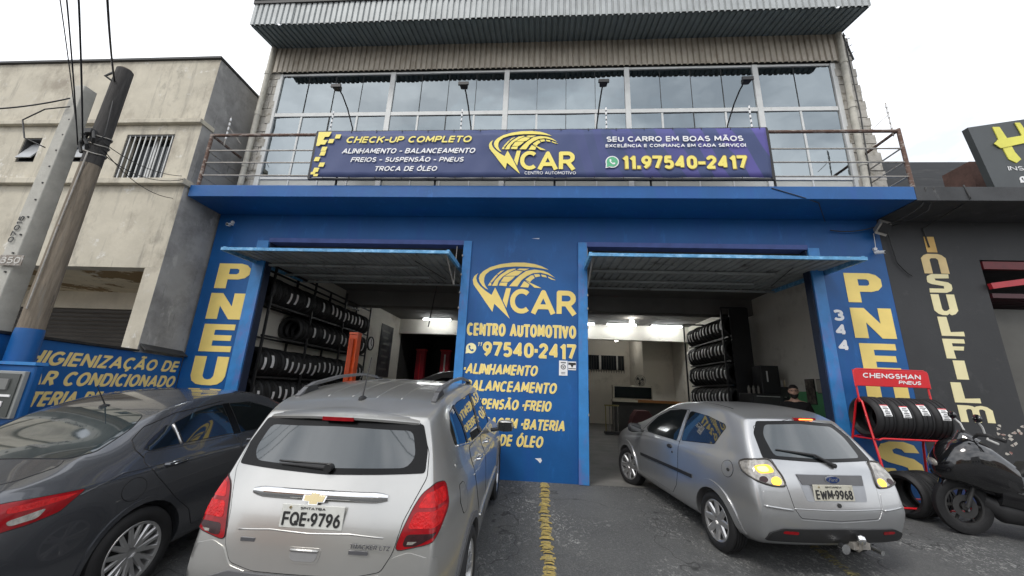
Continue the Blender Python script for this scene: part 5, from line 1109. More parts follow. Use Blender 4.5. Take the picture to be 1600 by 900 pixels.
# flanks, both sides
for pj, sd_ in ((right, 1), (left, -1)):
    # dark glass band from quarter window to front door, then the pillars over it
    panel('side_glass', suv, pj, [(.62, 1.335), (.60, 1.44), (.70, 1.565), (1.0, 1.60), (1.6, 1.605), (2.1, 1.575), (2.55, 1.44), (2.86, 1.22), (2.84, 1.15), (1.9, 1.19), (1.2, 1.235), (.85, 1.275)], glass, off=.004, smooth=1)
    for q_ in ([(.98, 1.255), (1.03, 1.252), (1.0, 1.42), (.86, 1.60), (.81, 1.59), (.94, 1.42)], [(1.66, 1.20), (1.78, 1.195), (1.72, 1.61), (1.62, 1.61)], [(2.58, 1.165), (2.62, 1.163), (2.52, 1.45), (2.48, 1.48)]):
        pj.patch(q_, .008, .03, .004, 0).build('window_pillar', frit, suv, True, local=True)
    pj.line([(.66, 1.315), (1.2, 1.228), (1.9, 1.182), (2.86, 1.143)], .009, .004).build('window_trim', chrome if sd_ > 0 else alloy, suv, True, local=True)
    rd_ = panel('door', suv, pj, [(1.06, 1.22), (1.70, 1.185), (1.70, .36), (1.28, .36), (1.24, .62), (1.10, .80), (1.00, 1.0)], silver, smooth=1)
    fd_ = panel('door', suv, pj, [(1.73, 1.183), (2.78, 1.14), (2.84, .9), (2.82, .36), (1.73, .36)], silver, smooth=1)
    for o_, y in ((rd_, 1.24), (fd_, 1.93)):
        a, b_ = pj.pt(y, 1.075, .028), pj.pt(y + .17, 1.065, .028); MB().tube([pj.pt(y - .015, 1.075, 0), a, b_, pj.pt(y + .185, 1.065, 0)], .013, 8).build('door_handle', chrome, o_, True, 40, local=True)
    pj.line([(1.22, .60), (2.78, .58)], .014, .006).build('side_moulding', silver, suv, True, local=True)
    pj.line([(.95, 1.02), (1.6, 1.0), (2.8, .96)], .004, .002).build('flank_crease', silver, suv, True, local=True)
    if sd_ > 0: panel('fuel_flap', suv, pj, [(.46, .98), (.50, 1.08), (.60, 1.08), (.66, .97), (.62, .88), (.52, .88)], silver, smooth=1)
    for wy in (.80 * .985, 3.36 * .985):
        arc = [(wy + .435 * math.cos(t), .345 + .435 * math.sin(t)) for t in [k * math.pi / 14 - .05 for k in range(15)]] + [(wy + .385 * math.cos(t), .345 + .385 * math.sin(t)) for t in [math.pi - k * math.pi / 14 for k in range(15)]]
        pj.patch(arc, .014, .04, .03, 0).build('arch_trim', plast_g, suv, True, 40, local=True)
    pj.patch([(1.25, .22), (2.9, .22), (2.9, .35), (1.25, .35)], .010, .05, .02, 0).build('sill_cover', plast_g, suv, True, local=True)
    for wy in (.80, 3.36): wheel(suv, sd_ * .79, wy * .985, .345, .345, .232, .215, (5, .16))
    mirror(suv, sd_ * 1.0, 2.52, 1.13, silver)
    # roof rail on feet
    x = sd_ * .56; pr = [top.pt(x, y, -.0) for y in (.62, .72, .85, 1.3, 1.8, 2.2, 2.38, 2.48)]; hs_ = (.0, .035, .055, .065, .065, .05, .03, 0)
    MB().loft([[p + Vector((a * .018, 0, h + b_ * .013)) for a, b_ in ((-1, -1), (1, -1), (1, 1), (-1, 1))] for p, h in zip(pr, hs_)]).build('roof_rail', M('grey_rail', (.14, .14, .145), .4, .4), suv, True, 60, local=True)
    for y in (.80, 2.3): 
        p = top.pt(x, y, 0); MB().loft([[p + Vector((a * .02, b_ * k, z)) for a, b_ in ((-1, -1), (1, -1), (1, 1), (-1, 1))] for k, z in ((.12, -.01), (.06, .05))]).build('rail_foot', plast, suv, local=True)
panel('windscreen', suv, Proj(sbv, 'top'), [(-.66, 3.1), (0, 3.2), (.66, 3.1), (.56, 2.5), (0, 2.42), (-.56, 2.5)], glass, smooth=1)
for x in (-.30, -.1, .1, .30): top.line([(x, .62), (x * 1.05, 2.3)], .003, .0).build('roof_rib', silver, suv, True, local=True)
antenna(suv, top.pt(0.0, .58, 0), .32, .10)
for s_ in (1, -1):
    pj = Proj(sbv, None, rad(180 + 35 * s_)); 
    Proj(sbv, None, math.pi).patch([(.45 * s_, .78), (.70 * s_, .82), (.72 * s_, .92), (.5 * s_, .88)][::s_], .006, .04, .004, 1).build('headlight', clear_l, suv, True, local=True)
# ================ HATCHBACK
rear, right, left, top = (Proj(kbv, k) for k in ('rear', 'right', 'left', 'top'))
panel('tailgate', hat, rear, [(-.42, .575), (0, .555), (.42, .575), (.475, .66), (.50, .86), (.55, 1.08), (.62, 1.10), (.53, 1.36), (0, 1.455), (-.53, 1.36), (-.62, 1.10), (-.55, 1.08), (-.50, .86), (-.475, .66)], silver2, smooth=1)
panel('rear_bumper', hat, rear, [(-.78, .36), (.78, .36), (.80, .60), (.74, .80), (.53, .80), (.495, .66), (.43, .56), (0, .538), (-.43, .56), (-.495, .66), (-.53, .80), (-.74, .80), (-.80, .60)], silver2, off=.004, smooth=1, seam=False)
rear.patch([(-.74, .345), (.74, .345), (.72, .43), (.60, .475), (0, .482), (-.60, .475), (-.72, .43)], .022, .04, .02, 1).build('bumper_insert', plast, hat, True, 40, local=True)
for s_ in (1, -1): rear.patch([(s_ * .46, .425), (s_ * .61, .43), (s_ * .60, .455), (s_ * .46, .455)][::s_], .026, .02, .003, 1).build('reflector', red_l, hat, True, local=True)
rear.line([(-.76, .67), (-.62, .655), (-.5, .645)], .010, .012).build('bumper_crease', silver2, hat, True, local=True); rear.line([(.76, .67), (.62, .655), (.5, .645)], .010, .012).build('bumper_crease', silver2, hat, True, local=True)
rear.line([(-.48, .655), (0, .645), (.48, .655)], .005, .004).build('tailgate_crease', silver2, hat, True, local=True)
panel('rear_window', hat, rear, [(-.625, 1.075), (0, 1.055), (.625, 1.075), (.575, 1.29), (.47, 1.41), (0, 1.435), (-.47, 1.41), (-.575, 1.29)], frit, off=.007, smooth=1, seam=False)
rear.patch([(-.50, 1.10), (0, 1.085), (.50, 1.10), (.49, 1.28), (.41, 1.38), (0, 1.40), (-.41, 1.38), (-.49, 1.28)], .0095, .04, .002, 2).build('window_glass', glass_r, hat, True, local=True)
m_ = MB(); rows = []
for i in range(25):
    t = -1 + i / 12; x = t * .53; yb = .46 + .14 * t * t; z = 1.452 - .055 * t * t
    rows.append([(x, yb - .075, z - .018), (x, yb - .08, z - .006), (x, yb - .03, z + .012), (x, yb + .12, z + .018), (x, yb + .12, z - .04), (x, yb, z - .03)])
m_.loft(rows).build('roof_spoiler', silver2, hat, True, 50, local=True)
bl_ = MB(); bl_.loft([[(x, .365 + .15 * (x / .53) ** 2, z) for z in (1.432, 1.460)] + [(x, .40 + .1 * (x / .53) ** 2, z) for z in (1.460, 1.432)] for x in (-.02, .06, .13, .20, .28)][:]); o_ = bl_.build('brake_light', red_l, hat, local=True)
bl_ = MB(); bl_.loft([[(x, .357 + .15 * (x / .53) ** 2, z) for z in (1.440, 1.452)] + [(x, .37 + .1 * (x / .53) ** 2, z) for z in (1.452, 1.440)] for x in (.03, .09, .16, .22)]); bl_.build('lit_strip', brake_on, o_, local=True)
rear.patch([(-.33, .72), (.33, .72), (.375, .955), (-.375, .955)], .0045, .03, .003, 1).build('plate_recess', M('shaded_recess', (.33, .34, .36), .4, .5), hat, True, local=True)
rear.patch([(-.34, .865), (.34, .865), (.37, .95), (-.37, .95)], .012, .03, .012, 0).build('garnish', plast_g, hat, True, 40, local=True)
plate(hat, rear, -.03, .80, 'EWM·9968', 'SP·ITAPEVI', .44, .145, off=.012, mt=M('aged_plate_enamel', (.50, .48, .40), .5, spots=[((.25, .22, .15), 18, .55, .7, O1)]))
oc = rear.pt(.0, .915, .016)
for r_, mt_, dy, nm in ((1, chrome, 0, 'badge'), (.86, M('badge_blue', (.01, .03, .12), .2, coat=1), -.004, 'badge')):
    MB().loft([[oc + Vector((.085 * r_ * math.cos(t), dy - k, .036 * r_ * math.sin(t))) for t in [i * math.pi / 12 for i in range(24)]] for k in (0, .006)]).build(nm, mt_, hat, True, 40, local=True)
text('Ford', -.05, .05, -.014, .018, oc + Vector((0, -.0105, 0)), (1, 0, 0), (0, 0, 1), chrome, hat, bold=.01, shear=.35, d=.002, local=True, name='badge_lettering')
MB().tube([rear.pt(-.0, .69, 0), rear.pt(-.0, .69, .012)], .020, 12).build('lock', dark_m, hat, True, 40, local=True)
P0, P1, P2 = rear.pt(.09, 1.035, .03), rear.pt(-.06, 1.12, .035), rear.pt(-.45, 1.155, .02)
m_ = MB(); m_.tube([P0, P1], [.018, .012], 8); m_.tube([P1, P1.lerp(P2, .5), P2], [.012, .011, .007], 8); m_.tube([P0 + Vector((0, .03, 0)), P0 + Vector((0, -.01, 0))], .024, 12); m_.build('wiper', plast, hat, True, 40, local=True)
KT = [(.735, .38, 1.01), (.70, .30, 1.05), (.56, .15, 1.075), (.53, .10, 1.0), (.505, .05, .93), (.495, .02, .84), (.64, .04, .845), (.735, .12, .88), (.765, .28, .93)]
for s_ in (1, -1):
    yw = rad(-36) * s_; pj = Proj(kbv, None, yw); a = to_yaw([(x * s_, y, z) for x, y, z in KT], yw)
    o_ = panel('tail_light', hat, pj, a, clear_l, off=.010, smooth=2, step=.025); o_['label'] = 'tail light glowing amber'
    f = lambda pts: to_yaw([(x * s_, y, z) for x, y, z in pts], yw)
    pj.line(chaikin(a, 2), .010, .010, True).build('lamp_rim', M('lamp_rim', (.05, .045, .04), .3), hat, True, local=True)
    if s_ < 0: pj.patch(f([(.68, .24, 1.005), (.57, .15, 1.03), (.545, .09, .96), (.66, .18, .94)]), .013, .02, .002, 2).build('indicator', amber_on, o_, True, local=True)
    if s_ < 0: pj.patch(f([(.66, .23, 1.00), (.59, .16, 1.015), (.58, .12, .965), (.65, .18, .955)]), .015, .02, .002, 2).build('indicator_glow', amber_hot, o_, True, local=True)
    c_ = f([(.575, .05, .885)])[0]; pj.patch([(c_[0] + .047 * math.cos(t), c_[1] + .040 * math.sin(t)) for t in [i * .6283 for i in range(10)]], .014, .02, .002, 2).build('indicator', M('lit_yellow_lens', (1, .65, .08), .2, emit=((1, .50, .03), 1.2)), o_, True, local=True)
    c_ = f([(.66, .12, .895)])[0]; pj.patch([(c_[0] + .04 * math.cos(t), c_[1] + .03 * math.sin(t)) for t in [i * .6283 for i in range(10)]], .014, .02, .002, 2).build('reversing_lens', smoke_l, o_, True, local=True)
for pj, sd_ in ((left, -1), (right, 1)):
    panel('side_glass', hat, pj, [(1.45, 1.00), (2.28, .975), (2.40, 1.02), (2.22, 1.21), (1.90, 1.345), (1.50, 1.40), (1.43, 1.40)], glass, off=.004, smooth=1)
    panel('side_glass', hat, pj, [(.70, 1.10), (1.33, 1.02), (1.345, 1.03), (1.345, 1.385), (1.30, 1.40), (.95, 1.385), (.64, 1.335), (.60, 1.30)], glass, off=.004, smooth=1)
    panel('door', hat, pj, [(1.36, 1.00), (2.44, .965), (2.50, .85), (2.46, .34), (1.56, .32), (1.43, .45), (1.37, .66)], silver2, smooth=1)
    pj.line([(1.37, .99), (1.36, 1.2), (1.37, 1.41), (1.95, 1.37), (2.28, 1.21), (2.5, .98)], .004, .0).build('door_frame_gap', seam_m, hat, True, local=True)
    pj.patch([(1.05, .635), (2.44, .595), (2.44, .635), (1.05, .675)], .014, .04, .012, 0).build('side_moulding', plast, hat, True, 40, local=True)
    a = pj.pt(1.57, .905, .012); MB().loft([[pj.pt(1.57 + .06 * k * math.cos(t), .905 + .028 * k * math.sin(t), off) for t in [i * math.pi / 6 for i in range(12)]] for k, off in ((1, .004), (.9, .018), (.5, .022))]).build('door_handle', plast, hat, True, 40, local=True)
    MB().tube([pj.pt(1.50, .84, 0), pj.pt(1.50, .84, .01)], .013, 10).build('key_lock', plast, hat, True, 40, local=True)
    if sd_ < 0:
        fc_ = panel('fuel_flap', hat, pj, [(.40 + .085 * math.cos(t), .905 + .085 * math.sin(t)) for t in [i * math.pi / 6 for i in range(12)]], silver2, smooth=1)
        MB().tube([pj.pt(.38, .90, 0), pj.pt(.38, .90, .012)], .018, 10).build('cap_lock', dark_m, fc_, True, 40, local=True)
    for wy in (.69 * .958, 3.14 * .958):
        arc = [(wy + .42 * math.cos(t), .30 + .42 * math.sin(t)) for t in [k * math.pi / 14 - .05 for k in range(15)]] + [(wy + .335 * math.cos(t), .30 + .335 * math.sin(t)) for t in [math.pi - k * math.pi / 14 for k in range(15)]]
        pj.patch(arc, .012, .04, .02, 0).build('arch_flare', silver2, hat, True, 30, local=True)
    wheel(hat, sd_ * .76, .69 * .958, .30, .30, .205, .175, (8, 0)); wheel(hat, sd_ * .765, 3.14 * .958, .30, .30, .205, .175, (8, 0), rad(14))
    mirror(hat, sd_ * .94, 2.42, 1.0, plast)
panel('windscreen', hat, top, [(-.60, 2.70), (0, 2.8), (.60, 2.70), (.50, 2.12), (0, 2.06), (-.50, 2.12)], glass, smooth=1)
top.line([(-.50, .72), (-.52, 1.3), (-.50, 2.0)], .005, 0).build('roof_seam', dark_m, hat, True, local=True)
m_ = MB(); m_.tube([(.14, .10, .30), (.14, -.06, .30), (.14, -.09, .33), (.14, -.10, .40)], .018, 8); m_.build('tow_bar', galv, hat, True, 40, local=True)
m_ = MB(); m_.lathe([(.37, 0), (.378, .03), (.41, .042), (.442, .03), (.45, 0)], 16, 'z', (.14, -.10, 0)); m_.build('tow_ball', chrome, hat, True, 60, local=True)
MB().tube([(-.03, -.055, .325), (-.03, -.10, .325)], .045, 14).build('tow_socket', chrome, hat, True, 40, local=True); boxo('tow_bracket', .08, .26, -.075, .0, .31, .365, galv, hat, local=True)
MB().tube([(.44, .1, .27), (.44, -.03, .26)], .024, 10).build('exhaust_pipe', chrome, hat, True, 40, local=True)
# ================ SEDAN
rear, right, left, top = (Proj(cbv, k) for k in ('rear', 'right', 'left', 'top'))
CT = [(.30, -.02, 1.00), (.60, .02, 1.005), (.83, .16, 1.00), (.86, .32, .985), (.90, .54, .965), (.90, .46, .91), (.90, .40, .865), (.88, .26, .845), (.84, .14, .845), (.6, .03, .86), (.30, -.02, .90)]
cj = {}
for s_ in (1, -1):
    yw = rad(-62) * s_; pj = Proj(cbv, None, yw); a = to_yaw([(x * s_, y, z) for x, y, z in CT[2:9]], yw); a = [to_yaw([(.78 * s_, .08, 1.0)], yw)[0]] + a + [to_yaw([(.78 * s_, .08, .83)], yw)[0]]
    o_ = panel('tail_light', sed, pj, a, red_l, off=.008, smooth=1, step=.025)
    f = lambda pts: to_yaw([(x * s_, y, z) for x, y, z in pts], yw)
    pj.patch(f([(.84, .16, .975), (.88, .36, .965), (.90, .50, .955), (.90, .43, .935), (.86, .30, .93), (.84, .16, .94)]), .011, .02, .002, 1).build('lamp_segment', red_l2, o_, True, local=True)
    pj.patch(f([(.84, .16, .90), (.88, .34, .915), (.87, .30, .868), (.84, .18, .868)]), .011, .02, .002, 1).build('reversing_lens', clear_l, o_, True, local=True)
    rear.patch([(s_ * .80, .84), (s_ * .80, 1.0), (s_ * .5, 1.0), (s_ * .34, .97), (s_ * .34, .92), (s_ * .6, .86)][::-s_], .008, .03, .004, 1).build('tail_light', red_l, sed, True, local=True)
bl = Proj(cbv, 'top')
panel('rear_window', sed, bl, [(-.60, .62), (0, .50), (.60, .62), (.66, .74), (.60, 1.06), (.50, 1.22), (0, 1.30), (-.50, 1.22), (-.60, 1.06), (-.66, .74)], glass_r, off=.005, smooth=2)
panel('boot_lid', sed, bl, [(-.60, .14), (0, .04), (.60, .14), (.66, .30), (.66, .52), (.60, .60), (0, .47), (-.60, .60), (-.66, .52), (-.66, .30)], gun, off=.003, smooth=1)
rear.patch([(-.80, .28), (.80, .28), (.78, .42), (0, .46), (-.78, .42)], .012, .05, .02, 1).build('bumper_skirt', plast, sed, True, local=True)
plate(sed, rear, 0, .78, 'FTR·3041', 'SP·ITATIBA')
panel('windscreen', sed, bl, [(-.64, 3.22), (0, 3.32), (.64, 3.22), (.53, 2.55), (0, 2.48), (-.53, 2.55)], glass, smooth=1)
for pj, sd_ in ((right, 1), (left, -1)):
    panel('side_glass', sed, pj, [(1.03, 1.115), (1.10, 1.165), (1.28, 1.255), (1.32, 1.25), (1.34, 1.09), (1.07, 1.09)], glass, off=.005, smooth=0)
    panel('side_glass', sed, pj, [(1.375, 1.088), (1.36, 1.265), (1.58, 1.325), (1.86, 1.36), (1.93, 1.355), (1.96, 1.06)], glass, off=.005, smooth=0)
    panel('side_glass', sed, pj, [(2.06, 1.05), (2.03, 1.355), (2.32, 1.34), (2.62, 1.24), (2.92, 1.09), (2.96, 1.0), (2.4, 1.03)], glass, off=.005, smooth=0)
    pj.patch([(1.965, 1.05), (2.055, 1.045), (2.025, 1.36), (1.935, 1.362)], .006, .03, .003, 0).build('door_pillar', frit, sed, True, local=True)
    pj.line([(1.345, 1.085), (1.345, 1.255)], .010, .006).build('window_pillar', alloy, sed, True, local=True)
    rd_ = panel('door', sed, pj, [(1.02, 1.08), (1.98, 1.035), (1.99, .35), (1.50, .34), (1.43, .50), (1.26, .66), (1.06, .90), (.98, 1.02)], gun, smooth=1)
    pj.line([(1.0, 1.05), (.97, 1.12), (.99, 1.19), (1.12, 1.27), (1.4, 1.345), (1.95, 1.39)], .0045, .001).build('door_frame_gap', seam_m, sed, True, local=True)
    fd_ = panel('door', sed, pj, [(2.01, 1.033), (2.98, .97), (3.08, .80), (3.04, .34), (2.01, .35)], gun, smooth=1)
    for o_, y in ((rd_, 1.15), (fd_, 2.12)):
        MB().tube([pj.pt(y - .015, .965, 0), pj.pt(y, .965, .030), pj.pt(y + .09, .97, .036), pj.pt(y + .18, .968, .028), pj.pt(y + .20, .967, 0)], [.012, .015, .016, .014, .01], 8).build('door_handle', gun, o_, True, 40, local=True)
        pj.line([(y + .03, .960), (y + .15, .962)], .004, .045).build('handle_strip', chrome, o_, True, local=True)
    if sd_ > 0: panel('fuel_flap', sed, pj, [(.88 + .098 * math.cos(t), .85 + .085 * math.sin(t)) for t in [i * math.pi / 6 for i in range(12)]], gun, smooth=1)
    for wy in (1.02 * .96, 3.72 * .96):
        arc = [(wy + .415 * math.cos(t), .335 + .415 * math.sin(t)) for t in [k * math.pi / 14 - .05 for k in range(15)]] + [(wy + .378 * math.cos(t), .335 + .378 * math.sin(t)) for t in [math.pi - k * math.pi / 14 for k in range(15)]]
        pj.patch(arc, .008, .04, .02, 0).build('arch_lip', gun, sed, True, 40, local=True)
        wheel(sed, sd_ * .80, wy, .335, .335, .220, .215, (8, .20))
    mirror(sed, sd_ * 1.0, 2.72, 1.06, gun)
    pj.line([(.5, .93), (.8, .99), (1.6, .955), (2.9, .90)], .005, .001).build('flank_crease', gun, sed, True, local=True)
antenna(sed, top.pt(0, 1.30, 0), .20, -.10)
# ================================================================ TYRES AND RACKS
def tyre_mesh(R=.31, h=.105, rim=.20, name='tyre'):
    pr = [(-h * .72, rim), (-h * .95, rim + .03), (-h * 1.04, (R + rim) / 2), (-h * .95, R - .03), (-h * .8, R - .008)]
    for g in (-.5, 0, .5): pr += [(h * (g - .08), R), (h * (g - .05), R - .010), (h * (g + .05), R - .010), (h * (g + .08), R)]
    pr += [(h * .8, R - .008), (h * .95, R - .03), (h * 1.04, (R + rim) / 2), (h * .95, rim + .03), (h * .72, rim), (h * .6, rim + .02), (h * .7, R - .03), (-h * .7, R - .03), (-h * .6, rim + .02)]
    return MB().lathe(pr, 36, 'x', closed=True).me(True, 35)
def label_mesh(R=.31, h=.105, wd=.075, a=.25):
    m = MB(); n = 5; V = []
    for i in range(n + 1):
        t = -a / R / 2 + a / R * i / n
        for x in (-wd / 2, wd / 2):
            V += [(x, -(R + .002) * math.cos(t), (R + .002) * math.sin(t))]
    m.add(V, [(2 * i, 2 * i + 1, 2 * i + 3, 2 * i + 2) for i in range(n)]); return m.me(True)
tm = tyre_mesh(); tm.materials.append(M('shaded_rubber', (.0045, .0045, .005), .6, var=.3, scale=20)); lm = label_mesh(); lm.materials.append(M('tyre_label', (.80, .80, .80), .5, var=.15, scale=60))  # darker copy of rubber: the dim shop's shade is in its colour
_ts = random.Random(11)
def tyre_at(c, axis, tilt, label, group, mesh_=tm, lab=lm, cat='tyre'):
    """axis = yaw of the tyre's axle; tilt turns the paper label round the tread"""
    o = bpy.data.objects.new('tyre', mesh_); COL.objects.link(o); o.location = c; o.rotation_euler = (tilt, 0, axis); q_ = _ts.uniform(.95, 1.02) if lab is lm else 1; o.scale = (_ts.uniform(.9, 1.05) if lab is lm else 1, q_, q_); tag(o, label, cat, group)
    if lab:
        l_ = bpy.data.objects.new('paper_label', lab); COL.objects.link(l_); l_.parent = o
    return o
lr = thing('tyre_rack', (-5.8, 9.8, 0), 'long black tyre rack along the left wall of the left bay', 'tyre rack')
for y in (7.36, 8.85, 10.4, 12.05):
    for x in (-6.05, -5.56): MB().box(x - .02, x + .02, y - .02, y + .02, 0, 3.95 if y < 12 else 4.2).build('post', black_m, lr)
for z in (.90, 1.52, 2.34, 3.00, 3.80):
    for x in (-5.97, -5.60): MB().box(x - .016, x + .016, 7.36, 12.05, z - .04, z).build('rail', black_m, lr)
for y in (8.85, 12.05): MB().box(-6.03, -5.58, y - .015, y + .015, 4.05, 4.09).build('cross_bar', black_m, lr)
rt = random.Random(5)
rows_ = (('lowest shelf in view', 1.17, 7.47), ('second shelf from below', 1.79, 7.50), ('third shelf from below', 2.61, 8.60), ('top shelf', 3.27, 7.46))
for nm, z, y0 in rows_:
    y = y0
    while y < 11.95:
        show = rt.random() < (.93 if z < 2 else .62)
        tyre_at((-5.80, y, z + .01), rad(90) + rt.uniform(-.04, .04), rt.uniform(-.15, .30), 'new black tyre standing on the %s of the left wall rack' % nm, 'tyres on the %s, left rack' % nm, lab=lm if show else None)
        y += .222
rr = thing('tyre_rack', (5.2, 12, 0), 'tall black tyre rack in the right bay, its side towards the counter', 'tyre rack')
for y in (10.55, 13.3):
    for x in (4.86, 5.50): MB().box(x - .02, x + .02, y - .02, y + .02, 0, 3.86).build('post', black_m, rr)
for z in (1.22, 1.84, 2.46, 3.08):
    for x in (5.0, 5.36): MB().box(x - .016, x + .016, 10.55, 13.3, z - .04, z).build('rail', black_m, rr)
for y in (10.55, 13.3): MB().box(4.86, 5.5, y - .015, y + .015, 3.83, 3.87).build('cross_bar', black_m, rr)
boxo('back_panel', 5.52, 5.56, 10.55, 13.3, 1.0, 3.85, black_m, rr); boxo('end_panel', 5.05, 5.48, 10.52, 10.54, 1.1, 3.82, black_m, rr)
for nm, z in (('lowest', 1.50), ('second', 2.12), ('third', 2.74), ('top', 3.36)):
    for k in range(12): tyre_at((5.18, 10.72 + k * .222, z + rt.uniform(0, .01)), rad(-90) + rt.uniform(-.05, .05), rt.uniform(-.1, .2), 'black tyre on the %s shelf of the tall rack in the right bay' % nm, 'tyres on the %s shelf, right rack' % nm)
# red display stand outside
G = gz(6.4)
ds = thing('tyre_display_stand', (5.4, 6.45, G), 'red tubular tyre display stand with red header sign against the blue pier', 'display stand')
for x in (4.90, 5.93):
    MB().tube([(x, 6.25, G), (x, 6.27, .55), (x, 6.42, 1.50), (x, 6.48, 1.56), (x, 6.54, 1.50), (x, 6.76, .9), (x, 6.86, gz(6.86))], .016, 10).build('side_frame', red_s, ds, True, 60)
    MB().tube([(x, 6.47, 1.5), (x, 6.49, 1.99)], .013, 8).build('header_post', red_s, ds, True, 60)
for y, z in ((6.25, .98), (6.70, .98), (6.28, .08), (6.80, .10)): MB().tube([(4.90, y, z), (4.96, y, z + .02), (5.87, y, z + .02), (5.93, y, z)], .014, 8).build('shelf_rail', red_s, ds, True, 60)
MB().tube([(4.90, 6.25, .98), (4.90, 6.70, .98)], .012, 8).build('side_rail', red_s, ds, True, 60); MB().tube([(5.93, 6.25, .98), (5.93, 6.70, .98)], .012, 8).build('side_rail', red_s, ds, True, 60)
hd = boxo('header_sign', 4.88, 5.95, 6.455, 6.475, 1.74, 1.99, red_s, ds, .008)
MB().tube([(4.88, 6.465, 1.73), (4.88, 6.465, 1.96), (4.93, 6.465, 2.0), (5.90, 6.465, 2.0), (5.95, 6.465, 1.96), (5.95, 6.465, 1.73)], .011, 8).build('header_frame', red_s, ds, True, 60)
HY = (0, 6.452, 0)
text('CHENGSHAN', 5.0, 5.84, 1.865, 1.94, HY, FU, FV, white, hd, bold=.05, shear=.12, d=.003); text('PNEUS', 5.50, 5.83, 1.785, 1.84, HY, FU, FV, white, hd, bold=.05, shear=.25, d=.003)
tb = tyre_mesh(.30, .125, .20); tb.materials.append(rubber); lb_ = label_mesh(.30, .125, .11, .17); lb_.materials.append(white)
mb2 = MB(); 
for i in range(6):
    t = -.26 + .08 * i; w_ = (.04, .03, .035, .02, .04, .03)[i]; r = .3045
    mb2.add([(-w_, -r * math.cos(t), r * math.sin(t)), (w_, -r * math.cos(t), r * math.sin(t)), (w_, -r * math.cos(t + .035), r * math.sin(t + .035)), (-w_, -r * math.cos(t + .035), r * math.sin(t + .035))], [(0, 1, 2, 3)])
lbp = mb2.me(); lbp.materials.append(ink); mb3 = MB(); t = .235; r = .3045
mb3.add([(-.055, -r * math.cos(t), r * math.sin(t)), (.055, -r * math.cos(t), r * math.sin(t)), (.055, -r * math.cos(t + .04), r * math.sin(t + .04)), (-.055, -r * math.cos(t + .04), r * math.sin(t + .04))], [(0, 1, 2, 3)]); lbr = mb3.me(); lbr.materials.append(red_s)
for k, (nm, tl) in enumerate((('leftmost', .38), ('second from left', .34), ('third from left', .48), ('rightmost', .30))):
    o_ = tyre_at((5.03 + k * .262, 6.475, 1.285), rt.uniform(-.03, .03), -tl, 'new tyre with white paper label on the red stand, %s of four' % nm, 'tyres on the red stand', tb, lb_)
    for c_, nn in ((lbp, 'label_print'), (lbr, 'label_band')):
        q_ = bpy.data.objects.new(nn, c_); COL.objects.link(q_); q_.parent = o_
for k, (x, y, a) in enumerate(((5.28, 6.42, .32), (5.56, 6.50, .30))):
    tyre_at((x, y, gz(y) + .305), a, 0, ('tyre standing on the ground under the red stand, the nearer one', 'tyre on the ground under the red stand, behind the nearer tyre')[k], None, tb, None)

# ================================================================ THINGS INSIDE THE SHOP
for i, (x0, x1, y, nm) in enumerate(((-4.92, -3.73, 15.66, 'lit fluorescent tube on the ceiling of the left bay'), (1.05, 2.20, 15.66, 'lit fluorescent tube partly hidden behind the blue centre pier'), (2.70, 3.88, 15.68, 'lit fluorescent tube in the right bay, left of the bulb'), (4.48, 5.69, 15.74, 'lit fluorescent tube in the right bay nearest the tyre rack'))):
    t_ = thing('ceiling_light', ((x0 + x1) / 2, y, 4.24), nm, 'ceiling light', 'lit tubes inside the shop')
    boxo('fitting', x0, x1, y - .06, y + .06, 4.22, 4.268, white, t_); MB().tube([(x0 + .02, y, 4.19), (x1 - .02, y, 4.19)], .03, 10).build('tube', tube_m, t_)
for x, y, z, nm in ((3.44, 14.57, 4.20, 'bare lit bulb on the ceiling between the two tubes of the right bay'), (3.75, 19.2, 4.12, 'bare lit bulb in the rear room behind the beam')):
    t_ = thing('ceiling_bulb', (x, y, 4.26), nm, 'light bulb'); MB().tube([(x, y, z + .05), (x, y, 4.268)], [.05, .07], 10).build('socket', white, t_)
    MB().lathe([(-.14, 0), (-.12, .05), (-.07, .075), (-.02, .06), (.03, .035), (.05, 0)], 16, 'z', (x, y, z)).build('bulb', bulb_m, t_, True)
lf = thing('car_lift', (-4.1, 8.3, 0), 'bright orange lift post in the left bay behind the silver suv', 'car lift')
MB().box(-4.18, -4.02, 8.22, 8.38, 0, 2.50).build('column', orange, lf, bevel=.012); MB().box(-4.195, -4.165, 8.21, 8.39, 0, 2.5).build('column_flange', orange, lf); MB().box(-4.035, -4.005, 8.21, 8.39, 0, 2.5).build('column_flange', orange, lf)
MB().box(-4.20, -4.0, 8.2, 8.4, 2.502, 2.55).build('top_plate', orange, lf); MB().box(-4.14, -4.06, 8.14, 8.19, .2, 2.4).build('screw_guard', M('deep_orange', (.5, .06, .01), .5), lf)
for a in (-.5, .5): MB().obox((-4.1 + a, 8.6, .42), (.5, .35 * (1 if a > 0 else -1), 0), (.02, .04, 0), (0, 0, .04)).build('lift_arm', orange, lf)
for x, nm in ((-5.45, 'left'), (-4.30, 'right')):
    l_ = thing('car_lift', (x, 17.6, 0), 'dark red lift post deep in the left bay, %s one of the pair' % nm, 'car lift', 'red lifts deep in the left bay')
    MB().box(x - .2, x + .2, 17.5, 17.8, 0, 3.05).build('column', M('lift_red', (.40, .015, .03), .45, emit=None), l_, bevel=.02); MB().box(x - .03, x + .03, 17.46, 17.5, .3, 2.9).build('guide', alu if nm == 'right' else red_s, l_)
    MB().box(x - .24, x + .24, 17.48, 17.82, 3.052, 3.12).build('top_plate', red_s, l_)
rc = thing('red_car', None, 'red car raised on a lift at the back of the left bay', 'car', mat=pose(-1.75, 14.4, .50, rad(-104), 0))
rmesh = kmesh.copy(); link('body', rmesh, [redp, dark_m], rc, True)
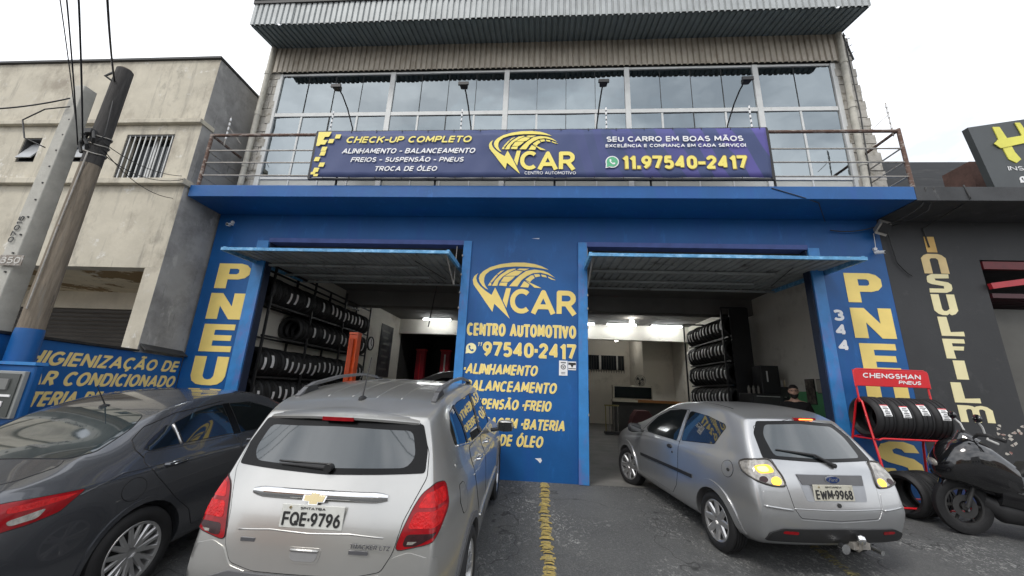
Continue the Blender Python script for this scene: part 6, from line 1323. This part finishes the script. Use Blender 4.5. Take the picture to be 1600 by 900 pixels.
pj = Proj(kbv, 'top'); panel('windscreen', rc, pj, [(-.60, 2.70), (0, 2.8), (.60, 2.70), (.50, 2.12), (0, 2.06), (-.50, 2.12)], glass, smooth=1)
for k_, sd_ in (('left', -1), ('right', 1)):
    pj = Proj(kbv, k_); panel('side_glass', rc, pj, [(.75, 1.10), (2.15, 1.02), (2.20, 1.05), (2.05, 1.17), (1.78, 1.26), (1.30, 1.29), (.74, 1.26)], glass, smooth=1)
    for wy in (.66, 3.0): wheel(rc, sd_ * .76, wy, .30, .30, .205, .175, (8, 0))
po = thing('wall_poster', (-6.09, 14.9, 2.75), 'tall dark poster on the left wall beyond the tyre rack', 'poster'); boxo('board', -6.089, -6.07, 14.3, 15.5, 1.75, 3.75, M('dark_print', (.05, .055, .06), .4, var=.6, scale=4), po)
m = MB()
for k in range(7): m.box(-6.069, -6.066, 14.45 + (k % 3) * .08, 15.2 - (k % 2) * .15, 3.45 - k * .24, 3.52 - k * .24)
m.build('print', M('grey_print', (.16, .16, .15), .5), po)['kind'] = 'stuff'
ck = thing('wall_clock', (-6.09, 13.5, 2.87), 'round black rimmed clock on the left wall', 'clock'); MB().lathe([(-6.095, 0), (-6.095, .25), (-6.05, .25), (-6.05, .21), (-6.07, .205)], 28, 'x', (0, 13.5, 2.87)).build('rim', black_m, ck, True, 40)
MB().lathe([(-6.07, .205), (-6.068, 0)], 28, 'x', (0, 13.5, 2.87)).build('dial', white, ck); MB().tube([(-6.06, 13.5, 3.02), (-6.06, 13.5, 2.87), (-6.06, 13.58, 2.80)], .01, 4).build('hands', ink, ck)
tag(MB().tube([(-1.62, 9.3, 4.0), (-2.6, 9.3, 4.05), (-2.65, 9.3, 3.98), (-2.8, 9.4, 2.9)], .014, 6).build('air_hose', black_m, None, True), 'thin black air hose hanging from a pipe in the left bay', 'hose')
cn = thing('service_counter', (4.6, 17, 0), 'dark counter with orange brown top across the back of the right bay', 'counter')
boxo('front', 3.12, 6.05, 16.95, 17.3, 0, 1.18, in_dark, cn); boxo('counter_top', 4.1, 6.08, 16.88, 17.35, 1.183, 1.29, M('orange_brown_top', (.30, .12, .03), .5), cn); boxo('counter_top', 3.08, 4.098, 16.88, 17.35, 1.183, 1.27, M('cream_top', (.5, .46, .36), .5), cn)
nb = thing('dark_glass_cabinet', (3.9, 17.1, 1.3), 'dark glazed cabinet in a cream frame standing on the counter', 'cabinet')
boxo('frame', 3.12, 4.74, 17.0, 17.3, 1.295, 1.86, M('cream_frame', (.42, .38, .30), .6), nb); boxo('glass', 3.18, 4.70, 16.985, 16.998, 1.34, 1.80, M('cabinet_glass', (.015, .018, .018), .08), nb)
fn = thing('desk_fan', (4.26, 17.15, 1.87), 'black fan on top of the dark cabinet on the counter', 'fan')
for rr_ in (.22, .16, .10): MB().tube([(4.26 + rr_ * math.cos(t), 16.98, 2.08 + rr_ * math.sin(t)) for t in [i * math.pi / 12 for i in range(24)]], .006, 5, closed=True).build('guard_ring', black_m, fn)
for k in range(3):
    t = k * 2.09; MB().add([(4.26, 17.02, 2.08), (4.26 + .18 * math.cos(t), 17.0, 2.08 + .18 * math.sin(t)), (4.26 + .16 * math.cos(t + .8), 17.06, 2.08 + .16 * math.sin(t + .8))], [(0, 1, 2), (2, 1, 0)]).build('blade', dark_m, fn)
MB().tube([(4.26, 17.06, 2.08), (4.26, 17.1, 1.86)], .025, 8).build('stand', black_m, fn)
tt = thing('tool_trolley', (2.9, 15.5, 0), 'tall steel trolley of pipes near the back door', 'trolley')
for x in (2.55, 2.7, 2.85, 3.0): MB().tube([(x, 15.5, .1), (x, 15.5, 1.05)], .02, 6).build('tube', M('trolley_ochre', (.35, .30, .10), .5) if x < 2.7 else galv, tt)
boxo('base', 2.5, 3.1, 15.3, 15.7, .03, .12, dark_m, tt); boxo('top_bar', 2.5, 3.05, 15.48, 15.52, 1.03, 1.08, M('trolley_ochre', (.35, .3, .1)), tt)
cb = thing('red_machine', (3.7, 14.8, 0), 'low dark red workshop machine on the floor before the counter', 'machine')
MB().loft([[(3.7 + a * w_, 14.8 + b_ * .3, z) for a, b_ in ((-1, -1), (1, -1), (1, 1), (-1, 1))] for z, w_ in ((.05, .45), (.5, .42), (.75, .34), (.95, .20))]).build('housing', M('dull_red', (.10, .03, .03), .6), cb, bevel=.03)
for x in (3.35, 4.05): MB().tube([(x, 14.5, .1), (x, 14.6, .1)], .1, 14).build('caster', rubber, cb, True, 40)
for (nm, x0, x1, y0, y1, z0, z1, lab) in (('tool_cabinet', 5.0, 5.72, 9.75, 10.35, 0, 1.62, 'black workshop cabinet below the tyre rack in the right bay'), ('tool_cabinet', 5.74, 5.98, 9.95, 10.5, 0, 1.80, 'black cabinet with cans on top against the right wall')):
    c_ = thing(nm, (x0, y0, 0), lab, 'cabinet'); boxo('carcass', x0, x1, y0, y1, z0, z1, black_m, c_, .01)
    for k in range(3): d_ = boxo('drawer', x0 + .03, x1 - .03, y0 - .02, y0 - .002, .5 + k * .4, .86 + k * .4 if k < 2 else z1 - .03, dark_m, c_); MB().tube([(x0 + .1, y0 - .035, .8 + k * .38), (x1 - .1, y0 - .035, .8 + k * .38)], .008, 5).build('drawer_handle', alu, d_)
c_ = thing('speaker_box', (5.5, 10, 1.62), 'black box standing on the workshop cabinet', 'box'); boxo('carcass', 5.30, 5.72, 9.80, 10.2, 1.623, 2.28, black_m, c_, .01); boxo('front_slot', 5.42, 5.45, 9.79, 9.798, 1.9, 2.15, alu, c_)
for k in range(7):
    x = 5.765 + k * .032; t_ = tag(MB().lathe([(0, 0), (0, .017), (.13, .017), (.145, .008), (.155, .008), (.155, 0)], 10, 'z', (x, 10.05 + (k % 2) * .06, 1.803)).build('spray_can', white if k % 3 else M('cream_can', (.6, .5, .3), .4), None, True, 40), 'pale spray can in the row on top of the black cabinet', 'can', 'cans on the black cabinet')
for k in range(6):
    x = 5.06 + k * .11; t_ = tag(MB().lathe([(0, 0), (0, .03), (.12, .035), (.15, .02), (.18, .018), (.18, 0)], 10, 'z', (x, 9.95, 1.623)).build('bottle', M('oil_bottle', (.13, .12, .10), .4), None, True, 40), 'grey bottle standing on the workshop cabinet', 'bottle', 'bottles on the workshop cabinet') if x < 5.28 else None
for nm, y0, y1, z0, z1, mt_, lab in (('wall_calendar', 9.18, 9.48, 1.42, 1.97, M('calendar_print', (.14, .12, .10), .5, var=.9, scale=9), 'dark picture calendar hanging on the right wall above the green band'), ('wall_notice', 8.92, 9.10, 1.66, 1.96, M('notice_paper', (.36, .34, .28), .5), 'pale framed notice on the right wall beside the calendar'), ('wall_notice', 8.70, 8.89, 1.66, 1.97, M('notice_paper', (.36, .34, .28)), 'framed notice nearest the door on the right wall')):
    t_ = thing(nm, (6.08, (y0 + y1) / 2, z1), lab, 'notice'); boxo('frame', 6.065, 6.082, y0, y1, z0, z1, dark_m, t_); boxo('sheet', 6.058, 6.064, y0 + .015, y1 - .015, z0 + .015, z1 - .015, mt_, t_)

# ================================================================ MOTORCYCLE
mc = thing('black_motorcycle', (5.50, 5.93, gz(5.93)), 'black faired motorcycle at the right edge, front wheel beside the tyre stand', 'motorcycle')
ang_ = math.atan2(-.25, .967); mc.rotation_euler = (rad(4), 0, ang_); mc.scale = (1.02, 1.02, 1.18)
gl = M('gloss_black', (.008, .008, .009), .12, coat=1, var=0)
def mring(s_, zc, ry, rz, n=16, p=.8, y0=0): return [(s_, y0 + ry * math.copysign(abs(math.cos(t)) ** p, math.cos(t)), zc + rz * math.copysign(abs(math.sin(t)) ** p, math.sin(t))) for t in [2 * math.pi * k / n for k in range(n)]]
def mloft(name, st, mt, par=mc, **k): return MB().loft([mring(*a, **k) for a in st]).build(name, mt, par, True, 50, local=True)
def mwheel(s_, R, w_):
    pr = [(-w_ * .7, R - .10), (-w_, R - .06), (-w_ * .8, R - .015), (0, R), (w_ * .8, R - .015), (w_, R - .06), (w_ * .7, R - .10)]
    wh = MB().lathe(pr, 36, 'y', (s_, 0, R), closed=True).build('wheel', rubber, mc, True, 40, local=True); m = MB(); m.lathe([(-.04, R - .10), (-.04, R - .12), (.04, R - .12), (.04, R - .10)], 36, 'y', (s_, 0, R)); m.tube([(s_, -.06, R), (s_, .06, R)], .035, 12)
    for k in range(6): t = k * math.pi / 3; m.obox((s_ + .5 * (R - .11) * math.cos(t), 0, R + .5 * (R - .11) * math.sin(t)), ((R - .11) * .5 * math.cos(t), 0, (R - .11) * .5 * math.sin(t)), (0, .012, 0), (-.012 * math.sin(t), 0, .012 * math.cos(t)))
    m.build('rim', dark_m, wh, True, 30, local=True); MB().lathe([(-.055, .06), (-.055, .12), (-.05, .12), (-.05, .06)], 28, 'y', (s_, 0, R), closed=True)  .build('brake_disc', dark_m, wh, local=True)
mwheel(0, .29, .055); mwheel(1.38, .30, .075)
for y in (-.09, .09): MB().tube([(0, y, .29), (.27, y, .92)], .020, 8).build('fork', dark_m, mc, True, 40, local=True)
mloft('front_mudguard', [(-.22, .42, .03, .02), (-.14, .56, .07, .035), (0, .60, .08, .035), (.14, .55, .08, .035), (.2, .48, .06, .03)], gl)
mloft('fairing', [(-.24, .66, .05, .06), (-.18, .68, .17, .13), (-.06, .74, .25, .21), (.10, .75, .27, .27), (.28, .70, .25, .28), (.50, .60, .20, .19)], gl)
mloft('body_cover', [(.30, .52, .19, .20), (.55, .48, .21, .20), (.85, .50, .20, .18), (1.15, .60, .18, .15), (1.45, .72, .14, .12), (1.72, .84, .06, .06)], gl)
mloft('belly_cover', [(.20, .36, .05, .08), (.35, .28, .13, .12), (.8, .24, .14, .10), (1.0, .25, .08, .07)], plast)
mloft('seat', [(.55, .66, .09, .04), (.68, .73, .15, .06), (.95, .73, .17, .06), (1.15, .78, .16, .065), (1.30, .86, .15, .06), (1.60, .90, .10, .045)], M('seat_vinyl', (.015, .015, .015), .6, bump=.3, bscale=80))
m = MB(); rows = []
for i in range(9):
    t = -1 + i / 4; rows.append([(-.12 + .14 * t * t + z * .22, .20 * t * (1 - z * .4), .84 + z * .24 * (1 - .35 * t * t)) for z in (0, .3, .6, .85, 1)])
V = [p for r_ in rows for p in r_]; m.add(V, [(i * 5 + k, i * 5 + k + 1, (i + 1) * 5 + k + 1, (i + 1) * 5 + k) for i in range(8) for k in range(4)]); o_ = m.build('windscreen', M('smoked_screen', (.02, .02, .022), .08, coat=1), mc, True, local=True); sm = o_.modifiers.new('s', 'SOLIDIFY'); sm.thickness = .005
for y in (-1, 1):
    MB().tube([(.24, 0, 1.0), (.23, y * .10, 1.05), (.26, y * .20, 1.06), (.32, y * .29, 1.03)], .018, 8).build('handlebar', dark_m, mc, True, 40, local=True)
    MB().tube([(.29, y * .23, 1.055), (.34, y * .33, 1.02)], .020, 10).build('grip', rubber, mc, True, 40, local=True)
    MB().tube([(.26, y * .20, 1.03), (.23, y * .24, 1.02), (.27, y * .33, .99)], .011, 6).build('brake_lever', alu, mc, True, 40, local=True)
    MB().tube([(.26, y * .17, 1.06), (.24, y * .18, 1.14), (.20, y * .20, 1.19)], .011, 6).build('mirror_stem', alu, mc, True, 40, local=True)
    MB().loft([[(.19 - d_, y * .21 + .07 * k * math.cos(t), 1.23 + .045 * k * math.sin(t)) for t in [i * math.pi / 7 for i in range(14)]] for k, d_ in ((.4, .03), (.9, .015), (1, 0), (.9, -.012))]).build('mirror', gl, mc, True, 50, local=True)
    MB().add([(.20, y * .20, .55), (.46, y * .215, .50), (.42, y * .225, .60), (.15, y * .235, .70)], [(0, 1, 2, 3), (3, 2, 1, 0)]).build('side_panel', plast, mc, local=True)
m = MB()
for k in range(8): m.lathe([(-.04, .02 + .002 * k), (-.035, .02 + .002 * k)], 8, 'y', (.25, .05, 1.05))
MB().loft([[(.16 - d_, .08 * k * math.cos(t), .93 + .05 * k * math.sin(t)) for t in [i * math.pi / 7 for i in range(14)]] for k, d_ in ((1, 0), (1, .03), (.8, .05))]).build('dashboard', plast, mc, True, 50, local=True)
MB().loft([[(-.22 - d_ * .3, .10 * k * math.cos(t), .72 + .045 * k * math.sin(t)) for t in [i * math.pi / 7 for i in range(14)]] for k, d_ in ((1, 0), (.9, .05), (.5, .08))]).build('headlight', clear_l, mc, True, 50, local=True)
MB().tube([(.6, -.19, .22), (1.0, -.21, .24), (1.5, -.22, .36)], [.03, .05, .055], 14).build('exhaust', galv, mc, True, 40, local=True); MB().tube([(.9, .06, .3), (1.38, .1, .3)], .025, 8).build('swing_arm', dark_m, mc, True, 40, local=True)
MB().tube([(.85, -.12, .2), (.98, -.24, .01)], .012, 6).build('side_stand', dark_m, mc, True, 40, local=True)
m = MB(); m.add([(.42, -.205, .50), (.62, -.215, .47), (.56, -.218, .52)], [(0, 1, 2), (2, 1, 0)]); m.build('fairing_badge', alloy, mc, local=True)

# ================================================================ PERSON behind the hatchback
pe = thing('person', (5.10, 8.35, 0), 'bearded man in glasses and black t-shirt standing behind the silver hatchback', 'person')
pe.rotation_euler = (0, 0, rad(-28))
def skin_body(name, V, E_, R_, mt, root=0, lv=2):
    me = bpy.data.meshes.new(name); me.from_pydata(V, E_, []); o = bpy.data.objects.new(name, me); COL.objects.link(o)
    md = o.modifiers.new('skin', 'SKIN'); md.use_smooth_shade = True; sv = me.skin_vertices[0].data
    for i, r_ in enumerate(R_): sv[i].radius = r_ if isinstance(r_, tuple) else (r_, r_); sv[i].use_root = (i == root)
    ss = o.modifiers.new('sub', 'SUBSURF'); ss.levels = lv; ss.render_levels = lv
    r = bpy.data.meshes.new_from_object(o.evaluated_get(bpy.context.evaluated_depsgraph_get())); COL.objects.unlink(o); bpy.data.objects.remove(o); r.shade_smooth(); r.materials.clear()
    return link(name, r, mt, pe, True)
V = [(0, 0, .98), (0, .01, 1.12), (0, .01, 1.28), (0, .01, 1.42), (0, 0, 1.50), (0, -.01, 1.56)]; E_ = [(0, 1), (1, 2), (2, 3), (3, 4), (4, 5)]; R_ = [(.16, .12), (.15, .11), (.175, .12), (.15, .10), (.06, .06), (.058, .06)]
for s_ in (-1, 1):
    b0 = len(V); V += [(s_ * .10, 0, .92), (s_ * .11, -.01, .50), (s_ * .12, .02, .09), (s_ * .13, -.12, .04)]; E_ += [(0, b0), (b0, b0 + 1), (b0 + 1, b0 + 2), (b0 + 2, b0 + 3)]; R_ += [.10, .065, .045, (.045, .03)]
    b0 = len(V); V += [(s_ * .19, 0, 1.42), (s_ * .26, .02, 1.16), (s_ * .28, -.06, .93), (s_ * .285, -.09, .85)]; E_ += [(3, b0), (b0, b0 + 1), (b0 + 1, b0 + 2), (b0 + 2, b0 + 3)]; R_ += [.058, .045, .032, (.040, .022)]
    for f_, (dx, ln) in enumerate(((-.028, .07), (-.009, .08), (.010, .075), (.028, .06))):
        c0 = len(V); V += [(s_ * .285, -.09 + dx, .82), (s_ * .283, -.10 + dx, .82 - ln * .5), (s_ * .275, -.10 + dx, .82 - ln)]; E_ += [(b0 + 3, c0), (c0, c0 + 1), (c0 + 1, c0 + 2)]; R_ += [.010, .009, .007]
    c0 = len(V); V += [(s_ * .270, -.135, .84), (s_ * .262, -.150, .80)]; E_ += [(b0 + 3, c0), (c0, c0 + 1)]; R_ += [.011, .008]
skin_body('body', V, E_, R_, skin)
V = [(0, .0, .93), (0, .01, 1.10), (0, .01, 1.28), (0, .01, 1.41), (0, .0, 1.475)]; E_ = [(0, 1), (1, 2), (2, 3), (3, 4)]; R_ = [(.19, .145), (.185, .14), (.205, .145), (.165, .12), (.085, .08)]
for s_ in (-1, 1):
    b0 = len(V); V += [(s_ * .195, 0, 1.415), (s_ * .25, .015, 1.20)]; E_ += [(3, b0), (b0, b0 + 1)]; R_ += [.078, .068]
skin_body('t_shirt', V, E_, R_, cloth)
V = [(0, 0, .96), (.0, 0, .90)]; E_ = [(0, 1)]; R_ = [(.18, .135), (.17, .13)]
for s_ in (-1, 1):
    b0 = len(V); V += [(s_ * .105, 0, .84), (s_ * .115, -.01, .50), (s_ * .12, .02, .10)]; E_ += [(1, b0), (b0, b0 + 1), (b0 + 1, b0 + 2)]; R_ += [.115, .082, .068]
skin_body('trousers', V, E_, R_, denim)
hc = Vector((0, -.025, 1.665))
def hring(z, rx, ry, dy=0, n=20): return [(hc.x + rx * math.cos(t), hc.y + dy + ry * math.sin(t), hc.z + z) for t in [2 * math.pi * k / n for k in range(n)]]
MB().loft([hring(-.125, .030, .035, -.03), hring(-.11, .050, .055, -.025), hring(-.07, .066, .080, -.012), hring(-.02, .074, .092), hring(.03, .077, .097, .002), hring(.07, .072, .092, .006), hring(.10, .052, .068, .01), hring(.118, .02, .03, .01)]).build('head', skin, pe, True, local=True)
hh = MB().loft([hring(.045, .080, .098, .010), hring(.075, .080, .099, .008), hring(.105, .064, .080, .008), hring(.130, .03, .04, .006)]); hh.loft([hring(-.03, .079, .07, .038), hring(.05, .082, .08, .030)]); hh.build('hair', hair, pe, True, local=True)
MB().loft([[(hc.x + r_ * math.cos(t), hc.y + dy + r2 * math.sin(t), hc.z + z - .02 * (1 - abs(math.cos(t)))) for t in [math.pi + k * math.pi / 14 for k in range(15)]] + [(hc.x + (r_ - .012) * math.cos(t), hc.y + dy + (r2 - .012) * math.sin(t), hc.z + z) for t in [2 * math.pi - k * math.pi / 14 for k in range(15)]] for z, r_, r2, dy in ((-.045, .077, .090, 0), (-.06, .078, .093, -.004), (-.09, .068, .082, -.014), (-.13, .042, .055, -.03))]).build('beard', hair, pe, True, local=True)
MB().loft([[(hc.x + w_ * math.cos(t), hc.y - .092 - d_ * (1 if k else 1) + .012 * math.sin(t), hc.z + z) for t in [i * math.pi / 4 for i in range(8)]] for k, (z, w_, d_) in enumerate(((-.035, .017, .008), (-.02, .015, .016), (.0, .010, .008), (.03, .008, 0)))]).build('nose', skin, pe, True, local=True)
for s_ in (-1, 1):
    MB().tube([(s_ * .033 + .024 * math.cos(t), hc.y - .104 + abs(.024 * math.cos(t)) * .1, hc.z + .012 + .017 * math.sin(t)) for t in [i * math.pi / 8 for i in range(16)]], .0020, 5, closed=True).build('glasses_rim', ink, pe, local=True)
    MB().tube([(s_ * .057, hc.y - .100, hc.z + .014), (s_ * .080, hc.y - .02, hc.z + .014)], .003, 4).build('glasses_arm', ink, pe, local=True)
    MB().lathe([(-.004, 0), (-.003, .008), (0, .010), (.003, 0)], 10, 'y', (s_ * .032, hc.y - .088, hc.z + .012)).build('eye', ink, pe, True, local=True)
    MB().loft([[(hc.x + s_ * (.074 + d_), hc.y + .01 + .016 * k * math.cos(t), hc.z - .002 + .028 * k * math.sin(t)) for t in [i * math.pi / 5 for i in range(10)]] for k, d_ in ((1, 0), (1, .012), (.6, .016))]).build('ear', skin, pe, True, local=True)
MB().tube([(-.020, hc.y - .095, hc.z - .055), (0, hc.y - .100, hc.z - .057), (.020, hc.y - .095, hc.z - .055)], .005, 6).build('mouth', M('lips', (.3, .12, .09), .5), pe, True, local=True)
# ================================================================ ACROSS THE STREET (behind the camera; only seen in glass, chrome and paint)
for x, w_, h_, c_, nm in ((-22, 12, 5.2, (.45, .22, .10), 'orange'), (-9.5, 11, 3.8, (.42, .38, .30), 'beige'), (2, 10, 6.4, (.33, .33, .32), 'grey'), (13.5, 11, 4.2, (.40, .36, .28), 'cream'), (25, 10, 5.6, (.30, .20, .14), 'brown')):
    b_ = thing('street_building', (x + w_ / 2, -17, -.56), 'plain %s low building across the street behind the camera' % nm, 'building')
    boxo('wall', x, x + w_, -24, -17, -.6, h_, M('far_%s_wall' % nm, c_, .8, var=.2, scale=.8), b_); boxo('roof', x - .2, x + w_ + .2, -24.2, -16.7, h_ + .003, h_ + .25, M('far_roof', (.12, .07, .05), .8), b_)
    for k in range(3):
        wd = boxo('window', x + 1 + k * 3.2, x + 2.8 + k * 3.2, -17.0, -16.95, 1.0, 2.5, dark_m, b_); boxo('pane', x + 1.08 + k * 3.2, x + 2.72 + k * 3.2, -16.95, -16.93, 1.08, 2.42, pane_d, wd)
for k, (y, z) in enumerate(((-4.2, 7.4), (-4.6, 6.9), (-4.4, 6.2))):
    cable('overhead_wire', [(-30, y, z), (-7, y, z - .3), (16, y, z), (40, y, z - .2)], .018, black_m, 'power line along the street behind the camera, %s of three' % ('highest', 'middle', 'lowest')[k], sag=.35)
